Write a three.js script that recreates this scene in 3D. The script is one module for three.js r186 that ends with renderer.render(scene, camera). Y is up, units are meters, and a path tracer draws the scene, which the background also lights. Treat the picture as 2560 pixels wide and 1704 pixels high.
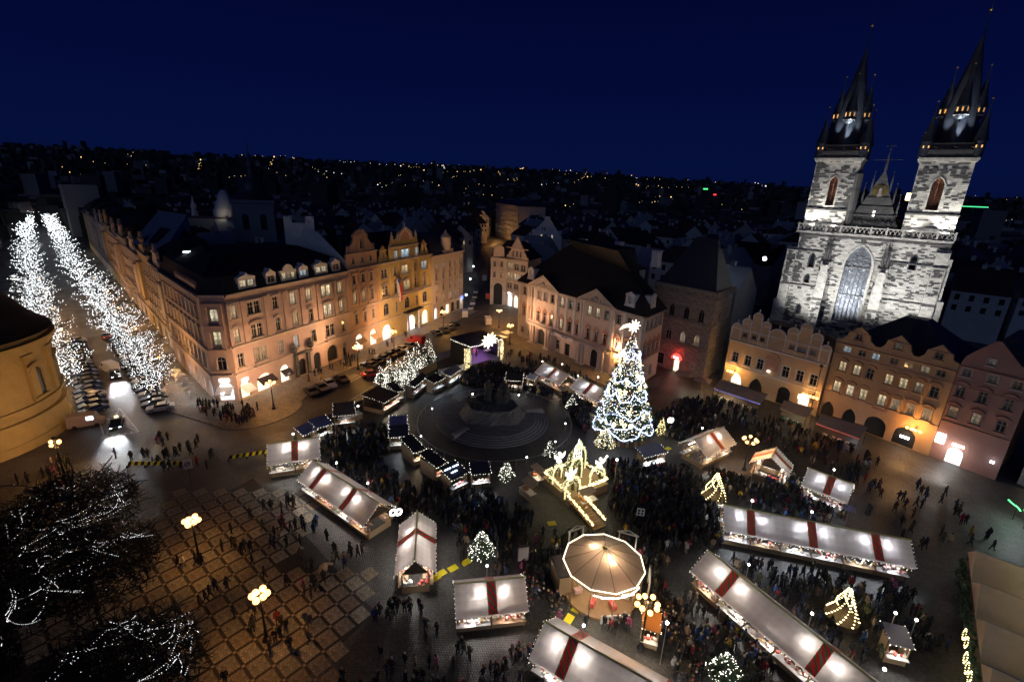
import * as THREE from 'three';
import { mergeGeometries, mergeVertices } from 'three/addons/utils/BufferGeometryUtils.js';
import { MarchingCubes } from 'three/addons/objects/MarchingCubes.js';
import { ImprovedNoise } from 'three/addons/math/ImprovedNoise.js';

const scene = new THREE.Scene();
const RAD = Math.PI / 180;
// ---------- camera: on the gallery of the town hall tower, 42 m up, wide lens, tilted down and slightly rolled
const camera = new THREE.PerspectiveCamera(70.76, 1024 / 681, 0.5, 14000);
camera.position.set(0, 42, 0);
camera.rotation.order = 'YXZ';
camera.rotation.set(-18.0 * RAD, 0, 2.115 * RAD);
scene.add(camera);
// ---------- sky: deep blue dusk, the same all round
{
  const W = 64, H = 64, d = new Float32Array(W * H * 4);
  const stops = [[-90, .0006, .0009, .006], [0, .0018, .0058, .044], [8, .0011, .0038, .038], [22, .0005, .0015, .024], [45, .0002, .0005, .0125], [90, .0002, .0003, .008]];
  for (let j = 0; j < H; j++) {
    const el = (j + .5) / H * 180 - 90; let k = 0; while (k < stops.length - 2 && el > stops[k + 1][0]) k++;
    const a = stops[k], b = stops[k + 1], t = Math.min(1, Math.max(0, (el - a[0]) / (b[0] - a[0])));
    for (let i = 0; i < W; i++) { const o = (j * W + i) * 4; for (let c = 0; c < 3; c++) d[o + c] = a[c + 1] + (b[c + 1] - a[c + 1]) * t; d[o + 3] = 1; }
  }
  const sky = new THREE.DataTexture(d, W, H, THREE.RGBAFormat, THREE.FloatType);
  sky.mapping = THREE.EquirectangularReflectionMapping; sky.magFilter = THREE.LinearFilter; sky.needsUpdate = true;
  scene.background = sky; scene.environment = sky; scene.environmentIntensity = 1;
}
// ---------- what is left of the daylight: a broad faint blue glow from the west, behind the tower
const dusk = new THREE.DirectionalLight(new THREE.Color().setRGB(.36, .52, 1), .16);
dusk.position.set(-60, 110, 240); dusk.target.position.set(0, 0, -80); dusk.shadow.radius = 60;
scene.add(dusk, dusk.target);
dusk.shadow.camera.left = -200; dusk.shadow.camera.right = 200; dusk.shadow.camera.top = 200; dusk.shadow.camera.bottom = -200; dusk.shadow.camera.far = 900;

const renderer = new THREE.WebGLRenderer({ antialias: true });
renderer.setSize(1024, 681);
renderer.toneMapping = THREE.LinearToneMapping;
renderer.toneMappingExposure = 1.0;
renderer.shadowMap.enabled = true;

// ---------- helpers
function mulberry(a) { return () => { a |= 0; a = a + 0x6D2B79F5 | 0; let t = Math.imul(a ^ a >>> 15, 1 | a); t = t + Math.imul(t ^ t >>> 7, 61 | t) ^ t; return ((t ^ t >>> 14) >>> 0) / 4294967296; }; }
const rnd = mulberry(20231);
const R = (a, b) => a + (b - a) * rnd();
const pick = (a) => a[Math.floor(rnd() * a.length)];
const C = (r, g, b) => new THREE.Color().setRGB(r, g, b);
const V3 = (x, y, z) => new THREE.Vector3(x, y, z);
const used = {};
function numbered(n) { const k = used[n] = (used[n] ?? -1) + 1; return k ? n + '_' + String(k).padStart(3, '0') : n; }
function tag(o, label, category, group, kind) { if (label) o.userData.label = label; if (category) o.userData.category = category; if (group) o.userData.group = group; if (kind) o.userData.kind = kind; return o; }
function thing(name, label, category, [x, y, z] = [0, 0, 0], turn = 0, group) { const o = new THREE.Group(); o.name = numbered(name); scene.add(o); o.position.set(x, y, z); o.rotation.y = turn; return tag(o, label, category, group); }
function flat(g) { let q = g.index ? g.toNonIndexed() : g; for (const k of Object.keys(q.attributes)) if (!['position', 'normal', 'uv'].includes(k)) q.deleteAttribute(k); if (!q.attributes.normal) q.computeVertexNormals(); if (!q.attributes.uv) q.setAttribute('uv', new THREE.BufferAttribute(new Float32Array(q.attributes.position.count * 2), 2)); return q; }
function mg(list) { return list.length === 1 ? list[0] : mergeGeometries(list.map(flat)); }
function add(name, geos, material, parent = scene) { const m = new THREE.Mesh(Array.isArray(geos) ? mg(geos) : geos, material); m.name = parent === scene ? numbered(name) : name; parent.add(m); return m; }
function stuff(m) { m.userData.kind = 'stuff'; return m; }
function struct(name, geos, material, parent = scene) { const m = add(name, geos, material, parent); if (parent === scene) m.userData.kind = 'structure'; return m; }
function dup(root, [x, y, z], turn, label, group, name) { const r = root.clone(); r.name = numbered(name || root.name.replace(/_\d{3}$/, '')); r.userData = { ...root.userData }; scene.add(r); r.position.set(x, y, z); r.rotation.y = turn; if (label) r.userData.label = label; if (group) r.userData.group = group; return r; }
const _m = new THREE.Matrix4(), _q = new THREE.Quaternion(), _e = new THREE.Euler();
function put(g, x = 0, y = 0, z = 0, ry = 0, rx = 0, rz = 0, s = 1) { _e.set(rx, ry, rz, 'YXZ'); return g.applyMatrix4(_m.compose(V3(x, y, z), _q.setFromEuler(_e), V3(s, s, s))); }
function box(w, h, d, x = 0, y = 0, z = 0, ry = 0, rx = 0, rz = 0) {
  const g = new THREE.BoxGeometry(w, h, d), u = g.attributes.uv, s = [[d, h], [d, h], [w, d], [w, d], [w, h], [w, h]];
  for (let f = 0; f < 6; f++) for (let k = 0; k < 4; k++) u.setXY(f * 4 + k, u.getX(f * 4 + k) * s[f][0], u.getY(f * 4 + k) * s[f][1]);
  return put(g, x, y, z, ry, rx, rz);
}
const bb = (x0, x1, y0, y1, z0, z1) => box(x1 - x0, y1 - y0, z1 - z0, (x0 + x1) / 2, (y0 + y1) / 2, (z0 + z1) / 2);
function cyl(r0, r1, h, x = 0, y = 0, z = 0, seg = 10, open = false) { return put(new THREE.CylinderGeometry(r1, r0, h, seg, 1, open), x, y + h / 2, z); }
function lathe(pts, seg = 12, x = 0, y = 0, z = 0) { return put(new THREE.LatheGeometry(pts.map(p => new THREE.Vector2(p[0], p[1])), seg), x, y, z); }
function ball(r, x, y, z, a = 8, b = 6) { return put(new THREE.SphereGeometry(r, a, b), x, y, z); }
function beam(a, b, r0, r1 = r0, seg = 5) {
  const A = V3(...a), B = V3(...b), d = B.clone().sub(A), L = d.length();
  const g = new THREE.CylinderGeometry(r1, r0, L, seg, 1);
  return g.applyMatrix4(_m.compose(A.add(B).multiplyScalar(.5), _q.setFromUnitVectors(V3(0, 1, 0), d.normalize()), V3(1, 1, 1)));
}
function tube(pts, r, n = 24, seg = 5, closed = false) { return new THREE.TubeGeometry(new THREE.CatmullRomCurve3(pts.map(p => p.isVector3 ? p : V3(...p)), closed), n, r, seg, closed); }
function shape(pts) { const s = new THREE.Shape(); pts.forEach((p, i) => i ? s.lineTo(p[0], p[1]) : s.moveTo(p[0], p[1])); s.closePath(); return s; }
function ext(s, d, z = 0, bevel = 0, seg = 6) { const g = new THREE.ExtrudeGeometry(s, { depth: d, bevelEnabled: bevel > 0, bevelSize: bevel, bevelThickness: bevel, bevelSegments: 1, curveSegments: seg }); g.translate(0, 0, z); return g; }
function quads(list) { // each quad [a,b,c,d] of xyz, uv in metres
  const p = [], uv = [];
  for (const [a, b, c, d] of list) {
    const A = V3(...a), U = V3(...b).sub(A), L = U.length() || 1; U.normalize(); const W = V3(...(d || c)).sub(A); const Wv = W.clone().addScaledVector(U, -W.dot(U)); Wv.normalize();
    const q = (t) => { const r = V3(...t).sub(A); return [r.dot(U), r.dot(Wv)]; };
    for (const t of d ? [a, b, c, a, c, d] : [a, b, c]) { p.push(...t); uv.push(...q(t)); }
  }
  const g = new THREE.BufferGeometry(); g.setAttribute('position', new THREE.Float32BufferAttribute(p, 3)); g.setAttribute('uv', new THREE.Float32BufferAttribute(uv, 2)); g.computeVertexNormals(); return g;
}
function inset(poly, d) { // convex polygon of [x,z]
  const n = poly.length; let cx = 0, cz = 0; for (const p of poly) { cx += p[0] / n; cz += p[1] / n; }
  const ln = poly.map((p, i) => { const q = poly[(i + 1) % n]; let nx = q[1] - p[1], nz = p[0] - q[0]; const L = Math.hypot(nx, nz); nx /= L; nz /= L; if (nx * (cx - p[0]) + nz * (cz - p[1]) < 0) { nx = -nx; nz = -nz; } return [nx, nz, nx * p[0] + nz * p[1] + d]; });
  return poly.map((p, i) => { const a = ln[(i + n - 1) % n], b = ln[i], D = a[0] * b[1] - a[1] * b[0]; return [(a[2] * b[1] - b[2] * a[1]) / D, (a[0] * b[2] - b[0] * a[2]) / D]; });
}
function loft(poly, levels) {
  const q = []; let prev = null, py = 0; const n = poly.length;
  for (const [d, y] of levels) { const P = d ? inset(poly, d) : poly; if (prev) for (let i = 0; i < n; i++) { const j = (i + 1) % n; q.push([[prev[i][0], py, prev[i][1]], [prev[j][0], py, prev[j][1]], [P[j][0], y, P[j][1]], [P[i][0], y, P[i][1]]]); } prev = P; py = y; }
  for (let i = 1; i < n - 1; i++) q.push([[prev[0][0], py, prev[0][1]], [prev[i][0], py, prev[i][1]], [prev[i + 1][0], py, prev[i + 1][1]]]);
  return quads(q);
}
// ---------- procedural textures
const noise = new ImprovedNoise();
function fbm(x, y, z, o = 4) { let s = 0, a = .5; for (let i = 0; i < o; i++) { s += a * noise.noise(x, y, z); x *= 2.03; y *= 2.03; a *= .5; } return s; }
function tex(n, f, srgb = false, metres = 1) {
  const d = new Uint8Array(n * n * 4);
  for (let j = 0; j < n; j++) for (let i = 0; i < n; i++) { const c = f(i / n, j / n), o = (j * n + i) * 4; const v = Array.isArray(c) ? c : [c, c, c]; for (let k = 0; k < 3; k++) d[o + k] = Math.max(0, Math.min(255, v[k] * 255)); d[o + 3] = 255; }
  const t = new THREE.DataTexture(d, n, n); t.wrapS = t.wrapT = THREE.RepeatWrapping; t.magFilter = THREE.LinearFilter; t.repeat.set(1 / metres, 1 / metres); t.needsUpdate = true; if (srgb) t.colorSpace = THREE.SRGBColorSpace; return t;
}
const wrapN = (u, v, f, s, o = 4) => { // tileable
  const a = fbm(u * f, v * f, s, o), b = fbm((u - 1) * f, v * f, s, o), c = fbm(u * f, (v - 1) * f, s, o), d = fbm((u - 1) * f, (v - 1) * f, s, o);
  return (a * (1 - u) + b * u) * (1 - v) + (c * (1 - u) + d * u) * v;
};
const tPlaster = tex(256, (u, v) => .86 + .32 * wrapN(u, v, 5, 1.3) + .1 * wrapN(u, v, 24, 4.1, 2), false, 7);
const tStone = tex(256, (u, v) => { const r = Math.floor(v * 12), o = (r % 2) * .5, c = (u * 5 + o) % 1, e = Math.min(c * .2, (1 - c) * .2, ((v * 12) % 1) * .083, (1 - (v * 12) % 1) * .083); const h = Math.abs(Math.sin((r * 7.1 + Math.floor(u * 5 + o) % 5 * 3.7) * 12.9898) * 43758.5) % 1; return (.62 + .38 * h + .25 * wrapN(u, v, 9, 2.2)) * (e < .006 ? .6 : 1); }, false, 4.4);
const tRust = tex(128, (u, v) => ((v * 6) % 1 < .09 ? .55 : .92) + .15 * wrapN(u, v, 8, 9.2), false, 3);
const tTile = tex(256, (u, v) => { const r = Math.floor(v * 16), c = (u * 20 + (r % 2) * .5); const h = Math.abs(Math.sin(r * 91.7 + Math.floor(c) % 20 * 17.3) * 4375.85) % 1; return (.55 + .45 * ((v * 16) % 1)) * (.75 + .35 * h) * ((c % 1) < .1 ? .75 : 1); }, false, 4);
const cob = (n) => { const N = n; const P = []; for (let j = 0; j < N; j++) for (let i = 0; i < N; i++) P.push([(i + .5 + (rnd() - .5) * .5 + (j % 2) * .5), j + .5 + (rnd() - .5) * .35, rnd()]); return (u, v) => { const x = u * N, y = v * N; let b1 = 9, b2 = 9, id = 0; const ci = Math.floor(x), cj = Math.floor(y); for (let dj = -1; dj <= 1; dj++) for (let di = -2; di <= 1; di++) { const ii = ci + di, jj = cj + dj, p = P[((jj % N + N) % N) * N + ((ii % N + N) % N)]; const px = p[0] - ((ii % N + N) % N) + ii, py = p[1] - ((jj % N + N) % N) + jj; const q = Math.hypot(px - x, py - y); if (q < b1) { b2 = b1; b1 = q; id = p[2]; } else if (q < b2) b2 = q; } return [b2 - b1, id]; }; };
const cobF = cob(20);
const cobMap = []; const tCob = tex(512, (u, v) => { const [e, id] = cobF(u, v); return (.5 + .5 * id) * Math.min(1, .35 + e * 2.6) * (1 + .6 * wrapN(u, v, 4, 5.5)); }, false, 5);
const tCobBump = tex(512, (u, v) => Math.min(1, cobF(u, v)[0] * 3), false, 5);
const tDirt = tex(512, (u, v) => .8 + .75 * wrapN(u, v, 6, 7.7, 5), false, 60);
const tWet = tex(512, (u, v) => .5 + .55 * wrapN(u, v, 5, 6.1, 5) + .12 * wrapN(u, v, 40, 2.7, 2), false, 37);
const tCloth = tex(256, (u, v) => .9 + .3 * wrapN(u, v, 4, 3.3), false, 4);
const tBand = tex(64, (u, v) => { const s = (u + v * 1.0) * 2 % 1; return s < .4 ? [.36, .5, .38] : [.92, .24, .2]; }, true, 1.15);
const tWood = tex(128, (u, v) => .72 + .5 * wrapN(u * 1, v, 3, 8.8) * Math.sin(v * 40 + 6 * wrapN(u, v, 3, 1.1)), false, 1.2);
// light seen through windows: curtains, furniture, a lamp
const winTex = [0, 1, 2].map((k) => tex(64, (u, v) => { const cur = Math.abs(u - .5) > .3 + .1 * Math.sin(v * 3 + k) ? .62 + .2 * Math.sin(u * 70) : 1; const lamp = Math.exp(-((u - .45 - .1 * k) ** 2 + (v - .78) ** 2) * 26); const furn = v < .3 + .12 * Math.sin(u * 9 + k * 2) ? .42 : 1; return (.5 + .55 * lamp) * cur * furn * (.9 + .3 * wrapN(u, v, 5, k)); }, false, 1));
for (const t of winTex) t.repeat.set(.45, .36);
// ---------- materials
const std = (o) => new THREE.MeshStandardMaterial({ roughness: .85, ...o });
const plaster = (r, g, b) => std({ color: C(r, g, b), map: tPlaster, bumpMap: tPlaster, bumpScale: .02 });
const M = {
  pink: plaster(.44, .32, .27), rust: std({ color: C(.46, .34, .25), map: tRust, bumpMap: tRust, bumpScale: .04 }), orange: plaster(.46, .29, .19), yellow: plaster(.5, .37, .13), grey: plaster(.38, .33, .29), cream: plaster(.52, .42, .32), trim: plaster(.46, .38, .33), ktrim: plaster(.4, .22, .16), kwall: plaster(.52, .42, .37), white: plaster(.62, .6, .58), school: plaster(.5, .34, .2), uni: plaster(.48, .3, .17), maroon: plaster(.32, .17, .15), church: plaster(.5, .36, .13),
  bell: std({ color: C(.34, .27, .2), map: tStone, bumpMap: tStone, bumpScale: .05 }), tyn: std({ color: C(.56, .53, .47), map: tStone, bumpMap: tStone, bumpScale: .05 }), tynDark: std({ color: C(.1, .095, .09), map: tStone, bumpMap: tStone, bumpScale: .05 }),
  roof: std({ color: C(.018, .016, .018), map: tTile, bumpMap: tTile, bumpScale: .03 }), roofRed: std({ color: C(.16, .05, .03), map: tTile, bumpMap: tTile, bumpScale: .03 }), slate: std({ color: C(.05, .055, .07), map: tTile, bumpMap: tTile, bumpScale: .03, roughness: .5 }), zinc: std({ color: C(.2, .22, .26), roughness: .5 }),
  frame: std({ color: C(.34, .3, .25), roughness: .5 }), frameDark: std({ color: C(.08, .05, .04), roughness: .5 }), glass: std({ color: C(.012, .014, .02), roughness: .08, metalness: 0 }),
  cob: std({ color: C(.085, .08, .078), map: tCob, bumpMap: tCobBump, bumpScale: .03, roughness: 1, roughnessMap: tWet }), asphalt: std({ color: C(.07, .062, .057), map: tCob, bumpMap: tCobBump, bumpScale: .02, roughness: 1, roughnessMap: tWet }), slab: std({ color: C(.3, .23, .165), map: tCob, bumpMap: tCobBump, bumpScale: .02, roughness: .75 }), slabDark: std({ color: C(.26, .22, .18), map: tCob, roughness: .75 }), strip: std({ color: C(.035, .028, .022), map: tCob, roughness: .7 }), kerb: std({ color: C(.22, .2, .18), roughness: .8 }), paint: std({ color: C(.55, .53, .5), map: tDirt }), yellowPaint: std({ color: C(.85, .7, .02), roughness: .6 }),
  iron: std({ color: C(.03, .03, .032), roughness: .45, metalness: .6 }), steel: std({ color: C(.4, .41, .43), roughness: .35, metalness: .8 }), gold: std({ color: C(.8, .5, .12), roughness: .3, metalness: .9 }),
  cloth: new THREE.MeshPhysicalMaterial({ color: C(.72, .65, .63), map: tCloth, roughness: 1, transmission: .42, thickness: 0, side: THREE.DoubleSide }), clothBrown: new THREE.MeshPhysicalMaterial({ color: C(.34, .24, .19), map: tCloth, roughness: 1, transmission: .42, thickness: 0, side: THREE.DoubleSide }), clothTan: std({ color: C(.5, .36, .25), map: tCloth, side: THREE.DoubleSide }), clothWhite: std({ color: C(.68, .66, .64), map: tCloth, side: THREE.DoubleSide }), clothNavy: std({ color: C(.02, .024, .06), map: tCloth }), clothDark: std({ color: C(.03, .022, .03), map: tCloth }), band: new THREE.MeshPhysicalMaterial({ map: tBand, roughness: 1, transmission: .35, thickness: 0, side: THREE.DoubleSide }),
  wood: std({ color: C(.34, .2, .1), map: tWood, roughness: .7 }), woodPale: std({ color: C(.52, .36, .2), map: tWood, roughness: .7 }), woodDark: std({ color: C(.1, .065, .04), map: tWood, roughness: .8 }),
  garland: std({ color: C(.05, .09, .03), roughness: .9 }), needle: std({ color: C(.03, .065, .03), roughness: .8, side: THREE.DoubleSide }), bark: std({ color: C(.03, .025, .02), roughness: .95 }), bronze: std({ color: C(.05, .055, .05), roughness: .6, metalness: .4 }), rock: std({ color: C(.22, .2, .18), map: tStone, bumpMap: tPlaster, bumpScale: .2 }), black: std({ color: C(.012, .012, .013), roughness: .9 }),
};
const glow = (r, g, b, k) => new THREE.MeshStandardMaterial({ color: C(.1, .1, .1), emissive: C(r, g, b), emissiveIntensity: k, roughness: .6 });
const L = {
  bulb: glow(1, .95, .82, 6), street: glow(.92, .97, 1, 5), dim: glow(.95, .97, 1, 1.6), bulbYellow: glow(1, .8, .36, 6), bulbBlue: glow(.55, .68, 1, 7), bulbWarm: glow(1, .62, .25, 7), globe: glow(1, .5, .15, 5), white: glow(1, .96, .9, 10), cool: glow(.72, .86, 1, 8), garlandBlue: glow(.45, .58, 1, 4.5), rim: glow(1, .88, .58, 4), red: glow(1, .05, .04, 3), redDim: glow(1, .04, .05, 1.6), green: glow(.05, 1, .2, 2.5), blue: glow(.1, .18, 1, 3), shop: glow(1, .88, .66, 1.5), shopCool: glow(.85, .95, 1, 1.7), city: glow(1, .62, .22, 2.2), cityWhite: glow(.9, .93, 1, 2), tail: glow(1, .03, .02, 3),
};
const winLit = (r, g, b, k, i) => new THREE.MeshStandardMaterial({ color: C(.05, .05, .05), emissive: C(r, g, b), emissiveMap: winTex[i], emissiveIntensity: k, roughness: .1 });
const lit = { 1: [winLit(1, .84, .52, 1.7, 0), winLit(1, .8, .46, 1.4, 1), winLit(1, .88, .6, 1.9, 2)], 2: [winLit(.62, .86, 1, 1.3, 1), winLit(.7, .9, 1, 1.5, 2)], 3: [winLit(1, .7, .4, .5, 0), winLit(1, .8, .55, .6, 2)] };
function lamp(x, y, z, color, I, r = .15) { const l = new THREE.PointLight(color, I, 0, 2); l.position.set(x, y, z); l.castShadow = true; l.shadow.radius = r / .02; l.name = 'lamp_glow'; scene.add(l); return l; }
function spotAt(p, t, I, ang, col, r = .15) { const s = new THREE.SpotLight(col, I, 0, ang * RAD, .7, 2); s.position.copy(p); s.target.position.copy(t); s.castShadow = true; s.shadow.radius = r / .02; s.name = 'lamp_beam'; scene.add(s, s.target); return s; }
const SOD = C(1, .48, .13), WARM = C(1, .82, .58), WHITE = C(1, .95, .86), COOL = C(.85, .92, 1);
// ---------- buildings: walls with real openings, windows set into them
function outline(type, w, h, P = THREE.Shape, x = 0, y = 0) {
  const s = new P(); s.moveTo(x - w / 2, y); s.lineTo(x + w / 2, y);
  if (type === 'a') { const r = w / 2; s.lineTo(x + r, y + h - r); for (let i = 1; i <= 8; i++) s.lineTo(x + r * Math.cos(i * Math.PI / 8), y + h - r + r * Math.sin(i * Math.PI / 8)); }
  else if (type === 's') { s.lineTo(x + w / 2, y + h * .82); for (let i = 1; i <= 6; i++) s.lineTo(x + w / 2 * Math.cos(i * Math.PI / 6), y + h * .82 + h * .18 * Math.sin(i * Math.PI / 6)); }
  else if (type === 'p') { const k = h - w * .86; s.lineTo(x + w / 2, y + k); for (let i = 1; i <= 5; i++) { const a = i * Math.PI / 15; s.lineTo(x - w / 2 + w * Math.cos(a), y + k + w * Math.sin(a)); } for (let i = 4; i >= 0; i--) { const a = i * Math.PI / 15; s.lineTo(x + w / 2 - w * Math.cos(a), y + k + w * Math.sin(a)); } }
  else { s.lineTo(x + w / 2, y + h); s.lineTo(x - w / 2, y + h); }
  s.closePath(); return s;
}
const wcache = {};
function wgeo(type, w, h, n, trim) {
  const key = [type, w.toFixed(2), h.toFixed(2), n, trim].join();
  if (wcache[key]) return wcache[key];
  const fr = outline(type, w, h); fr.holes.push(outline(type, w - .16, h - .16, THREE.Path, 0, .08));
  const F = [ext(fr, .1, -.24)];
  const ht = type === 'r' ? h : type === 'a' ? h - w / 2 : h * .8, tr = ht * (type === 'r' ? .66 : .98);
  F.push(bb(-w / 2 + .06, w / 2 - .06, tr - .05, tr + .05, -.235, -.15));
  if (n === 1) F.push(bb(-.045, .045, .06, h - .07, -.23, -.155));
  else { for (let i = 1; i < n; i++) { const x = -w / 2 + w * i / n; F.push(bb(x - .16, x + .16, .05, h - .05, -.3, -.02)); } for (let i = 0; i < n; i++) { const x = -w / 2 + w * (i + .5) / n; F.push(bb(x - .035, x + .035, .06, h - .07, -.23, -.155)); } }
  const pane = new THREE.ShapeGeometry(outline(type, w - .1, h - .1, THREE.Shape, 0, .05)); pane.translate(0, 0, -.205);
  const T = [];
  if (trim !== 'none') {
    T.push(bb(-w / 2 - .24, w / 2 + .24, -.24, 0, -.08, .34));
    if (type === 'r') T.push(bb(-w / 2 - .2, -w / 2, 0, h + .2, -.05, .12), bb(w / 2, w / 2 + .2, 0, h + .2, -.05, .12), bb(-w / 2, w / 2, h, h + .2, -.05, .12));
    else { const o = outline(type, w + .4, h + .2); o.holes.push(outline(type, w, h, THREE.Path)); T.push(ext(o, .12, -.05)); }
    const W = w / 2 + .38;
    if (trim === 'hood') T.push(bb(-W, W, h + .42, h + .62, -.05, .5), bb(-W + .15, W - .15, h + .2, h + .42, -.05, .2));
    if (trim === 'ped') { const s = shape([[-W, h + .4], [W, h + .4], [W, h + .52], [0, h + 1.05], [-W, h + .52]]); T.push(ext(s, .5, -.05), bb(-.3, .3, h + .2, h + .4, -.05, .2)); }
    if (trim === 'arc') { const p = [[-W, h + .35]]; for (let i = 0; i <= 8; i++) p.push([W - i * W / 4, h + .5 + .42 * Math.sin(i * Math.PI / 8)]); const q = []; for (let i = 0; i <= 8; i++) q.push([-W + i * W / 4, h + .34 + .42 * Math.sin(i * Math.PI / 8)]); T.push(ext(shape([...q, ...p.slice(1)]), .5, -.05)); }
    if (trim === 'baro') { const p = []; for (let i = 0; i <= 12; i++) { const t = -1 + i / 6; p.push([t * W, h + .45 + .75 * Math.max(0, Math.cos(t * 1.7)) ** 1.5 + .18 * Math.cos(t * 9)]); } T.push(ext(shape([[-W, h + .15], [W, h + .15], ...p.reverse()]), .18, -.05), bb(-W, -W + .25, h - .5, h + .25, -.05, .14), bb(W - .25, W, h - .5, h + .25, -.05, .14)); }
  }
  return wcache[key] = { frame: mg(F), pane, trim: T.length ? mg(T) : null };
}
// a wall from P0 to P1 (seen from outside, left to right) belonging to root; rows of openings are cut through it
function facade(root, P0, P1, H, mat, rows, o = {}) {
  const dx = P1[0] - P0[0], dz = P1[1] - P0[1], Lw = Math.hypot(dx, dz), turn = Math.atan2(-dz, dx), y0 = o.y0 || 0, t = .45;
  const holder = { at(m, u, v, w = 0) { m.position.set(P0[0] - root.position.x + dx / Lw * u + Math.sin(turn) * w, v, P0[1] - root.position.z + dz / Lw * u + Math.cos(turn) * w); m.rotation.y = turn; return m; }, L: Lw, turn,
    world(u, v, w) { return [P0[0] + dx / Lw * u + Math.sin(turn) * w, v, P0[1] + dz / Lw * u + Math.cos(turn) * w]; },
    part(name, geos, m, u = 0, v = 0, w = 0) { return holder.at(add(name, geos, m, root), u, v, w); } };
  const s = shape(o.top ? [[0, y0], [Lw, y0], ...o.top] : [[0, y0], [Lw, y0], [Lw, H], [0, H]]);
  const wins = [];
  for (const r of rows) {
    const us = r.u || Array.from({ length: r.n }, (_, i) => r.from + i * r.step);
    us.forEach((u, i) => { const k = (r.lit || '')[i] || '0', n = r.split ? (r.split[i] === '2' ? 2 : 1) : 1, w = r.split && r.split[i] === '2' ? r.w * 2.1 : r.w; s.holes.push(outline(r.type || 'r', w, r.h, THREE.Path, u, r.y)); wins.push([u, r, k, n, w]); });
  }
  holder.part('wall', ext(s, t, -t), mat);
  for (const [u, r, k, n, w] of wins) {
    const g = wgeo(r.type || 'r', w, r.h, n, r.trim || 'flat');
    if (r.open) { const m = holder.part(r.name || 'doorway', new THREE.ShapeGeometry(outline(r.type || 'r', w, r.h)), k === '0' ? M.black : k === '2' ? L.shopCool : L.shop, u, r.y, -.42); if (g.trim) add('surround', g.trim, r.tm || M.trim, m); continue; }
    const f = holder.part('window', g.frame, r.dark ? M.frameDark : M.frame, u, r.y);
    add('pane', g.pane, k === '0' ? M.glass : pick(lit[k]), f); if (g.trim) add('surround', g.trim, r.tm || o.trim || M.trim, f);
  }
  if (o.bands) for (const [y, h, p, m] of o.bands) holder.part('cornice', [bb(0, Lw, 0, h * .5, -.1, p * .55), bb(-.001, Lw + .001, h * .5 + .002, h, -.1, p)], m || M.trim, 0, y);
  if (o.pil) for (const u of o.pil.u) holder.part('pilaster', [bb(-o.pil.w / 2, o.pil.w / 2, 0, o.pil.h - .5, 0.004, .24), bb(-o.pil.w / 2 - .12, o.pil.w / 2 + .12, o.pil.h - .5, o.pil.h, 0.004, .42)], o.pil.m || M.trim, u, o.pil.y);
  return holder;
}
function building(name, label, category, P, poly, H, mat, roofMat, levels, group) {
  const b = thing(name, label, category, [P[0], 0, P[1]], 0, group), rel = poly.map(p => [p[0] - P[0], p[1] - P[1]]);
  add('rear_wall', loft(inset(rel, .46), [[0, 0], [0, H - .05]]), mat, b);
  if (levels) add('roof', loft(inset(rel, -.35), levels), roofMat, b);
  return b;
}
function awning(f, u, y, w, d, m, name = 'awning') { return f.part(name, [put(box(w, .05, Math.hypot(d, .9), 0, 0, 0), 0, -.45, d / 2 + .02, 0, Math.atan2(.9, d)), bb(-w / 2, w / 2, -1.15, -.9, d, d + .03)], m, u, y); }
function dormer(f, u, y, w, h, n, k, top, m = M.white) {
  const s = outline('r', w, h); s.holes.push(outline('r', w - .7, h - .85, THREE.Path, 0, .35)); const G = [ext(s, .3, -.3), bb(-w / 2 + .02, w / 2 - .02, .02, h - .02, -2.6, -.5)];
  if (top === 'round') { const q = new THREE.Shape(); q.absarc(0, 0, w * .32, 0, Math.PI); G.push(put(ext(q, .3, -.3), 0, h, 0)); } else G.push(ext(shape([[-w / 2 - .15, h], [w / 2 + .15, h], [.35, h + .5], [0, h + .95], [-.35, h + .5]]), 1.6, -1.6));
  const dm = f.part('dormer', G, m, u, y, -.05); const g = wgeo('r', w - .7, h - .85, n, 'none'); const wf = add('window', g.frame, M.frame, dm); wf.position.y = .35;
  const pn = add('pane', g.pane, k === '0' ? M.glass : pick(lit[k]), dm); pn.position.y = .35; return dm;
}
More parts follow.
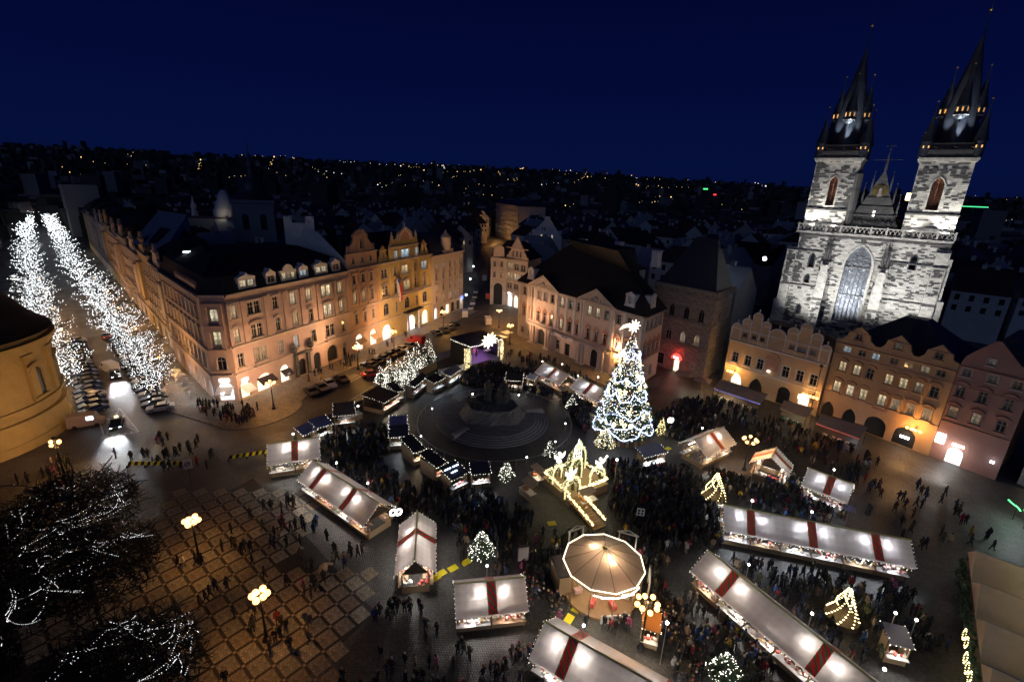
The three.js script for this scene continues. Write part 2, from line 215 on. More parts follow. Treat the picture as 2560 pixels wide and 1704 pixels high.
// ---------- north row: corner palace, orange house, ministry, corner house
const D0 = [.4, -.9165], rowP = (u, w = 0) => [-52.58 + D0[0] * u + .9165 * w, -84.72 + D0[1] * u + .4 * w];
{
  const far = [-79.2, -105.6], c2 = [-56.8, -84.0];
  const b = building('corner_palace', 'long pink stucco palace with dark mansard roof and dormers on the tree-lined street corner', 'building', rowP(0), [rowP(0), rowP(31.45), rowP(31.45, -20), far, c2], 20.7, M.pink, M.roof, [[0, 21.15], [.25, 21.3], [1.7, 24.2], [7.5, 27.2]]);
  const f = facade(b, rowP(0), rowP(31.45), 20.7, M.pink, [
    { y: 16.4, h: 2.4, w: 1.3, u: [1.25, 5.65, 10.6, 15, 19.3, 24.4, 28.65], split: '1211121', lit: '1001111', trim: 'hood' },
    { y: 11.75, h: 2.6, w: 1.2, u: [1.3, 5.7, 10.7, 15.2, 19.4, 24.5, 28.75], split: '1211121', lit: '1001011', trim: 'arc' },
    { y: 6.75, h: 2.75, w: 1.25, u: [1.45, 5.85, 10.7, 14.7, 19.65, 24.6, 28.9], split: '1211121', lit: '0332000', trim: 'flat' },
    { y: .3, h: 3.55, w: 2.0, u: [1.6], type: 'a', open: 1, lit: '1', trim: 'flat', name: 'shop_window' }, { y: .25, h: 3.6, w: 3.6, u: [6], type: 'a', open: 1, lit: '1', name: 'shop_window' }, { y: .2, h: 3.8, w: 2.3, u: [11], type: 'a', open: 1, lit: '1', name: 'shop_window' },
    { y: 0.02, h: 3.9, w: 2.3, u: [15.7], type: 'a', open: 1, name: 'portal' }, { y: .02, h: 4, w: 2, u: [20], type: 'a', open: 1, name: 'portal' }, { y: .6, h: 3.8, w: 3.3, u: [24.8], type: 'a', open: 1, name: 'arched_niche' }, { y: .3, h: 2.5, w: 1.1, u: [28.8], open: 1, name: 'door' }, { y: 3, h: .9, w: 1.1, u: [28.8], type: 'a', lit: '3' }],
    { bands: [[20.7, .55, .7], [10.75, .45, .4], [5.45, .35, .35], [19.6, .25, .2]], pil: { u: [.25, 3.2, 8.3, 12.8, 17.2, 21.8, 26.9, 31.1], w: .75, y: 11.25, h: 8.3, m: M.pink } });
  f.part('balcony', [bb(-1.9, 1.9, 0, .2, 0, .95), bb(-1.9, 1.9, .95, 1.05, .82, .95), ...Array.from({ length: 9 }, (_, i) => bb(-1.85 + i * .45, -1.75 + i * .45, .2, .95, .84, .93))], M.trim, 5.85, 5.85); f.part('balcony', [bb(-1.9, 1.9, 0, .2, 0, .95), bb(-1.9, 1.9, .95, 1.05, .82, .95), ...Array.from({ length: 9 }, (_, i) => bb(-1.85 + i * .45, -1.75 + i * .45, .2, .95, .84, .93))], M.trim, 24.6, 5.85);
  f.part('portal_surround', [bb(-2, -1.3, 0, 5.3, 0, .5), bb(1.3, 2, 0, 5.3, 0, .5), bb(-2.3, 2.3, 5.3, 5.7, 0, 1), ball(.75, -2.3, 6.6, .5, 10, 8), ball(.75, 2.3, 6.6, .5, 10, 8), lathe([[.5, 0], [.75, .6], [.4, 1.2], [.3, 1.7], [0, 1.9]], 8, -2.3, 6.4, .5), lathe([[.5, 0], [.75, .6], [.4, 1.2], [.3, 1.7], [0, 1.9]], 8, 2.3, 6.4, .5)], M.tynDark, 15.7, 0);
  for (const [u, w, n, k, top] of [[5, 3.7, 2, '1', 'p'], [10.4, 2.3, 1, '0', 'p'], [14.7, 3.9, 3, '1', 'round'], [18.6, 2.5, 1, '2', 'p'], [23.6, 3.8, 2, '1', 'p'], [28.1, 2.6, 1, '0', 'p']]) dormer(f, u, 21.5, w, 2.15, n, k, top);
  awning(f, 6, 3.2, 3.7, 1.5, M.clothDark); awning(f, 11, 3, 2.4, 1.3, M.clothDark); awning(f, 1.6, 3, 2.3, 1.6, M.clothWhite);
  const fc = facade(b, c2, rowP(0), 20.7, M.pink, [{ y: 16.2, h: 2.3, w: 1.5, u: [2.1], lit: '1', type: 's', trim: 'arc' }, { y: 11.6, h: 2.6, w: 1.5, u: [2.1], lit: '1', trim: 'arc' }, { y: 6.6, h: 2.7, w: 1.6, u: [2.1], type: 'a', split: '1' }, { y: .3, h: 3.8, w: 2.6, u: [2.1], type: 'a', open: 1, lit: '2', name: 'shop_window' }], { bands: [[20.7, .55, .7], [10.75, .45, .5], [5.45, .35, .6]] });
  fc.part('bay', [bb(.5, 1.2, 11, 19.6, 0, .75), bb(3, 3.7, 11, 19.6, 0, .75), bb(.4, 3.8, 10.6, 11, 0, .9), bb(.4, 3.8, 14.6, 15.6, 0, .85), bb(.4, 3.8, 19.2, 19.8, 0, .95)], M.pink);
  fc.part('balcony', [bb(.2, 4, 5.8, 6, 0, 1.1), bb(.2, 4, 6.75, 6.9, .95, 1.1)], M.trim); awning(fc, 2.1, 3.2, 2.9, 1.8, M.clothWhite);
  fc.part('shop_sign_light', box(1.7, .55, .2, 0, 0, .12), L.white, 2.1, 4.55);
  f.part('shop_sign_light', box(1.3, .4, .2, 0, 0, .12), L.white, 1.6, 4.1);
  const fs = facade(b, far, c2, 20.7, M.pink, [{ y: 16.3, h: 2.4, w: 1.3, from: 3, step: 3.1, n: 9, lit: '000000210', trim: 'hood' }, { y: 11.7, h: 2.6, w: 1.3, from: 3, step: 3.1, n: 9, lit: '000030010', trim: 'arc' }, { y: 6.7, h: 2.7, w: 1.3, from: 3, step: 3.1, n: 9, lit: '' }, { y: .3, h: 3.7, w: 2.2, from: 4, step: 5, n: 6, type: 'a', open: 1, lit: '102112', name: 'shop_window' }], { bands: [[20.7, .55, .7], [10.75, .45, .4], [5.45, .35, .35]] });
  fs.part('attic_parapet', [bb(14, 29, 21.2, 22.6, -.6, -.2), ...Array.from({ length: 12 }, (_, i) => bb(14.2 + i * 1.25, 14.7 + i * 1.25, 22.6, 23.1, -.7, -.1))], M.pink);
  { const h = thing('rear_house', 'bluish steep-roofed rear house with a pale half-gable wall behind the pink palace', 'house', [-86.5, 0, -118.5]); add('gable_wall', quads([[[.1, 15, .1], [-4, 15, -17], [-4, 24, -17], [.1, 24, .1]], [[.1, 24, .1], [-4, 24, -17], [-4.2, 31, -16.8]]]), M.white, h); add('roof', quads([[[.2, 23.9, .3], [-4.3, 31.1, -16.8], [-20, 31.1, -28], [-15, 23.9, -9]]]), M.zinc, h); }
  add('skylight_lamp', box(1.3, .2, .5, -70.5 + 52.58, 25.9, -103 + 84.72, .8), L.cool, b); lamp(...f.world(6, 2.2, 1.2), WARM, 10); lamp(...f.world(11, 2.2, 1.2), WARM, 8); lamp(...fc.world(2.1, 2.4, 1.6), COOL, 18);
}
{
  const b = building('gabled_town_house', 'narrow orange town house with scrolled baroque gable between the pink palace and the yellow ministry', 'building', rowP(31.5), [rowP(31.5), rowP(42.45), rowP(42.45, -16), rowP(31.5, -16)], 21.2, M.orange, M.roof, [[.4, 21.2], [6, 28]]);
  const f = facade(b, rowP(31.5), rowP(42.45), 24.9, M.orange, [{ y: 22.4, h: 1.4, w: .9, u: [2.2, 5.4, 8.5] }, { y: 17.5, h: 2.1, w: 1.05, u: [2.1, 5.3, 8.4], lit: '000', trim: 'hood' }, { y: 12.7, h: 2.6, w: 1.1, u: [2.1, 5.3, 8.4], lit: '110', trim: 'ped' }, { y: 7.4, h: 2.5, w: 1.05, u: [2.1, 5.3, 8.4], trim: 'ped' }, { y: .3, h: 4.3, w: 2.7, u: [2.7, 8.1], type: 'a', open: 1, lit: '11', name: 'shop_window' }], { bands: [[21, .45, .6], [11.2, .35, .35], [5.6, .35, .4], [24.7, .4, .55]], pil: { u: [.3, 3.7, 6.9, 10.6], w: .5, y: 11.6, h: 9.3, m: M.orange } });
  const g = []; for (const s of [1, -1]) { g.push([s * 5, 25.1], [s * 4.7, 26.3], [s * 4.0, 26.6], [s * 3.3, 27.2], [s * 2.6, 28.2], [s * 2.5, 29.2], [s * 2.2, 29.6], [s * 1.4, 30.2]); if (s === 1) g.push([0, 30.6]); }
  const P = [...g.slice(0, 9), ...g.slice(9).reverse()];
  f.part('gable', [ext(shape(P), .5, -.5), bb(-2.5, 2.5, 29.1, 29.4, -.6, .25), bb(-1.5, -1, 25.2, 29, 0, .35), bb(1, 1.5, 25.2, 29, 0, .35), ball(.35, -4.6, 26.6, -.2), ball(.35, 4.6, 26.6, -.2)], M.orange, 5.4, 0);
  add('party_wall', quads([[[0, 21, 0], [-7.5, 21, -3.2], [-7.5, 29.6, -3.2], [0, 23.4, 0]], [[-7.5, 21, -3.2], [-16, 21, -6.8], [-16, 29.5, -6.8], [-7.5, 29.6, -3.2]]]), M.white, b); add('chimney_stack', [put(bb(-3.4, 3.4, 22, 31.5, -1, 1), -13, 0, -6, .4), put(bb(-3.4, -1.6, 31.5, 33, -1, 1), -13, 0, -6, .4), put(bb(1.4, 3.4, 31.5, 33, -1, 1), -13, 0, -6, .4)], M.white, b);
  const w = f.part('window', wgeo('a', 1, 2.4, 1, 'flat').frame, M.frame, 5.4, 25.8, .22); add('pane', wgeo('a', 1, 2.4, 1, 'flat').pane, M.glass, w);
  awning(f, 2.7, 3.4, 3.1, 1.5, M.clothTan); awning(f, 8.1, 3.3, 3.1, 1.5, M.clothTan); lamp(...f.world(5.4, 2.4, 1.4), WARM, 10);
}
{
  const b = building('ministry_building', 'yellow ornate ministry building with an arched central gable, balcony and hanging flag', 'building', rowP(42.5), [rowP(42.5), rowP(67.45), rowP(67.45, -18), rowP(42.5, -18)], 21, M.yellow, M.roof, [[.4, 21.2], [3, 25], [8, 28]]);
  const f = facade(b, rowP(42.5), rowP(67.45), 20.9, M.yellow, [{ y: 17.2, h: 2.3, w: 1.2, u: [2.6, 7.2, 11.7, 16.5, 21.1], split: '21212', lit: '00102', trim: 'flat' }, { y: 12.4, h: 2.7, w: 1.15, u: [2.6, 7.2, 12.3, 16.6, 21.2], split: '21211', lit: '00100', trim: 'ped' }, { y: 7.1, h: 3.3, w: 2.3, u: [2.8, 12.3, 21.2], type: 'a', lit: '000' }, { y: 7.1, h: 2.7, w: 1, u: [7.3, 17], lit: '00' }, { y: .2, h: 4.2, w: 3.7, u: [2.7], type: 'a', open: 1, lit: '2', name: 'shop_window' }, { y: .02, h: 4.5, w: 4.2, u: [14], type: 'a', open: 1, lit: '2', name: 'portal' }, { y: .2, h: 4.4, w: 3.3, u: [21.2], type: 'a', open: 1, lit: '1', name: 'shop_window' }], { bands: [[20.9, .5, .7], [11.2, .45, .5], [5.7, .35, .4]], pil: { u: [.4, 5.2, 9.2, 15.6, 18.7, 24.4], w: .7, y: 11.6, h: 9.2, m: M.yellow } });
  // attic with lit windows, arched gable and side gablets
  const a = facade(b, rowP(47.3, .3), rowP(60.4, .3), 25, M.yellow, [{ y: 21.8, h: 2.2, w: 1.4, u: [2.7, 12.3], lit: '22' }, { y: 21.8, h: 2.2, w: 3.6, u: [6.9], lit: '2' }], { y0: 21.4, bands: [[24.8, .4, .5]], top: [[13.1, 25], [12.7, 27], [10.6, 27.1], ...Array.from({ length: 11 }, (_, i) => [6.8 + 3.6 * Math.cos(i * Math.PI / 10), 27.1 + 2.6 * Math.sin(i * Math.PI / 10)]), [1, 27], [0, 25]] });
  { const s = new THREE.Shape(); s.absarc(0, 0, 3.3, 0, Math.PI); s.lineTo(-2.4, 0); s.absarc(0, 0, 2.4, Math.PI, 0, true); a.part('arch_moulding', [ext(s, .4, 0, 0, 14), lathe([[.5, 0], [.6, .5], [.25, .9], [.4, 1.4], [0, 2]], 8, 0, 3.1, -.1), lathe([[.4, 0], [.5, .7], [.2, 1.3], [.3, 1.8], [0, 2.2]], 8, -5.4, .3, -.2), lathe([[.4, 0], [.5, .7], [.2, 1.3], [.3, 1.8], [0, 2.2]], 8, 5.4, .3, -.2)], M.trim, 6.8, 26.6); const q = new THREE.Shape(); q.absarc(0, 0, 2.4, 0, Math.PI); a.part('lunette', put(new THREE.ShapeGeometry(q, 12), 0, 0, .03), M.ktrim, 6.8, 26.6); }
  for (const u of [2.6, 21.4]) { f.part('gablet', [ext(shape([[-2.2, 21.4], [2.2, 21.4], [1.8, 22.6], [1.2, 23.4], [1.1, 24.6], [.6, 25.1], [0, 25.8], [-.6, 25.1], [-1.1, 24.6], [-1.2, 23.4], [-1.8, 22.6]]), .5, -.5), bb(-1.3, 1.3, 24.4, 24.7, 0, .25)], M.yellow, u); const w = f.part('window', wgeo('a', .9, 1.7, 1, 'flat').frame, M.frame, u, 22.2, .24); add('pane', wgeo('a', .9, 1.7, 1, 'flat').pane, M.glass, w); }
  f.part('balcony', [bb(4.6, 19.8, 11.3, 11.55, 0, 1.2), bb(4.6, 19.8, 12.3, 12.45, 1, 1.2), ...Array.from({ length: 30 }, (_, i) => bb(4.7 + i * .52, 4.85 + i * .52, 11.55, 12.3, 1.05, 1.15))], M.trim); f.part('balcony', [bb(10, 18.5, 5.9, 6.2, 0, 1.6), bb(10, 18.5, 6.9, 7.05, 1.4, 1.6)], M.tynDark);
  f.part('portal_column', [cyl(.35, .3, 5.6, 11.4, 0.02, .9), cyl(.35, .3, 5.6, 16.7, .02, .9)], M.trim);
  const fl = thing('national_flag', 'long white, red and blue flag hanging from the yellow ministry balcony', 'flag', f.world(7.6, 16.5, .3), f.turn);
  const fg = (x0, x1, m, n) => { const p = new THREE.PlaneGeometry(x1 - x0, 6.4, 4, 14); const a = p.attributes.position; for (let i = 0; i < a.count; i++) a.setZ(i, .5 + .18 * Math.sin(a.getX(i) * 5 + (a.getY(i)) * .6) + (3.2 - a.getY(i)) * .08); put(p, (x0 + x1) / 2, -3.2, 0); p.computeVertexNormals(); return add(n, p, m, fl); };
  fg(-.8, 0, std({ color: C(.6, .56, .54), side: 2 }), 'white_stripe'); fg(0, .8, std({ color: C(.5, .03, .03), side: 2 }), 'red_stripe'); add('blue_wedge', put(ext(shape([[-.8, 0], [.8, 0], [0, -2.4]]), .03), 0, 0, .72), std({ color: C(.03, .05, .25) }), fl); add('pole', beam([-.9, .1, .1], [.9, .1, 1], .04), M.iron, fl);
  awning(f, 2.7, 2.2, 2, .9, M.clothTan); lamp(...f.world(14, 2.6, .6), COOL, 26); lamp(...f.world(2.7, 2.4, 1), COOL, 14);
}
{
  const b = building('corner_house', 'plain brownish corner house with a small turret where the narrow street opens', 'building', rowP(67.5), [rowP(67.5), rowP(87), [rowP(87)[0] - 6, rowP(87)[1] - 14], rowP(67.5, -16)], 20.1, M.cream, M.slate, [[.3, 20.4], [1.2, 22], [6, 26.5]]);
  const f = facade(b, rowP(67.5), rowP(87), 20.1, M.cream, [{ y: 15.9, h: 1.8, w: 1.2, u: [2.7, 6.8, 10.9, 14.2, 17.4], lit: '12000', trim: 'flat' }, { y: 12.6, h: 2, w: 1.2, u: [2.7, 6.8, 10.9, 14.2, 17.4], lit: '00000', trim: 'hood' }, { y: 8.9, h: 2.1, w: 1.2, u: [2.7, 6.8, 10.9, 14.2, 17.4], lit: '10332', trim: 'hood' }, { y: 5.6, h: 1.9, w: 1.2, u: [2.7, 6.8, 10.9, 14.2, 17.4], lit: '01220' }, { y: .2, h: 3.6, w: 1.6, u: [2.2], type: 'a', open: 1, lit: '2', name: 'door' }, { y: .4, h: 3.2, w: 2.3, u: [6, 9.4, 12.8, 16.3], open: 1, lit: '0100', name: 'shop_window' }], { bands: [[20, .5, .6], [4.6, .3, .3]] });
  f.part('turret', [bb(-3, 3, 20.4, 21.6, -2, .1), cyl(1.7, 1.7, 4, 0, 21.4, -1, 8), lathe([[2, 0], [1.7, .5], [.9, 1.2], [.5, 1.5], [0, 2.6]], 8, 0, 25.3, -1)], M.cream, 10); const w = f.part('window', wgeo('a', .9, 2.4, 1, 'flat').frame, M.frame, 10, 22.2, .82); add('pane', wgeo('a', .9, 2.4, 1, 'flat').pane, M.glass, w);
  f.part('sign_light', box(1, 1, .3, 0, 0, .3), L.blue, 18.4, 4.2); lamp(...f.world(18.2, 3, 1.4), COOL, 10);
}
// ---------- house left of the palace, with an arcade
{
  const b = building('arcade_house', 'pinkish gabled house with a tall ground arch standing left of the rococo palace', 'building', [-3, -171.4], [[-8.6, -171.4], [-3, -171.4], [4.4, -164], [10, -175], [-6, -184]], 17.4, M.cream, M.roof, [[.3, 17.5], [5, 23]]);
  const f = facade(b, [-3, -171.4], [4.4, -164], 17.4, M.cream, [{ y: 18.3, h: 1.8, w: .8, u: [3.4, 5.2, 7], trim: 'flat' }, { y: 13.6, h: 2.1, w: 1, u: [2, 5.2, 8.4], split: '222', lit: '100' }, { y: 10, h: 2.2, w: 1, u: [2, 5.2, 8.4], split: '222', lit: '110' }, { y: 6.7, h: 1.9, w: 1, u: [2, 5.2, 8.4], split: '222', lit: '000' }, { y: .1, h: 4.4, w: 2.2, u: [2.2, 5.3], type: 'a', open: 1, lit: '21', name: 'shop_window' }, { y: .1, h: 4.4, w: 2, u: [8.5], type: 'a', open: 1, name: 'passage' }], { bands: [[17.1, .4, .5], [5.3, .3, .3], [21, .3, .4]], top: [[10.46, 17.4], [10.46, 18.3], [9.6, 18.6], [9.1, 19.6], [8.3, 20.3], [8, 21.4], [5.2, 25.3], [2.4, 21.4], [2.1, 20.3], [1.3, 19.6], [.8, 18.6], [0, 18.3], [0, 17.4]] });
  facade(b, [-8.6, -171.4], [-3, -171.4], 17.4, M.cream, [{ y: 14, h: 1.9, w: .9, u: [1.4, 3.9] }, { y: 10.2, h: 2, w: .9, u: [1.4, 3.9], trim: 'ped' }, { y: .1, h: 8, w: 3.2, u: [2.8], type: 'a', open: 1, name: 'passage' }], { bands: [[17.1, .4, .5], [8.9, .3, .3]], top: [[5.6, 17.4], [4.8, 17.6], [4.6, 20.8], [2.8, 21.8], [1, 20.8], [.8, 17.6], [0, 17.4]] });
  f.part('shop_sign_light', box(1.2, .4, .2), L.cool, 2.2, 4.9, .2); lamp(...f.world(3.2, 3.2, 1.6), COOL, 14);
}
// ---------- rococo palace
const KP = [1.5, -135.1], KD = [.605, .796], kp = (u, w = 0) => [KP[0] + KD[0] * u - .796 * w, KP[1] + KD[1] * u + .605 * w];
{
  const e = kp(44.5), sEnd = [34.9, -107.9];
  const b = thing('rococo_palace', 'long pink and white rococo palace with two triangular pediments behind the tall Christmas tree', 'building', [KP[0], 0, KP[1]]);
  const rel = [kp(0), e, sEnd, [24, -131], kp(4, -22)].map(p => [p[0] - KP[0], p[1] - KP[1]]);
  add('rear_wall', loft(inset(rel, .46), [[0, 0], [0, 16]]), M.kwall, b);
  add('roof', loft(inset(rel, -.5), [[0, 16.2], [.08, 16.35], [3.2, 20.4], [10.6, 28.8]]), M.roof, b);
  const r2 = { y: 12.75, h: 2.15, w: 1.25, tm: M.trim, trim: 'flat' }, r1 = { y: 6.75, h: 2.6, w: 1.2, tm: M.ktrim, trim: 'baro' }, us = [2.75, 5.9, 9.1, 11.7, 14.5, 18.3, 21.5, 24.4, 28.1, 30.8, 33.7, 37.4, 40.4];
  const f = facade(b, KP, e, 16.1, M.kwall, [{ ...r2, u: us, lit: '0033010011000' }, { ...r1, u: us, lit: '0000010000000' }, { y: 1.6, h: 1.7, w: 1.3, u: [2.3, 5.4, 38.4, 41.6], trim: 'flat', lit: '0000' }, { y: .8, h: 2.6, w: 1.5, u: [17.6, 25.4], lit: '00' }, { y: .02, h: 3.4, w: 2, u: [21.2], open: 1, name: 'door' }, { y: .02, h: 4.6, w: 2.6, u: [10.8, 30.7], type: 'a', open: 1, name: 'portal' }], { bands: [[15.6, .55, .8], [5.7, .35, .35]], trim: M.trim });
  for (const u of [.5, 4.3, 7.2, 15.9, 17, 20, 23, 26, 35.2, 39, 43.8]) f.part('pilaster', [bb(-.28, .28, 6.1, 15.2, .004, .13), bb(-.4, .4, 15.2, 15.6, .004, .22), bb(-.38, .38, 6.1, 6.6, .004, .2)], M.white, u);
  for (const [c, w] of [[11.3, 5.6], [30.6, 5.6]]) {
    f.part('risalit', [bb(-w, -w + .6, .02, 16, .01, .3), bb(w - .6, w, .02, 16, .01, .3)], M.kwall, c);
    f.part('pediment', [ext(shape([[-w, 16.15], [w, 16.15], [0, 19.2]]), .6, .15), ext((() => { const s = shape([[-w - .4, 16.15], [w + .4, 16.15], [w + .4, 16.5], [0, 19.75], [-w - .4, 16.5]]); s.holes.push(shape([[-w + .6, 16.45], [w - .6, 16.45], [0, 19]])); return s; })(), .8, .2), put(new THREE.IcosahedronGeometry(.75, 1), 0, 17.3, .5), put(new THREE.IcosahedronGeometry(.4, 1), -1.4, 16.9, .6), put(new THREE.IcosahedronGeometry(.4, 1), 1.4, 16.9, .6), put(new THREE.IcosahedronGeometry(.35, 0), -2.7, 16.8, .6), put(new THREE.IcosahedronGeometry(.35, 0), 2.7, 16.8, .6)], M.trim, c);
    f.part('pediment_roof', quads([[[-w - .5, 16.52, 1.05], [0, 19.87, 1.05], [0, 19.87, -8], [-w - .5, 16.52, -2]], [[0, 19.87, 1.05], [w + .5, 16.52, 1.05], [w + .5, 16.52, -2], [0, 19.87, -8]]]), M.roof, c);
    f.part('balcony', [bb(-w, w, 5.6, 5.95, .02, 1.8), bb(-w, w, 6.7, 6.85, 1.6, 1.8), ...Array.from({ length: 22 }, (_, i) => bb(-w + .1 + i * .51, -w + .25 + i * .51, 5.95, 6.7, 1.65, 1.77))], M.trim, c);
    for (const x of [-3.9, -2.7, 2.7, 3.9]) f.part('portal_column', [cyl(.42, .36, 5, x, .5, 1.1, 12), bb(x - .55, x + .55, .02, .5, .55, 1.65)], M.kwall, c);
  }
  const dk = (u, y) => { f.part('oval_dormer', [ext((() => { const s = shape([[-1.7, 0], [1.7, 0], [1.35, .7], [1.2, 2.6], [1.5, 3], [.7, 3.3], [0, 3.7], [-.7, 3.3], [-1.5, 3], [-1.2, 2.6], [-1.35, .7]]); const h = new THREE.Path(); h.absellipse(0, 1.8, .62, .85, 0, 6.283); s.holes.push(h); return s; })(), .35, -.35), bb(-1, 1, .2, 3, -2.2, -.6), bb(-.04, .04, 1, 2.6, -.25, -.15), bb(-.6, .6, 1.75, 1.85, -.24, -.16)], M.white, u, y, -.3); };
  dk(4.6, 17.2); dk(39.6, 17.0);
  const bn = thing('exhibition_banner', 'long white banner lettered HOLLAR across the middle of the rococo palace front', 'banner', f.world(19.5, 5.3, 1.2), f.turn);
  add('banner_cloth', box(9.8, .85, .06), std({ color: C(.6, .55, .52) }), bn);
  bn.userData.txt = 1;
  const fs = facade(b, e, sEnd, 16.1, M.kwall, [{ ...r2, u: [1.6, 4, 6.4, 8.8] }, { ...r1, u: [1.6, 4, 6.4, 8.8] }, { y: 1.5, h: 1.8, w: 1.2, u: [2.8, 6.4] }], { bands: [[15.6, .55, .8], [5.7, .35, .35]] });
  fs.part('oval_dormer', [ext((() => { const s = shape([[-1.5, 0], [1.5, 0], [1.1, .7], [1, 2.6], [1.3, 3], [0, 3.6], [-1.3, 3], [-1, 2.6], [-1.1, .7]]); const h = new THREE.Path(); h.absellipse(0, 1.7, .5, .7, 0, 6.283); s.holes.push(h); return s; })(), .35, -.35), bb(-.9, .9, .2, 2.9, -2, -.6)], M.white, 4.5, 17, -.3);
  for (const [u, w, y0, h] of [[38, -10, 25.2, 3.4], [12, -12, 26, 2.4], [24, -13, 27, 2]]) f.part('chimney', [bb(-.9, .9, 0, h, -.7, .7), bb(-1, 1, h, h + .35, -.8, .8)], M.white, u, y0, w);
}
// ---------- stone gothic tower house
{
  const A = [34.6, -116.0], Bp = [45.0, -104.5], Cp = [52.5, -113], Dp = [42, -126];
  const b = building('gothic_stone_house', 'square medieval stone house with pointed traceried windows and steep slate roof right of the palace', 'building', A, [A, Bp, Cp, Dp], 19.3, M.bell, M.slate, null);
  const rows = [{ y: 13.5, h: 3, w: 1.35, u: [5.2, 9, 12.7], type: 'p', dark: 1, trim: 'flat', tm: M.bell }, { y: 7.6, h: 2.9, w: 1.4, u: [5.2, 8.9, 12.4], type: 'p', lit: '033', trim: 'flat', tm: M.bell }];
  const f = facade(b, A, Bp, 19.3, M.bell, [...rows, { y: .02, h: 3.1, w: 1.5, u: [8.3], open: 1, lit: '1', name: 'door' }, { y: .9, h: 2.8, w: 2.3, u: [3.7], split: '1', dark: 1 }, { y: 2.2, h: 1.1, w: 1, u: [12.4], lit: '3' }], { bands: [[12.9, .28, .22, M.bell], [6.85, .28, .22, M.bell], [19.3, .35, .5, M.bell]] });
  facade(b, Bp, Cp, 19.3, M.bell, [{ y: 13.5, h: 2.6, w: 1.2, u: [4], type: 'p', dark: 1 }, { y: 7.6, h: 2.6, w: 1.2, u: [5], type: 'p' }], { bands: [[12.9, .28, .22, M.bell], [6.85, .28, .22, M.bell], [19.3, .35, .5, M.bell]] });
  for (const u of [3.3, 7.1, 10.9]) for (const y of [13.9, 8]) f.part('blind_niche', [ext((() => { const s = outline('p', 1.15, 2.6); s.holes.push(outline('p', .8, 2.3, THREE.Path, 0, .1)); return s; })(), .1, 0), bb(-.7, .7, -.3, 0, 0, .35)], M.bell, u, y);
  const rel = [A, Bp, Cp, Dp].map(p => [p[0] - A[0], p[1] - A[1]]);
  add('parapet', loft(inset(rel, -.25), [[0, 19.6], [0, 21]]), M.bell, b);
  const q = inset(rel, .5), mid = (a, c, t) => [a[0] + (c[0] - a[0]) * t, a[1] + (c[1] - a[1]) * t];
  const l = mid(q[0], q[3], .5), r = mid(q[1], q[2], .5), ra = mid(l, r, .42), rb = mid(l, r, .78), Y = 20.9, T = 32, v = (p, y) => [p[0], y, p[1]];
  add('roof', quads([[v(q[0], Y), v(q[1], Y), v(rb, T), v(ra, T)], [v(q[1], Y), v(q[2], Y), v(rb, T)], [v(q[2], Y), v(q[3], Y), v(ra, T), v(rb, T)], [v(q[3], Y), v(q[0], Y), v(ra, T)]]), M.slate, b);
  for (const [t, y] of [[.35, 23.5], [.75, 23], [.6, 27.5]]) f.part('roof_hatch', bb(-.5, .5, 0, .7, -.4, .3), M.zinc, 14.5 * t, y, -1.1 - (y - 21) * .52);
  f.part('sign_light', (() => { const s = new THREE.Shape(); s.absarc(0, 0, 1.3, 0, Math.PI); return ext(s, .5); })(), L.red, 8.3, 3.35, .02); lamp(...f.world(8.3, 4.2, 1.6), C(1, .05, .03), 14);
  f.part('shop_lettering_light', [0, 1, 2, 3].map(i => box(.22, .32, .05, -.5 + i * .34, .4, .56)), L.white, 8.3, 3.35);
}
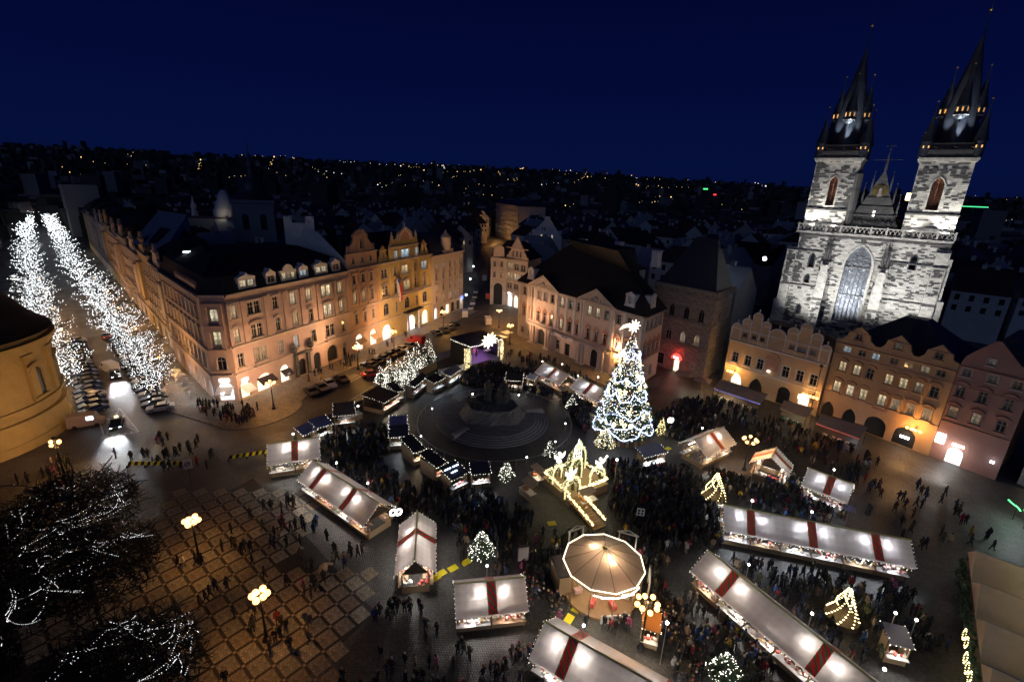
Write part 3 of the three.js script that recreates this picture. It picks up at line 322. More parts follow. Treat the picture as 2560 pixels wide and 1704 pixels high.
// ---------- yellow school house with round-lobed Venetian gables
const SP = [48.8, -103.05], SD = [.629, .777], sp = (u, w = 0) => [SP[0] + SD[0] * u - .777 * w, SP[1] + SD[1] * u + .629 * w];
{
  const lob = [[1.2, 1, 13.9], [3.3, 1.02, 15.4], [5.3, 1.02, 17.1], [7.25, .95, 15.7], [9.85, 1.75, 13.9], [12.7, 1.1, 15.6], [14.9, 1.1, 17.1], [17.05, 1.05, 15.6], [19, .9, 13.9]];
  const b = building('school_house', 'low yellow house with two stepped gables of rounded lobes above arcades and restaurant awnings', 'building', SP, [sp(0), sp(19.95), sp(19.95, -14), sp(0, -14)], 10.9, M.school, M.roofRed, [[.6, 11], [5.5, 15.2]]);
  const top = []; for (const [c, r, y] of [...lob].reverse()) { top.push([c + r, y]); for (let i = 1; i < 8; i++) top.push([c + r * Math.cos(i * Math.PI / 8), y + r * 1.05 * Math.sin(i * Math.PI / 8)]); top.push([c - r, y]); }
  top.unshift([19.95, 13.9]); top.push([0, 13.9]);
  const cl = top.map((p) => [Math.max(0, Math.min(19.95, p[0])), p[1]]);
  const f = facade(b, SP, sp(19.95), 10.9, M.school, [{ y: 6.05, h: 2.3, w: 1.35, u: [2, 4.85, 7.55 - .05, 12.8, 15.55, 18.1], lit: '000000', tm: M.white }, { y: .1, h: 3.6, w: 2.5, u: [3.1], type: 'p', open: 1, lit: '1', name: 'arcade' }, { y: .1, h: 3.8, w: 2.9, u: [7.5], type: 'p', open: 1, name: 'arcade' }, { y: .02, h: 3.95, w: 2.6, u: [13.3], type: 'a', open: 1, name: 'arcade' }, { y: .5, h: 3.5, w: 2, u: [17.2], type: 'a', open: 1, lit: '1', name: 'arcade' }], { bands: [[10.75, .35, .4, M.white], [5.05, .22, .18, M.white]] });
  const a = facade(b, sp(0, .02), sp(19.95, .02), 13.9, M.school, [{ y: 12.2, h: .9, w: 1, u: [3.25, 5.2, 6.95, 12.95, 16.9], lit: '00000', dark: 1, trim: 'flat', tm: M.school }, { y: 12.1, h: .95, w: 1.7, u: [14.85], dark: 1, trim: 'flat', tm: M.school }], { y0: 11.12, top: cl });
  for (const u of [.15, 2.25, 4.3, 6.3, 8.15, 11.6, 13.8, 16, 18.15, 19.8]) a.part('pilaster', bb(-.13, .13, 11.2, 13.9, .002, .14), M.white, u); a.part('cornice', [bb(0, 19.95, 13.72, 13.9, 0, .2)], M.white);
  for (const [c, r, y] of lob) { const s = new THREE.Shape(); s.absarc(0, 0, r + .06, 0, Math.PI); s.lineTo(-r + .14, 0); s.absarc(0, 0, r - .14, Math.PI, 0, true); a.part('gable_lobe', [put(ext(s, .22, 0, 0, 10), 0, y, -.02), bb(-r, r, y - .14, y, -.02, .16), lathe([[.16, 0], [.1, .2], [.22, .4], [.1, .62], [0, .85]], 8, 0, y + r * 1.05, -.2), ...(y > 14 ? [bb(-r, -r + .18, y - 1.5, y, 0, .14), bb(r - .18, r, y - 1.5, y, 0, .14)] : [])], M.white, c); }
  f.part('wall_painting', [ext(outline('a', 2.5, 3.7), .06), ], M.ktrim, 9.95, 6.5, .01); f.part('painting_hood', (() => { const s = new THREE.Shape(); s.absarc(0, 0, 1.5, 0, Math.PI); s.lineTo(-1.25, 0); s.absarc(0, 0, 1.25, Math.PI, 0, true); return put(ext(s, .4, 0, 0, 10), 0, 0, 0); })(), M.school, 9.95, 8.95, .02);
  f.part('picture_light', box(.5, .16, .2), L.white, 9.6, 6.35, .3); f.part('window_glow_light', box(.9, 1.1, .1), L.shop, 16.5, 3, .05);
  f.part('downpipe', [cyl(.08, .08, 10.5, 0, .3, .12, 6), bb(-.25, .25, 10.3, 10.9, 0, .35)], M.iron, 18.95);
}
// ---------- orange house with three gablets, then the dark red house
const UP = [62.29, -88.25], UD = [.581, .814], up = (u, w = 0) => [UP[0] + UD[0] * u - .814 * w, UP[1] + UD[1] * u + .581 * w];
{
  const b = building('orange_town_house', 'tall orange house with three small gables and lit windows, right of the lobed gables', 'building', UP, [up(0), up(17.95), up(17.95, -17), up(0, -17)], 15.6, M.uni, M.slate, [[.8, 15.8], [7.6, 21.5]]);
  const top = [[17.95, 17], [17.2, 17.2]]; for (const c of [15.2, 9.5, 3.4]) top.push([c + 1.9, 17.2], [c + 1.7, 18.1], [c + 1.2, 18.5], [c, 19.45], [c - 1.2, 18.5], [c - 1.7, 18.1], [c - 1.9, 17.2], [c - 2.5, 16.5], [c - 3.3, 16.5]); 
  const tt = top.filter(p => p[0] > 0.2); tt.push([0, 16.6]);
  const f = facade(b, UP, up(17.95), 15.6, M.uni, [{ y: 14.05, h: 1.15, w: 1.25, u: [2.05, 4.55, 6.7, 9.55, 11.6, 13.95, 16.1], lit: '2020330', trim: 'none' }, { y: 10.3, h: 1.85, w: 1.15, u: [2, 4.4, 6.6, 9.5, 11.65, 13.9, 16.05], lit: '1101130', trim: 'arc', tm: M.uni }, { y: 5.98, h: 2.1, w: 1.15, u: [1.9, 4.2, 6.4, 9.35, 11.45, 13.75, 16], lit: '1111333', trim: 'arc', tm: M.uni }, { y: .1, h: 3.5, w: 2.3, u: [1.4, 5.2], type: 'p', open: 1, name: 'arcade' }, { y: .02, h: 3.7, w: 3.4, u: [9.5], type: 'a', open: 1, name: 'arcade' }, { y: .02, h: 3.5, w: 3.3, u: [14], type: 'a', open: 1, name: 'arcade' }], { bands: [[15.4, .35, .4, M.uni], [13.55, .16, .12, M.maroon], [5.6, .14, .14, M.maroon]] });
  const a = facade(b, up(0, .02), up(17.95, .02), 17, M.uni, [{ y: 16.9, h: 1.1, w: 1.1, u: [3.4, 9.5, 15.2], trim: 'flat', tm: M.uni }], { y0: 15.77, top: tt }); for (const c of [3.4, 9.5, 15.2]) a.part('cornice', [bb(-1.75, 1.75, 18.2, 18.32, 0, .15)], M.maroon, c);
  f.part('wall_panel', bb(-1.2, 1.2, 0, .35, .01, .05), M.maroon, 9.5, 5.1); f.part('shop_light', box(1.3, .35, .25), L.white, 14.2, 1.9, .3); f.part('screen_light', box(1, .7, .12), L.cool, 8, 1.6, 3.2);
}
{
  const q0 = up(18.02, -.05), q1 = up(26.5, -.05);
  const b = building('red_gabled_house', 'dark red gabled house with a lit white arched doorway, ending the right row', 'building', q0, [q0, q1, up(26.5, -16), up(18.02, -16)], 16.9, M.maroon, M.slate, [[.8, 17], [3.9, 22]]);
  const f = facade(b, q0, q1, 16.9, M.maroon, [{ y: 17.9, h: 1, w: .9, u: [3.4] }, { y: 15.2, h: 1.2, w: 1.1, u: [1.1, 4.2, 7] }, { y: 11.6, h: 1.9, w: 1.1, u: [1.1, 3.8, 6.8], trim: 'arc', tm: M.maroon }, { y: 7.9, h: 1.8, w: 1.1, u: [1, 3.9, 6.9], lit: '330', trim: 'arc', tm: M.maroon }, { y: .02, h: 3, w: 2.1, u: [3], type: 'a', open: 1, lit: '2', name: 'door' }], { bands: [[16.6, .3, .35, M.maroon], [6.9, .2, .2, M.maroon], [13.4, .18, .16, M.maroon]], top: [[8.49, 16.9], [8.2, 18.4], [6.6, 18.8], [3.8, 21.8], [3.2, 21.8], [.9, 19.2], [.3, 18.4], [0, 16.9]] });
  f.part('sign_light', box(1.15, 1.7, .18, 0, .85), L.white, .7, 3.0, .12); f.part('sign_light', box(1.5, .35, .15), L.white, 3.1, 3.55, .1); lamp(...f.world(2.6, 2.6, 1.4), WHITE, 26); f.part('wall_lamp', box(.5, .25, .4), L.cool, 7.5, 3, .6);
}
{ const p0 = [80.5, -66], p1 = [86, -55]; const b = building('right_edge_house', 'dark grey house at the right edge of the picture beyond the red gabled house', 'building', p0, [p0, p1, [98, -62], [92, -74]], 15, M.grey, M.roof, [[.5, 15.2], [5, 20]]); facade(b, p0, p1, 15, M.grey, [{ y: 10, h: 1.8, w: 1.1, u: [2.5, 6, 9.5] }, { y: 6, h: 1.8, w: 1.1, u: [2.5, 6, 9.5] }, { y: .2, h: 2.8, w: 2, u: [2.5, 6, 9.5], open: 1, lit: '101', name: 'shop_window' }], { bands: [[14.7, .3, .4]] }); }
// ---------- houses along the street of lit trees
const PST = (t, off = 0) => [-56.8 - .7 * t - .714 * off, -84 - .714 * t + .7 * off];
{
  const cols = [['ochre', plaster(.42, .29, .12)], ['grey', M.grey], ['cream', M.cream], ['pink', M.pink], ['brown', plaster(.33, .25, .18)]];
  let t = 31; const rk = ['next to the pink corner palace', 'second beyond the pink corner palace', 'third beyond the pink corner palace', 'fourth beyond the pink corner palace', 'fifth beyond the pink corner palace', 'sixth beyond the pink corner palace', 'seventh along the tree-lit street', 'eighth along the tree-lit street', 'ninth along the tree-lit street', 'tenth along the tree-lit street', 'last one far down the tree-lit street'];
  for (let i = 0; i < 11; i++) {
    const w = 17 + [3, 1, 5, 2, 6, 0, 4, 3, 5, 2, 6][i], [cn, m] = cols[[1, 0, 2, 4, 3, 0, 2, 1, 4, 3, 0][i]], H = 20.5 + [0, 1.2, -.6, 1.5, .4, 2, .8, 0, 1, 2, 0][i];
    const a = PST(t + w - .05), c = PST(t), ins = (p, d) => [p[0] + .714 * d, p[1] - .7 * d];
    const b = building('street_house', `${cn} apartment house with ${['scrolled gable', 'stepped parapet', 'round gable'][i % 3]}, ${rk[i]}`, 'building', a, [a, c, ins(c, 15), ins(a, 15)], H, m, M.roof, [[.4, H + .3], [1.8, H + 3], [6, H + 6]]);
    const n = Math.floor(w / 3.1), li = (s) => Array.from({ length: n }, (_, k) => rnd() < (i === 1 ? .3 : .13) ? pick(['1', '3', '2', '3']) : '0').join('');
    const rows = [0, 1, 2, 3].map(k => ({ y: 5.6 + k * 3.7, h: 2.2, w: 1.25, n, from: w / n / 2, step: w / n, lit: li(), trim: i < 6 ? ['flat', 'ped', 'hood', 'arc'][(k + i) % 4] : 'none' })); rows.push({ y: .2, h: 3.6, w: 2.4, n: Math.floor(w / 4.5), from: 2.3, step: 4.4, type: i % 2 ? 'a' : 'r', open: 1, lit: '10201', name: 'shop_window' });
    const f = facade(b, a, c, H, m, rows, { bands: [[H - .4, .5, .6], [5, .3, .35], [12.6, .25, .25]] });
    if (i < 8) { const u = w * .5; f.part('gable', [ext(shape([[-4, H], [4, H], [3.6, H + 1.4], [2.5, H + 2], [2.2, H + 3.6], [1.2, H + 4.2], [0, H + 5.4], [-1.2, H + 4.2], [-2.2, H + 3.6], [-2.5, H + 2], [-3.6, H + 1.4]]), .6, -.6), bb(-2.3, 2.3, H + 3.4, H + 3.7, 0, .3)], m, u); f.part('bay', [bb(-1.9, 1.9, 8.6, H - 3.4, .02, .9), bb(-2.1, 2.1, 8.2, 8.6, .02, 1.1), bb(-2.1, 2.1, H - 3.4, H - 3, .02, 1.1)], m, i % 2 ? w * .22 : w * .76); }
    t += w;
  }
}
// ---------- houses down the narrow street
{
  let z = -163; for (let i = 0; i < 6; i++) { const w = 20, x = -19.5 - i * 1.6, a = [x - 1.6, z - w + .1], c = [x, z]; const b = building('side_street_house', ['dark narrow-street house just past the corner house', 'second dark house down the narrow street on its left', 'third dark house down the narrow street on its left', 'fourth dark house down the narrow street on its left', 'fifth dark house down the narrow street on its left', 'farthest dark house down the narrow street on its left'][i], 'building', c, [c, a, [a[0] - 13, a[1]], [c[0] - 13, c[1]]], 18 + i % 3, pick([M.grey, M.cream, M.orange]), M.roof, [[.4, 18.4 + i % 3], [5, 23]]); facade(b, c, a, 18 + i % 3, M.grey, [0, 1, 2].map(k => ({ y: 6 + k * 4, h: 2, w: 1.2, n: 5, from: 2.5, step: 3.6, lit: pick(['00010', '00000', '01000']) })).concat([{ y: .2, h: 3.3, w: 2.2, n: 4, from: 2.6, step: 4.6, open: 1, lit: '2102', name: 'shop_window' }]), { bands: [[17.6 + i % 3, .4, .5]] }); z -= w; }
  const b = building('lit_office_block', 'pale lamplit block with rows of windows at the far bend of the narrow street', 'building', [-18, -428], [[-18, -428], [1, -368], [22, -372], [6, -436]], 27, M.grey, M.slate, [[.4, 27.3], [4, 30]]); facade(b, [-18, -428], [1, -368], 27, M.grey, [0, 1, 2, 3, 4, 5].map(k => ({ y: 3.4 + k * 3.8, h: 2, w: 1.6, n: 17, from: 2.2, step: 3.6, lit: k < 2 ? '30010301000301003' : '00000300000000000', trim: 'none' })), { bands: [[26.6, .5, .5]] });
  for (const [x, z] of [[-17.4, -172], [-18.8, -203], [-20.4, -236]]) { const sl = thing('shop_lamp', `cold white shop lamp down the left side of the narrow street, ${z === -172 ? 'nearest' : z === -203 ? 'middle' : 'farthest'} one`, 'lamp', [x, 3.2, z]); add('lamp', ball(.4, 0, 0, 0), L.cool, sl); add('bracket', beam([-1.2, 0, 0], [-.3, 0, 0], .05), M.iron, sl); lamp(x, 3.2, z, COOL, 60, .38); } lamp(-16, 9, -385, SOD, 260, .4); lamp(-8, 9, -358, SOD, 220, .4);
  const w = building('white_gable_house', 'bluish white gable-end house with three lit windows behind the arcade house', 'building', [8, -262], [[8, -262], [24, -255], [30, -275], [12, -282]], 20, M.white, M.roof, null); facade(w, [8, -262], [24, -255], 20, M.white, [{ y: 15.5, h: 2.2, w: .9, u: [6, 7.6, 12], lit: '111', trim: 'none' }, { y: 19.5, h: 2, w: .7, u: [6.4, 7.8], trim: 'none' }], { top: [[17.4, 17], [10.5, 25.5], [10.5, 27], [7.5, 27], [7.5, 25.5], [0, 17]] }); add('roof', quads([[[0, 17.2, 0], [9, 26.6, 3.6], [12, 26.6, -16], [4, 17.2, -20]], [[9, 26.6, 3.6], [16, 17.2, 7], [22, 17.2, -13], [12, 26.6, -16]]]), M.roof, w);
}
// ---------- twin-towered gothic church
{
  const d = [Math.sin(52 * RAD), Math.cos(52 * RAD)];
  const ch = thing('gothic_church', 'floodlit gothic church with two dark many-spired towers and a great pointed west window', 'church', [86.2, 0, -118.5], Math.atan2(-d[1], d[0]));
  const P = (n, g, m, par = ch) => add(n, g, m, par);
  // body front with the great window cut out
  { const s = shape([[-15.6, 0], [14.3, 0], [14.3, 33], [-15.6, 33]]); const wins = [[-1.75, 11.5, 5.4, 19.2], [-11.7, 24.4, 1.15, 3.5], [-11.9, 20.3, 1, 2.2], [8.6, 26.4, 1.15, 3.4], [-12.3, 12, 1, 2.4]];
    for (const [x, y, w, h] of wins) s.holes.push(outline('p', w, h, THREE.Path, x, y));
    P('wall', [ext(s, 1.1, -1.1), bb(-15.6, 14.3, 0, 33, -11, -1.9), bb(-15.6, -15.55, 0, 33, -1.9, -.01)], M.tyn);
    for (const [x, y, w, h] of wins.slice(1)) { const f = P('window', (() => { const q = outline('p', w + .5, h + .35, THREE.Shape, x, y - .12); q.holes.push(outline('p', w, h, THREE.Path, x, y)); return ext(q, .2, -.06); })(), M.tynDark); add('pane', put(new THREE.ShapeGeometry(outline('p', w, h)), x, y, -.8), M.glass, f); }
    const gw = P('great_window', (() => { const q = outline('p', 6.6, 20.2, THREE.Shape, -1.75, 11); q.holes.push(outline('p', 5.4, 19.2, THREE.Path, -1.75, 11.5)); return ext(q, .35, -.15); })(), M.tyn);
    add('pane', put(new THREE.ShapeGeometry(outline('p', 5.4, 19.2)), -1.75, 11.5, -1.0), std({ color: C(.22, .24, .27), roughness: .35, metalness: .6, bumpMap: tPlaster, bumpScale: .5 }), gw);
    const tr = []; for (let i = 1; i < 6; i++) tr.push(bb(-4.45 + i * .9 - .07, -4.45 + i * .9 + .07, 11.5, 25.4, -.95, -.6)); tr.push(bb(-4.4, .9, 25.2, 25.45, -.95, -.6), bb(-4.4, .9, 18.4, 18.55, -.95, -.7));
    const ring = (x, y, r) => tr.push(put(new THREE.TorusGeometry(r, .09, 4, 12), x, y, -.75)); ring(-3.55, 26, .55); ring(-2.35, 26.1, .55); ring(-1.15, 26.1, .55); ring(.05, 26, .55); ring(-3, 27.2, .5); ring(-1.75, 27.4, .62); ring(-.5, 27.2, .5); ring(-2.35, 28.4, .45); ring(-1.15, 28.4, .45); ring(-1.75, 29.4, .4);
    add('tracery', tr, std({ color: C(.2, .2, .2) }), gw); }
  P('nave', [bb(-10, 8.5, 0, 30, -48, -11.1), quads([[[-10.6, 30, -11], [8.9, 30, -11], [-.9, 45, -11]], [[-10.6, 30, -48], [-10.6, 30, -11], [-.9, 45, -11], [-.9, 45, -48]], [[8.9, 30, -11], [8.9, 30, -48], [-.9, 45, -48], [-.9, 45, -11]]]), bb(-15.6, -10.1, 0, 20, -46, -11.1), bb(8.6, 14.3, 0, 20, -46, -11.1)], M.slate);
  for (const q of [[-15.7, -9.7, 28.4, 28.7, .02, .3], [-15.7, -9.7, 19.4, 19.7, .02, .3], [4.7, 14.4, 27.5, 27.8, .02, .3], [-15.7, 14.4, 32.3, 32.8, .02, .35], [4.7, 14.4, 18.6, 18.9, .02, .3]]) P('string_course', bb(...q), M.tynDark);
  // buttresses, stepping in as they rise
  const but = (x, w, steps) => { const g = []; let y0 = 0; for (const [y, dep, dx] of steps) { g.push(bb(x - w / 2 + (dx || 0), x + w / 2 + (dx || 0), y0, y, .004, dep)); g.push(quads([[[x - w / 2 - .1, y, dep + .12], [x + w / 2 + .1, y, dep + .12], [x + w / 2 + .1, y + .7, dep - .7], [x - w / 2 - .1, y + .7, dep - .7]]])); y0 = y; } return g; };
  P('buttress', but(-8.4, 2.1, [[16.5, 2.5], [24, 1.9], [26.3, 1.4]]), M.tyn); P('buttress', but(3.4, 2.1, [[15.5, 2.5], [22, 1.9], [26, 1.4]]), M.tyn);
  P('buttress', [...but(-16.6, 2.2, [[12.6, 1.6], [19.5, 1.2], [28.6, .9]]), bb(-18.4, -17.6, 0, 15, -2.5, .9), bb(-17.9, -15.7, 0, 28, -3.5, -1)], M.tyn); P('buttress', [...but(13.4, 2.4, [[18.6, 1.8], [27.5, 1.2], [30.8, .8]]), bb(14.4, 16, 0, 20, -3, 1), bb(14.4, 15.3, 20, 29.5, -3, .6)], M.tyn);
  const pinn = (x, y, z, s = 1) => [put(new THREE.CylinderGeometry(.28 * s, .34 * s, 2.2 * s, 4), x, y + 1.1 * s, z, .78), put(new THREE.ConeGeometry(.34 * s, 3 * s, 4), x, y + 3.7 * s, z, .78), ball(.16 * s, x, y + 5.2 * s, z, 6, 4), ...[1, 2].map(k => put(new THREE.TorusGeometry(.3 * s - k * .07 * s, .06 * s, 3, 6), x, y + (2.4 + k * .8) * s, z, 0, Math.PI / 2))];
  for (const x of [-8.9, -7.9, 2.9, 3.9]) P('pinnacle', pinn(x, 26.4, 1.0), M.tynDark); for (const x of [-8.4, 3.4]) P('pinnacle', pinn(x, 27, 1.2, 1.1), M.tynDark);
  P('canopy_niche', [bb(-9.2, -7.6, 20.8, 25.6, 1.92, 2.3), bb(2.6, 4.2, 20, 25.2, 1.92, 2.3)], M.tyn);
  // balustrade with crossed stone bars
  { const g = [bb(-16.5, 14.5, 33, 33.5, -.9, .7), bb(-16.5, 14.5, 35, 35.25, .3, .6)]; for (let i = 0; i <= 10; i++) g.push(bb(-16.4 + i * 3.07, -16.05 + i * 3.07, 33.5, 35.5, .25, .62)); for (let i = 0; i < 36; i++) { const x = -16.2 + i * .85; g.push(beam([x, 33.5, .45], [x + .85, 35, .45], .07, .07, 4), beam([x + .85, 33.5, .45], [x, 35, .45], .07, .07, 4)); } P('balustrade', g, M.tyn); }
  P('stone_figure', [lathe([[.6, 0], [.8, .6], [.5, 1.3], [.3, 1.6], [0, 1.9]], 8, -11.6, 33.5, -.2), lathe([[.6, 0], [.8, .6], [.5, 1.3], [.3, 1.6], [0, 1.9]], 8, 8.2, 33.5, -.2)], M.tynDark);
  // towers
  const tower = (x0, x1, wx, ww) => {
    const s = shape([[x0, 33.4], [x1, 33.4], [x1, 50.4], [x0, 50.4]]); s.holes.push(outline('p', ww, 7, THREE.Path, wx, 39.9));
    const D = x1 - x0; P('tower_wall', [ext(s, .9, -.9 - .3), bb(x0, x1, 33.4, 50.4, -D - .3, -1.9), bb(x0, x0 + .02, 33.4, 50.4, -1.9, -.31), bb(x1 - .02, x1, 33.4, 50.4, -1.9, -.31)], M.tyn);
    const f = P('belfry_window', (() => { const q = outline('p', ww + .7, 7.5, THREE.Shape, wx, 39.6); q.holes.push(outline('p', ww, 7, THREE.Path, wx, 39.9)); return ext(q, .3, -.42); })(), M.tyn);
    add('louvre', [put(ext(outline('p', ww, 7), .05), wx, 39.9, -1.15), ...Array.from({ length: 12 }, (_, i) => bb(wx - ww / 2 + .03, wx + ww / 2 - .03, 40.2 + i * .5, 40.28 + i * .5, -1.1, -.85)), bb(wx - .05, wx + .05, 39.9, 46.4, -1.1, -.8)], std({ color: C(.2, .09, .05) }), f);
    P('string_course', bb(x0 - .15, x1 + .15, 38.7, 39.1, -D - .4, -.02), M.tynDark); P('tower_cornice', [bb(x0 - .3, x1 + .3, 50.2, 50.6, -D - .6, .25), bb(x0 - .5, x1 + .5, 50.6, 51, -D - .8, .45)], M.tyn);
    const cx = (x0 + x1) / 2, cz = -D / 2 - .3, h = D / 2;
    P('gallery', [bb(x0 - .2, x1 + .2, 51.05, 52.6, -D - .5, .2), bb(x0 + .3, x1 - .3, 52.6, 54, -D, -.3)], M.tynDark);
    for (const sx of [-1, 1]) for (const sz of [-1, 1]) { const X = cx + sx * (h - .3), Z = cz + sz * (h - .3); const t = P('corner_turret', [cyl(1.05, 1.05, 3.2, X, 51.1, Z, 8), lathe([[1.35, 0], [.95, 1.6], [.44, 4], [.09, 6.2], [.07, 7.6], [0, 8.4]], 8, X, 54.3, Z)], M.slate); add('finial', ball(.22, X, 62.5, Z, 8, 6), M.gold, t); for (const [a, q] of [[-.5, sz], [.5, sz]]) add('lit_window', box(.22, .5, .1, X + a * .9, 53.2, Z + .98), glow(1, .5, .14, 1.3), t); }
    const sp = P('spire', [lathe([[4.75, 0], [4.15, 2], [3.45, 5], [2.55, 9.4], [1.62, 14], [.68, 18.6], [.16, 21.3], [.1, 23], [.08, 26]], 8, cx, 54, cz)], M.slate); sp.geometry.computeVertexNormals(); add('finial', [ball(.34, cx, 80, cz, 8, 6), cyl(.03, .01, 1.6, cx, 80.2, cz, 5)], M.gold, sp);
    for (const [ax, az] of [[-1, 0], [1, 0], [0, 1], [0, -1]]) { const X = cx + ax * 2.75, Z = cz + az * 2.75; const t = P('oriel_turret', [lathe([[.05, 0], [.35, 1], [1.25, 2.2], [1.25, 2.6], [1.05, 2.7], [1.05, 4.1], [1.2, 4.2]], 8, X, 57.3, Z), lathe([[1.35, 0], [.92, 1.9], [.4, 4.4], [.1, 6], [.07, 7.9], [0, 8.2]], 8, X, 61.45, Z)], M.slate); add('ring_moulding', [put(new THREE.TorusGeometry(1.22, .14, 5, 12), X, 59.7, Z, 0, Math.PI / 2)], M.white, t); add('finial', ball(.22, X, 69.6, Z, 8, 6), M.gold, t); for (const a of [-.9, 0, .9]) add('lit_window', box(.26, .8, .1, X + Math.sin(a) * 1.06, 60.8, Z + Math.cos(a) * 1.06, a), glow(1, .5, .14, a < 0 ? 1.4 : a ? .5 : .9), t); }
    return [cx, cz];
  };
  const tA = tower(-15.45, -6.2, -10.8, 1.75), tB = tower(4.7, 14, 9, 2.2);
  P('machicolation', [6, 7.7, 9.3, 10.9, 12.5].map(x => bb(x - .45, x + .45, 47.6, 48.9, -.28, -.1)), M.tynDark);
  P('lean_to_turret', [cyl(.9, .9, 14, -6, 33.5, -.6, 8), cyl(.5, .02, 4, -6, 47.5, -.6, 8)], M.tynDark);
  // gable between the towers
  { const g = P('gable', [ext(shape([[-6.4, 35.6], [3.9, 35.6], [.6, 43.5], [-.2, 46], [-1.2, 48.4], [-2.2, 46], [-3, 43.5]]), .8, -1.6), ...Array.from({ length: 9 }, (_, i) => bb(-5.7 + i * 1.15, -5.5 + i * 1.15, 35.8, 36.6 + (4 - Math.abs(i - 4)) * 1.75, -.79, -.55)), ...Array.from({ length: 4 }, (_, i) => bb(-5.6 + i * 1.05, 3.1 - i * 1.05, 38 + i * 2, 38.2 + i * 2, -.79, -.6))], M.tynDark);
    for (const [x, y] of [[-5.5, 38], [-4.3, 41], [-3, 43.6], [3, 38], [1.8, 41], [.6, 43.6]]) add('pinnacle', pinn(x, y, -1.1, .85), M.tynDark, g); add('pinnacle', pinn(-1.2, 47.4, -1.1, 1.05), M.tynDark, g); add('cross', [beam([-1.2, 51.5, -1.1], [-1.2, 54.6, -1.1], .07), beam([-2.2, 53.6, -1.1], [-.2, 53.6, -1.1], .06), beam([-4, 50.6, -1.1], [1.6, 50.6, -1.1], .05)], M.iron, g);
    const fig = add('gilded_figure', [lathe([[.5, 0], [.55, .4], [.34, 1.2], [.4, 1.7], [.2, 2], [.18, 2.3], [0, 2.5]], 8, -1.15, 42.4, -.5)], M.tyn, g); add('halo', put(new THREE.CylinderGeometry(1.35, 1.35, .1, 14), -1.15, 43.7, -.72, 0, Math.PI / 2), M.gold, fig); add('niche_lamp', [box(.3, .45, .15, -1.3, 38.9, -.5), box(.3, .35, .15, -1.3, 38.1, -.5)], L.white, g);
    P('lit_lantern_window', box(.8, 1.6, .3, 4.3, 42.6, -1.2), L.bulbYellow); }
  // dark weathered stones standing a little proud of the pale walls
  { const g = new THREE.BoxGeometry(1, 1, 1), N = []; const put1 = (x, y, z, w, h, d, c) => N.push([x, y, z, w, h, d, c]);
    const free = (x, y) => !(Math.abs(x + 1.75) < 3.3 && y > 11 && y < 31) && !(Math.abs(x + 10.8) < 1.4 && y > 39.5 && y < 47.3) && !(Math.abs(x - 9) < 1.6 && y > 39.5 && y < 47.3) && !(Math.abs(x + 11.8) < 1 && y > 11.8 && y < 28.2) && !(Math.abs(x - 8.6) < 1 && y > 26 && y < 30);
    const field = (x0, x1, y0, y1, z, p, edge) => { for (let y = y0; y < y1; y += .36) { let x = x0 + rnd() * .5; while (x < x1) { const w = R(.55, 1.25); const e = Math.min(x - x0, x1 - x - w); const q = (e < 1.1 ? edge : p) * (1 + 1.1 * noise.noise(x * .28, y * .3, 3.3)); if (x + w <= x1 + .1 && free(x + w / 2, y) && rnd() < q) put1(x + w / 2, y + .17, z, w, .32, .14, R(.25, .8)); x += w + .04; } } };
    field(-15.45, -6.2, 33.5, 38.5, -.3, .12, .3); field(-15.45, -6.2, 39.2, 50, -.3, .3, .8); field(4.7, 14, 33.5, 38.5, -.3, .1, .25); field(4.7, 14, 39.2, 50, -.3, .42, .5); field(-15.6, 14.3, 8, 32.2, 0, .36, .9); field(-9.4, -7.4, 8, 16, 2.5, .7, .7); field(2.4, 4.4, 8, 15, 2.5, .7, .7); field(-17.6, -15.5, 8, 28, .95, .6, .8); field(12.3, 14.5, 8, 27, 1.25, .7, .8);
    const im = new THREE.InstancedMesh(g, std({ color: C(1, 1, 1), map: tPlaster, roughness: .95 }), N.length); N.forEach(([x, y, z, w, h, d, c], i) => { im.setMatrixAt(i, new THREE.Matrix4().compose(V3(x, y, z), new THREE.Quaternion(), V3(w, h, d))); const k = .02 + .15 * c; im.setColorAt(i, C(k, k * .97, k * .92)); }); im.name = 'weathered_stone'; stuff(im); ch.add(im); }
  // floodlights: on the balustrade at the feet of the towers, on the galleries under the spires, and one bank on the roof in front
  const q = new THREE.Euler(0, ch.rotation.y, 0), wp = (x, y, z) => { const v = V3(x, y, z).applyEuler(q).add(ch.position); return v; };
  const spot = (p, t, I, ang, col = WHITE, r = .12) => { const s = new THREE.SpotLight(col, I, 0, ang * RAD, .8, 2); s.position.copy(p); s.target.position.copy(t); s.castShadow = true; s.shadow.radius = r / .02; scene.add(s, s.target); return s; };
  const fit = (x, y, z, ry = 0) => { P('floodlight', [box(.5, .36, .3, x, y, z, ry, -.5), box(.08, .4, .08, x, y - .35, z)], M.iron); };
  for (const [x, tx] of [[-13.6, -13], [12.6, 12.4], [-8.4, -9.2], [6.4, 7]]) { fit(x, 34.1, 1.1); spot(wp(x, 34.4, 1.6), wp(tx, 41, -.3), Math.abs(x) > 10 ? 700 : 240, 50, C(1, .98, .92)); }
  for (const [cx, cz] of [tA, tB]) for (const [ox, I] of [[-2.6, 500], [.7, 1000], [3.4, 420]]) { fit(cx + ox, 53.2, cz + 5.3); spot(wp(cx + ox, 53.5, cz + 5.5), wp(cx + ox * .6, 60, cz + 2.6), I * 1.6, 12, C(.8, .9, 1)); }
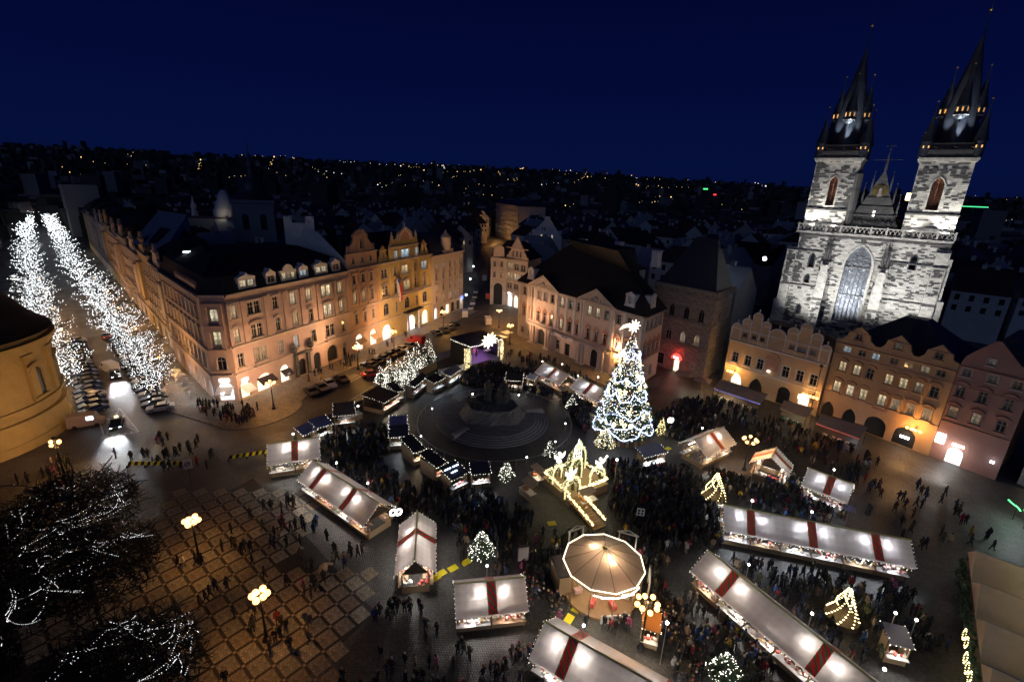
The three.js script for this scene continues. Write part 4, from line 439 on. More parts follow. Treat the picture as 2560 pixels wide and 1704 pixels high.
  for (const [x, y, z, tx, ty, I] of [[-12, 10, 15, -8.5, 23, 1600], [-4, 10, 16, .4, 28, 1500], [9, 10, 15, 8.5, 26, 1900], [-6, 9, 20, -11, 46, 1700], [4, 9, 20, 9.5, 46, 1900]]) { P('floodlight', [box(.7, .5, .4, x, y, z, 0, -.6), beam([x, y - 3, z], [x, y, z], .06)], M.iron); spot(wp(x, y + .3, z - .4), wp(tx, ty, 0), I, y < 9.5 ? 26 : 42, C(.97, .98, 1), .3); }
}
// ---------- baroque church at the left edge
{
  const cx = -88.6, cz = -67.2, r = 13.6;
  const c = thing('baroque_church', 'lamplit yellow rounded church wall with a dark roof at the left edge', 'church', [cx, 0, cz]);
  const ring = (y0, y1, rr, a0 = -80, a1 = 95) => { const g = new THREE.CylinderGeometry(rr, rr, y1 - y0, 48, 1, false); g.translate(0, (y0 + y1) / 2, 0); const u = g.attributes.uv; for (let i = 0; i < u.count; i++) u.setXY(i, u.getX(i) * rr * 6.28, u.getY(i) * (y1 - y0)); return g; };
  add('wall', [ring(0, 17.2, r)], M.church, c); add('plinth', [ring(0, 1.4, r + .7), ring(1.4, 4.4, r + .4), ring(4.4, 4.8, r + .75)], M.church, c); add('cornice', [ring(6.2, 6.6, r + .45), ring(14.6, 15, r + .35), ring(15.02, 15.8, r + .7), ring(15.82, 16.4, r + 1.25), ring(16.42, 17.3, r + .5)], M.church, c);
  add('roof', lathe([[r + 1.1, 17.3], [r - 1, 19], [r - 3.5, 22.5], [r - 6, 27], [r - 9, 30], [0, 31]], 40), M.roof, c);
  for (let k = 0; k < 8; k++) { const a = (-62 + k * 22) * RAD; const p = add('pilaster', [box(1.5, 7.6, .5, 0, 10.6, r + .1), box(1.9, .7, .7, 0, 14.1, r + .15)], M.church, c); p.rotation.y = Math.PI / 2 - a - .19; }
  for (const deg of [-52, -22, 10, 40]) { const a = (90 + deg * 1) * RAD; const g = wgeo('s', 2.3, 4.6, 1, 'arc'); const w = add('window', g.frame, M.frameDark, c); w.position.set(Math.sin(a) * (r + .34), 7.6, Math.cos(a) * (r + .34)); w.rotation.y = a; add('pane', g.pane, std({ color: C(.06, .055, .04), roughness: .3 }), w); add('surround', g.trim, M.church, w); }
}
// ---------- ground, pavements, roadway
function sheet(pts, y) { const g = new THREE.ShapeGeometry(new THREE.Shape(pts.map(p => new THREE.Vector2(p[0], -p[1])))); g.rotateX(-Math.PI / 2); g.translate(0, y, 0); return g; }
function slabOf(pts, h, y = 0) { const g = ext(new THREE.Shape(pts.map(p => new THREE.Vector2(p[0], -p[1]))), h); g.rotateX(-Math.PI / 2); g.translate(0, y, 0); return g; }
{ const g = new THREE.PlaneGeometry(16000, 16000); g.rotateX(-Math.PI / 2); const u = g.attributes.uv; for (let i = 0; i < 4; i++) u.setXY(i, u.getX(i) * 16000, u.getY(i) * 16000); struct('ground', g, M.cob); }
const arcPts = (cx, cz, r, a0, a1, n) => Array.from({ length: n + 1 }, (_, i) => { const a = (a0 + (a1 - a0) * i / n) * RAD; return [cx + r * Math.cos(a), cz + r * Math.sin(a)]; });
{
  // roadway past the north row, and its pavement with a rounded corner
  struct('roadway', sheet([PST(240, 9.5), PST(8, 9.5), [-58, -73], rowP(-2, 17), rowP(26, 9), rowP(95, 9), rowP(180, 12), rowP(180, 20), rowP(86, 18), rowP(50, 19), rowP(26, 17), rowP(4, 22), [-47, -68], [-66, -66], PST(6, 15.5), PST(240, 15.5)], .004), M.asphalt);
  const bulge = arcPts(-48.6, -82.2, 8.2, 98, -22, 14);
  struct('pavement', slabOf([PST(240, .1), PST(0, .1), rowP(0, .1), rowP(87, .1), rowP(87, 6.4), rowP(14, 6.4), ...[...bulge].reverse(), PST(2, 8), PST(240, 8)], .12), M.slabDark);
  struct('pavement', slabOf([kp(-2, .05), kp(45, .05), [36, -107], [33, -100], kp(44.5, 6), kp(-3, 6)], .1), M.slabDark);
  struct('pavement', slabOf([[-3, -171.2], [4.5, -164], [10, -158], [2, -137], [-6.5, -141], [-9, -171]], .1), M.slabDark);
  struct('kerb', slabOf([...arcPts(-48.6, -82.2, 8.5, 98, -22, 14), ...bulge.slice().reverse()], .13), M.kerb);
  // crossing box and lines painted on the road
  const ln = (a, b, w) => { const dx = b[0] - a[0], dz = b[1] - a[1], l = Math.hypot(dx, dz), nx = -dz / l * w / 2, nz = dx / l * w / 2; return sheet([[a[0] + nx, a[1] + nz], [b[0] + nx, b[1] + nz], [b[0] - nx, b[1] - nz], [a[0] - nx, a[1] - nz]], .009); };
  const q = [[-72.5, -80.1], [-62.8, -72], [-66.5, -69.5], [-74.4, -77.4]];
  const lines = [ln(q[0], q[1], .18), ln(q[1], q[2], .18), ln(q[2], q[3], .18), ln(q[3], q[0], .18), ln(q[0], q[2], .15), ln(q[1], q[3], .15)]; for (let i = 0; i < 5; i++) { lines.push(ln([-63.4 - i * .66, -71.2 + i * .46], [-64.0 - i * .66, -71.9 + i * .46], .3)); }
  for (let i = 0; i < 7; i++) { const o = rowP(17.6 + i * .62, 9.2), e = rowP(17.6 + i * .62, 12); lines.push(ln(o, e, .3)); } lines.push(ln(rowP(2, 19), rowP(34, 15.5), .12));
  struct('road_marking', lines, M.paint);
  struct('tram_groove', [ln([-60.6, -73.2], [-56.4, -60.5], .09), ln([-59.3, -73.4], [-54.8, -60.7], .09)], M.strip);
  // checkered slab paving
  const base = struct('checker_paving', sheet([[-50, -36], [-37, -60], [-13, -38], [-22, -22], [-36, -22]], .006), M.strip);
  const e1 = [.641, -.767], e2 = [.767, .641], ang = Math.atan2(.767, .641), sg = box(1.52, .03, 1.66, 0, .021, 0), ng = box(.3, .024, .3, 0, .02, 0), variants = [M.slab, std({ color: C(.29, .25, .2), map: tCob, bumpMap: tCobBump, bumpScale: .02 }), std({ color: C(.38, .33, .26), map: tCob, bumpMap: tCobBump, bumpScale: .02 })]; const nodes = []; let n = 0;
  for (let i = -11; i < 16; i++) for (let j = -12; j < 14; j++) {
    const x = -32.5 + e1[0] * 1.83 * i + e2[0] * 1.97 * j, z = -42 + e1[1] * 1.83 * i + e2[1] * 1.97 * j;
    const inside = (z > -57 && z < -24 && x > -47 && x < -15.5 && !(z > -31 && x < -35) && (x + 15) < (-z - 24) * -.02 + 0 - .0 + 0 && !(x > -26 && z < -43)); if (!inside) continue;
    nodes.push(put(ng.clone(), x, 0, z, ang));
    if (n++ < 298) { const m = add('paving_slab', sg, variants[(i * 7 + j * 5 + 600) % 3], base); m.position.set(x + e1[0] * .915 + e2[0] * .985, R(-.006, .004), z + e1[1] * .915 + e2[1] * .985); m.rotation.y = ang + R(-.01, .01); }
  }
  stuff(add('node_stone', nodes, M.slab, base));
}
// ---------- hills and far city
const sky0 = [[-180, 1.2], [-60, 1.5], [-46, 1.55], [-30, 1.6], [-12, 1.65], [0, 1.6], [10, 1.35], [22, .9], [34, .4], [50, 0.1], [180, .5]];
function crest(az) { let k = 0; while (k < sky0.length - 2 && az > sky0[k + 1][0]) k++; const a = sky0[k], b = sky0[k + 1], t = (az - a[0]) / (b[0] - a[0]); return a[1] + (b[1] - a[1]) * t; }
function terrain(r, az) { const t = Math.min(1, Math.max(0, (r - 900) / 2900)), s = t * t * (3 - 2 * t); return s * (40 + 3800 * Math.tan((crest(az) + .12 * noise.noise(az * .35, 0, 1) + .1 * noise.noise(az * 1.4, 0, 2)) * RAD)); }
{
  const p = [], idx = [], NA = 150, NR = 26; for (let i = 0; i <= NA; i++) for (let j = 0; j <= NR; j++) { const az = -75 + 150 * i / NA, r = 880 + 4600 * j / NR, a = az * RAD; p.push(Math.sin(a) * r, terrain(r, az) - 1, -Math.cos(a) * r); }
  for (let i = 0; i < NA; i++) for (let j = 0; j < NR; j++) { const a = i * (NR + 1) + j; idx.push(a, a + NR + 1, a + 1, a + 1, a + NR + 1, a + NR + 2); }
  const g = new THREE.BufferGeometry(); g.setAttribute('position', new THREE.Float32BufferAttribute(p, 3)); g.setIndex(idx); g.computeVertexNormals(); struct('hills', g, std({ color: C(.02, .022, .02), roughness: 1 }));
}
{
  // single houses behind the square
  const wallM = [C(.42, .42, .42), C(.34, .32, .3), C(.5, .48, .46), C(.28, .27, .27)].map(c => std({ color: c, map: tPlaster })), roofM = [M.roof, M.slate, std({ color: C(.07, .035, .03), map: tTile }), M.zinc];
  const protos = [];
  for (let k = 0; k < 12; k++) {
    const w = R(13, 21), d = R(11, 17), h = R(13, 20), rh = R(4, 7), o = new THREE.Group(); o.name = 'town_house'; const hip = k % 3 === 0 ? w * .3 : 0;
    add('wall', hip ? [bb(-w / 2, w / 2, 0, h, -d / 2, d / 2)] : [bb(-w / 2, w / 2, 0, h, -d / 2, d / 2), quads([[[-w / 2, h, -d / 2], [-w / 2, h, d / 2], [-w / 2, h + rh, 0]], [[w / 2, h, d / 2], [w / 2, h, -d / 2], [w / 2, h + rh, 0]]])], wallM[k % 4], o);
    const X = w / 2 + (hip ? .4 : .02), Z = d / 2 + .5, y = h - .25; add('roof', quads([[[-X, y, Z], [X, y, Z], [X - hip, h + rh + .1, 0], [-X + hip, h + rh + .1, 0]], [[X, y, -Z], [-X, y, -Z], [-X + hip, h + rh + .1, 0], [X - hip, h + rh + .1, 0]], ...(hip ? [[[-X, y, -Z], [-X, y, Z], [-X + hip, h + rh + .1, 0]], [[X, y, Z], [X, y, -Z], [X - hip, h + rh + .1, 0]]] : [])]), roofM[k % 4], o);
    const nx = Math.floor(w / 3.4), nz = Math.floor(d / 4);
    for (let f = 0; f < 2; f++) for (let i = 0; i < nx; i++) { const m = add('window', bb(-.6, .6, 0, 1.9, -.05, .08), rnd() < .06 ? pick(lit[pick([1, 1, 2, 3])]) : M.glass, o); m.position.set(-w / 2 + w * (i + .5) / nx, h - 3.2 - f * 3.6, d / 2 + .02); }
    for (let i = 0; i < nz; i++) { const m = add('window', bb(-.05, .08, 0, 1.8, -.55, .55), rnd() < .06 ? pick(lit[1]) : M.glass, o); m.position.set((k % 2 ? 1 : -1) * (w / 2 + .02), h - 3.2, -d / 2 + d * (i + .5) / nz); }
    for (let i = 0; i < 2; i++) add('chimney', [bb(-.6, .6, 0, 3.4, -.45, .45), bb(-.7, .7, 3.4, 3.6, -.55, .55)], pick(wallM), o).position.set(R(-w * .35, w * .35), h + rh - 2.2, R(-1.5, 1.5));
    if (k % 2) add('dormer', [bb(-1, 1, 0, 1.9, -1.6, 1), quads([[[-1.2, 1.9, 1.1], [0, 2.7, 1.1], [0, 2.7, -2], [-1.2, 1.9, -2]], [[0, 2.7, 1.1], [1.2, 1.9, 1.1], [1.2, 1.9, -2], [0, 2.7, -2]]])], wallM[(k + 1) % 4], o).position.set(R(-w * .25, w * .25), h + .3, d * .3);
    protos.push(o);
  }
  const blocked = (x, z) => { const az = Math.atan2(x, -z) / RAD, r = Math.hypot(x, z); if (r < 128) return true;
    const inRow = (x + 52.58) * .9165 + (z + 84.72) * .4; if (inRow > -22 && z > -190 && x < 5) return true; // in front of the north row
    const s = (x + 56.8) * -.7 + (z + 84) * -.714, o2 = (x + 56.8) * -.714 + (z + 84) * .7; if (s > -5 && o2 > -24 && o2 < 36 && s < 420) return true;
    if (x > -27 && x < -6 && z > -300 && z < -150) return true; if (x > -30 && x < 8 && z < -290 && z > -440) return true; // narrow street
    if (x > -16 && x < 20 && z > -196) return true; if (x > -4 && x < 66 && z > -150 && x < 52 + (z + 150) * .1) return z > -140;
    const tx = x - 86.2, tz = z + 118.5, u = tx * .788 + tz * .616, wv = tx * .616 - tz * .788; if (u > -28 && u < 26 && wv > -28 && wv < 62) return true;
    if (x > 2 && x < 30 && z < -248 && z > -290) return true; if (x > 50 && x < 95 && z > -88) return true; return false; };
  const made = []; let c = 0;
  for (let gx = -380; gx < 420 && c < 290; gx += 23) for (let gz = -110; gz > -430; gz -= 21) {
    const x = gx + R(-4, 4), z = gz + R(-4, 4), az = Math.atan2(x, -z) / RAD, r = Math.hypot(x, z); if (Math.abs(az) > 49 || r > 430 || blocked(x, z) || c >= 290) continue; c++;
    const turn = [0, Math.PI / 2][Math.floor(rnd() * 2)] + (x < 0 ? .75 : -.7) + R(-.12, .12); const k = Math.floor(rnd() * 12);
    const zone = az < -25 ? 'left of the bell tower' : az < -5 ? 'behind the north row' : az < 12 ? 'behind the rococo palace' : az < 26 ? 'behind the stone house' : 'around and beyond the twin-towered church';
    const o = made[k] ? made[k].clone() : protos[k]; made[k] = made[k] || o; o.name = numbered('town_house'); scene.add(o); o.position.set(x, 0, z); o.rotation.y = turn; const sc = R(.85, 1.05); o.scale.set(1, sc, 1);
    o.userData = {}; tag(o, `dark ${['tiled', 'slate', 'reddish', 'pale metal'][k % 4]}-roofed ${k % 3 ? 'gable' : 'hip-roofed'} house ${zone}`, 'house', 'unlit town houses ' + zone);
  }
  // everything farther reads as one mass
  const N = 5200, g = new THREE.BoxGeometry(1, 1, 1); g.translate(0, .5, 0); const im = new THREE.InstancedMesh(g, std({ color: C(1, 1, 1) }), N); const q = new THREE.Quaternion();
  for (let i = 0; i < N; i++) { const az = R(-52, 52), r = 430 + 3200 * Math.pow(rnd(), 1.7), a = az * RAD; q.setFromAxisAngle(V3(0, 1, 0), R(0, 3)); const x = Math.sin(a) * r, z = -Math.cos(a) * r, s = (x + 56.8) * -.7 + (z + 84) * -.714, o2 = (x + 56.8) * -.714 + (z + 84) * .7; const bad = (s > 0 && o2 > -4 && o2 < 30 && s < 420) || (az < 1 && az > -7 && r < 460); im.setMatrixAt(i, new THREE.Matrix4().compose(V3(x, bad ? -60 : terrain(r, az) - 2, z), q, V3(R(9, 26), R(8, 21) + (rnd() < .02 ? 22 : 0), R(9, 20)))); const k = rnd() < .16 ? R(.12, .26) : R(.015, .06); im.setColorAt(i, C(k, k, k)); }
  im.name = 'distant_city'; stuff(im); tag(im, 'dark mass of distant city roofs stretching to the hills', 'city'); scene.add(im);
}
{
  // far street lamps and lit windows: lamps a few pixels across
  const g = new THREE.OctahedronGeometry(1, 0); const set = (m, n, f, label) => { const im = new THREE.InstancedMesh(g, m, n), q = new THREE.Quaternion(); for (let i = 0; i < n; i++) { const [az, r, s] = f(i); const a = az * RAD; im.setMatrixAt(i, new THREE.Matrix4().compose(V3(Math.sin(a) * r, terrain(r, az) + R(8, 20), -Math.cos(a) * r), q, V3(s, s, s))); } im.name = numbered('city_light'); stuff(im); tag(im, label, 'city lights'); scene.add(im); };
  const sz = (r) => r * .00068 * (rnd() < .12 ? 1.7 : R(.5, 1.1));
  // lamps strung along far streets, and loose windows between them
  const lines = (n, az0, az1, r0, r1, per) => { const o = []; for (let i = 0; i < n; i++) { let az = R(az0, az1), r = R(r0, r1); const da = R(-.9, .9), dr = R(-.05, .05); const m = Math.floor(R(.5, 1.4) * per), s = R(.6, 1.15); for (let k = 0; k < m; k++) { o.push([az + R(-.08, .08), r, sz(r) * s * R(.7, 1.2)]); az += da * R(.6, 1.4); r *= 1 + dr * R(.5, 1.5); } } return o; };
  const A1 = lines(15, -47, -8, 1300, 3800, 6), A2 = lines(22, -14, 24, 900, 4200, 8), A3 = lines(9, -6, 22, 520, 1200, 6), A4 = lines(7, 37, 49, 900, 3600, 7), W1 = lines(14, -25, 34, 700, 4200, 6);
  set(L.city, A1.length, (i) => A1[i], 'strings of orange street lamps on the dark hills at left'); set(L.city, A2.length, (i) => A2[i], 'strings of orange street lamps on the slopes in the middle'); set(L.city, A3.length, (i) => A3[i], 'orange lamps in the middle distance beyond the palace roofs'); set(L.city, A4.length, (i) => A4[i], 'orange lamps in the distance right of the church towers'); set(L.cityWhite, W1.length, (i) => W1[i], 'rows of white lit windows and lamps in the distant city');
  const sg = (name, label, az, r, y, w, h, m) => { const a = az * RAD; const o = thing(name, label, 'sign', [Math.sin(a) * r, y, -Math.cos(a) * r], -a); add('sign_light', box(w, h, 1), m, o); add('frame', box(w + 1, h + 1, .6, 0, 0, -.9), M.black, o); };
  sg('rooftop_sign', 'blue glowing rooftop sign far off right of the church tower', 43.2, 900, 20, 20, 7, glow(.12, .22, 1, 1.6)); sg('rooftop_sign', 'thin green glowing sign line in the distance right of the church', 42.2, 1200, 34, 40, 1.6, glow(.1, 1, .4, 1.2)); sg('rooftop_sign', 'small green and red sign among the far city lights', 20.4, 1500, 50, 12, 4, glow(.1, 1, .3, 1.3)); sg('rooftop_sign', 'small red sign among the far city lights', 21.4, 1500, 36, 8, 4, L.redDim); sg('rooftop_sign', 'cyan light line below the blue rooftop sign', 41.2, 500, 8, 18, 1, glow(.2, .6, 1, 1));
}
{ // tower of the church beyond the north row
  const t = thing('church_tower', 'dark blue-grey church tower with onion dome and thin spire rising behind the pink palace', 'church tower', [-88, 0, -166], .4);
  add('wall', [bb(-6, 6, 0, 34, -6, 6), bb(-6.5, 6.5, 33.5, 34.4, -6.5, 6.5), bb(-6.6, 6.6, 21, 21.6, -6.6, 6.6)], std({ color: C(.2, .21, .23), map: tPlaster }), t); add('roof', [lathe([[6.6, 34.4], [5.6, 36], [3.8, 37], [4.1, 38.4], [3.3, 40.4], [1.3, 42], [1.2, 44.6], [1.5, 45.2], [.7, 47], [.2, 49], [.06, 52.5], [0, 55]], 12)], M.slate, t);
  for (const x of [-2.6, 2.6]) { const w = add('window', ext(outline('a', 1.8, 5), .12), M.black, t); w.position.set(x, 25, 6); } for (const z of [-2.6, 2.6]) { const w = add('window', ext(outline('a', 1.8, 5), .12), M.black, t); w.position.set(6, 25, z); w.rotation.y = Math.PI / 2; }
  const d = thing('lit_cupola', 'small floodlit white cupola on a red-lit parapet left of the dark church tower', 'cupola', [-131, 24, -222]); add('drum', [lathe([[5, 0], [5, 3], [4.4, 3.2], [3.6, 6.4], [2.6, 7.6], [2.9, 8.2], [1.5, 10.6], [0, 11.5]], 12)], M.white, d); add('parapet', [box(34, 1.2, 1, -8, -1, 4)], M.roofRed, d); add('base', box(30, 24, 14, -6, -13, -2), M.grey, d); add('pinnacle', [lathe([[1.4, 0], [1, 3], [1.3, 4], [.5, 6], [0, 9]], 8, -13, 0, 2)], M.white, d); lamp(-128, 25.5, -214, WARM, 14, .2); 
}
// ---------- market stalls with lit cloth roofs
const bulbG = new THREE.OctahedronGeometry(1, 0);
function bulbs(pts, r, jit = .04) { // many small bulbs joined into one mesh
  const n = pts.length, base = bulbG.attributes.position, k = base.count, p = new Float32Array(n * k * 3), nn = new Float32Array(n * k * 3), bn = bulbG.attributes.normal;
  pts.forEach((c, i) => { const s = r * R(.7, 1.25); for (let v = 0; v < k; v++) { const o = (i * k + v) * 3; p[o] = base.getX(v) * s + c[0] + 0; p[o + 1] = base.getY(v) * s + c[1]; p[o + 2] = base.getZ(v) * s + c[2]; nn[o] = bn.getX(v); nn[o + 1] = bn.getY(v); nn[o + 2] = bn.getZ(v); } });
  const g = new THREE.BufferGeometry(); g.setAttribute('position', new THREE.BufferAttribute(p, 3)); g.setAttribute('normal', new THREE.BufferAttribute(nn, 3)); g.setAttribute('uv', new THREE.BufferAttribute(new Float32Array(n * k * 2), 2)); return g;
}
function along(a, b, step, sag = 0, jit = .05) { const L = Math.hypot(b[0] - a[0], b[1] - a[1], b[2] - a[2]), n = Math.max(2, Math.round(L / step)), o = []; for (let i = 0; i <= n; i++) { const t = i / n; o.push([a[0] + (b[0] - a[0]) * t + R(-jit, jit), a[1] + (b[1] - a[1]) * t - sag * 4 * t * (1 - t) + R(-jit, jit), a[2] + (b[2] - a[2]) * t + R(-jit, jit)]); } return o; }
const goodsM = [C(.5, .08, .06), C(.6, .5, .36), C(.72, .68, .6), C(.68, .6, .48), C(.5, .32, .14), C(.7, .66, .62), C(.66, .4, .36)].map(c => std({ color: c, roughness: .6 }));
const footprints = []; // [x,z,halfLength,halfWidth,turn] kept free of people
const bulbStall = L.bulbWarm, bulbIce = glow(1, .9, .72, 5);
function stall(o) {
  const [A, B] = [o.A, o.B], dx = B[0] - A[0], dz = B[1] - A[1], Ln = Math.hypot(dx, dz), h = o.half, e = o.e || 2.6, r = o.r || 4.4, cx = (A[0] + B[0]) / 2, cz = (A[1] + B[1]) / 2, turn = Math.atan2(-dz, dx);
  const t = thing('market_stall', o.label, 'market stall', [cx, 0, cz], turn, o.group || 'market stalls with lit white cloth roofs'); footprints.push([cx, cz, Ln / 2, h - .5, turn]);
  const X = Ln / 2, col = o.cold ? COOL : WHITE;
  // two sagging slopes with a scalloped valance
  const N = Math.max(8, Math.round(Ln * 1.4)); const sl = (s) => { const q = []; for (let i = 0; i < N; i++) for (let j = 0; j < 4; j++) { const f = (ii, jj) => { const u = ii / N, v = jj / 4; const bay = .5 - .5 * Math.cos(u * Math.PI * 2 * Math.round(Ln / 3.4)); return [-X + Ln * u, r + (e - r) * v - .09 * Math.sin(v * Math.PI) * bay - (.035 * bay * (1 - v)), s * h * v]; }; q.push(s > 0 ? [f(i, j + 1), f(i + 1, j + 1), f(i + 1, j), f(i, j)] : [f(i + 1, j + 1), f(i, j + 1), f(i, j), f(i + 1, j)]); } for (let i = 0; i < N; i++) { const a = -X + Ln * i / N, b = -X + Ln * (i + 1) / N, m = (a + b) / 2; q.push([[a, e, s * h], [b, e, s * h], [b, e - .12, s * h], [a, e - .12, s * h]], [[a, e - .12, s * h], [b, e - .12, s * h], [m, e - .3, s * h], null].slice(0, 3)); } return quads(q); };
  const mat = o.mat || M.cloth; add('roof_cloth', sl(1), mat, t); add('roof_cloth', sl(-1), mat, t);
  for (const f of o.bands || [.5]) { const x = -X + Ln * f, w = o.bw || .46; const strip = (s) => quads([0, 1, 2, 3].map(j => { const P = (xx, v) => [xx, r + (e - r) * v - .09 * Math.sin(v * Math.PI) * .6 + .045, s * (h * v + .02)]; return s > 0 ? [P(x - w, (j + 1) / 4), P(x + w, (j + 1) / 4), P(x + w, j / 4), P(x - w, j / 4)] : [P(x + w, (j + 1) / 4), P(x - w, (j + 1) / 4), P(x - w, j / 4), P(x + w, j / 4)]; })); add('ribbon_band', [strip(1), strip(-1)], M.band, t); }
  add('ridge_garland', [tube([[-X - .1, r + .08, 0], [-X * .4, r + .04, 0], [X * .3, r + .05, 0], [X + .1, r + .08, 0]], .1, Math.max(6, Math.round(Ln)), 5)], o.plain ? M.clothWhite : std({ color: C(.42, .4, .16), roughness: .9 }), t);
  const pts = []; if (o.ridge) pts.push(...along([-X, r + .12, 0], [X, r + .12, 0], .4)); for (const s of [1, -1]) { const n = Math.round(Ln / .42); for (let i = 0; i <= n; i++) if (rnd() < .85) pts.push([-X + Ln * i / n + R(-.1, .1), e - .14 - rnd() * .32, s * (h + .05)]); for (const x of [-X, X]) pts.push(...along([x * 1.01, r, 0], [x * 1.01, e, s * h], .42)); }
  stuff(add('string_light', bulbs(pts, .036), bulbIce, t));
  // timber frame, counters of boards, shelves of goods
  const D = h - .75, posts = []; for (const x of [-X + .25, X - .25]) for (const z of [-D, D]) posts.push([x, z]); const nb = Math.max(2, Math.round(Ln / 3.4)); for (let i = 1; i < nb; i++) for (const z of [-D, D]) posts.push([-X + Ln * i / nb, z]);
  for (const [x, z] of posts) add('post', box(.14, e - .02, .14, x, e / 2, z), M.wood, t); add('frame', [bb(-X, X, e - .1, e + .02, -D - .06, -D + .06), bb(-X, X, e - .1, e + .02, D - .06, D + .06), bb(-X, X, r - .28, r - .16, -.06, .06), ...[-X + .2, X - .2].map(x => box(.1, .1, 2 * D, x, e - .04, 0))], M.wood, t);
  for (let i = 0; i < nb; i++) for (const s of [1, -1]) { const a = -X + Ln * i / nb + .1, b = -X + Ln * (i + 1) / nb - .1; if (s < 0 && o.back) { add('back_wall', bb(a, b, .05, 2.3, -D - .03, -D + .03), M.woodDark, t); continue; }
    add('counter_board', bb(a, b, .05, .92, s * D - .03, s * D + .03), M.woodPale, t); add('counter_top', box(b - a, .05, .8, (a + b) / 2, .97, s * (D + .05)), rnd() < .6 ? M.clothWhite : M.woodPale, t);
    const gs = [[], [], []]; for (let k = 0; k < (b - a) * 5; k++) gs[k % 3].push(box(R(.12, .34), R(.1, .34), R(.12, .3), R(a + .15, b - .15), 1.1 + (k % 2) * R(0, .5), s * (D - R(-.15, .35)), R(0, 1))); gs.forEach((g, k) => { if (g.length) stuff(add('wares', g, goodsM[(i * 3 + k + (o.seed || 0)) % 7], t)); });
    add('shelf', box(b - a, .04, .3, (a + b) / 2, 1.9, s * (D - .5)), M.woodPale, t); }
  for (const x of [-X + .2, X - .2]) { add('end_panel', bb(x - .03, x + .03, .05, .92, -D, D), M.woodPale, t); if (!o.openEnds) add('gable_board', quads([[[x, e, -D], [x, e, D], [x, r - .35, 0]]]), M.woodDark, t); }
  // lamps under the ridge and over the counters
  const q = new THREE.Euler(0, turn, 0); for (const f of o.lamps || o.bands.flatMap(b => [b - 1.25 / Ln, b + 1.25 / Ln])) { const p = V3(-X + Ln * f, r - 1.05, (o.lz ?? .5)); add('lamp', ball(.09, p.x, p.y, p.z), L.white, t); p.applyEuler(q); lamp(cx + p.x, p.y, cz + p.z, col, (o.I || 7.5) * 2.4, .14); }
  const nl = Math.max(1, Math.round(Ln / 3.6)); for (let i = 0; i < nl; i++) for (const s of o.sides || [1, -1]) { const p = V3(-X + Ln * (i + .5) / nl, e - .3, s * (D - .3)), d = V3(p.x, 0, s * (D + 1.7)); add('tube_light', box(Math.min(1.7, Ln / nl * .6), .08, .1, p.x, p.y + .1, p.z), o.tint && i % 2 ? L.bulbWarm : o.cold ? L.cool : L.white, t); p.applyEuler(q); d.applyEuler(q); spotAt(V3(cx + p.x, p.y, cz + p.z), V3(cx + d.x, 0, cz + d.z), (o.Ic || 14) * 1.5, 66, i % 2 && o.tint ? o.tint : col, .3); }
  if (o.endLamp) { const p = V3(X - .5, 2.3, 0); add('tube_light', box(.1, .08, 1.6, p.x, p.y + .12, 0), L.white, t); p.applyEuler(q); lamp(cx + p.x, p.y, cz + p.z, WHITE, 16, .3); for (const z of [-.8, .8]) stuff(add('wares', Array.from({ length: 8 }, () => box(.3, .25, .25, X - .3 + R(-.15, .2), 1.05 + R(0, .4), z + R(-.6, .6), R(0, 1))), goodsM[z > 0 ? 2 : 0], t)); }
  return t;
}
stall({ label: 'white-roofed stall with one ribbon, nearest the road and striped barrier', A: [-35.5, -62.1], B: [-28.9, -64.7], half: 2.85, bands: [.52], seed: 1 });
stall({ label: 'long white-roofed stall with two ribbons running diagonally beside the checkered paving', A: [-27.3, -58.3], B: [-15.5, -49.5], half: 2.4, bands: [.22, .68], I: 7, seed: 2, tint: C(1, .8, .7) });
stall({ label: 'white-roofed stall seen from its gable end with a chevron ribbon, left of the yellow strips', A: [-10.6, -48.3], B: [-9.3, -40.4], half: 2.15, bands: [.42], lamps: [.3, .55], I: 8, seed: 3, endLamp: 1 });
stall({ label: 'square-on white-roofed stall with one ribbon near the bottom centre', A: [-4.8, -37.5], B: [2.2, -38.7], half: 2.35, bands: [.51], lamps: [.34, .68], I: 8, seed: 4, tint: C(1, .75, .78) });
stall({ label: 'long white-roofed stall with one ribbon cut by the bottom edge of the picture', A: [3.9, -33.6], B: [16.5, -25.6], half: 2.6, bands: [.2, .75], I: 8, seed: 5, ridge: 0 });
stall({ label: 'white-roofed stall with one ribbon left of the Christmas tree, farther from it', A: [7.4, -101.1], B: [12.3, -94.1], half: 2.4, bands: [.5], I: 6, seed: 6, tint: C(1, .7, .4), cold: 1 });
stall({ label: 'white-roofed stall with one ribbon partly hidden by the Christmas tree', A: [14.2, -93.1], B: [19, -86.6], half: 2.3, bands: [.5], I: 6, seed: 7, tint: C(1, .7, .4), cold: 1 });
stall({ label: 'cream-roofed stall with one ribbon right of the tree beside the street lamp', A: [29.6, -68.2], B: [36.3, -73], half: 2.6, bands: [.55], I: 6, seed: 8, tint: C(1, .82, .7), openEnds: 1 });
stall({ label: 'small gable-end stall with cream and white roof slopes between two ribboned stalls at right', A: [41.8, -66.4], B: [39.5, -63.4], half: 2.7, r: 4.6, bands: [.42], lamps: [.5], I: 7, seed: 9, openEnds: 1, endLamp: 1 });
stall({ label: 'small white-roofed stall with one ribbon farthest right', A: [43.8, -61.2], B: [47.9, -57.4], half: 2.3, bands: [.55], I: 6.5, seed: 10, cold: 1 });
stall({ label: 'longest white-roofed stall with three ribbons across the right side of the market', A: [27.6, -51.7], B: [47.1, -46.4], half: 2.5, bands: [.155, .49, .825], I: 6.5, seed: 11, cold: 1, Ic: 20 });
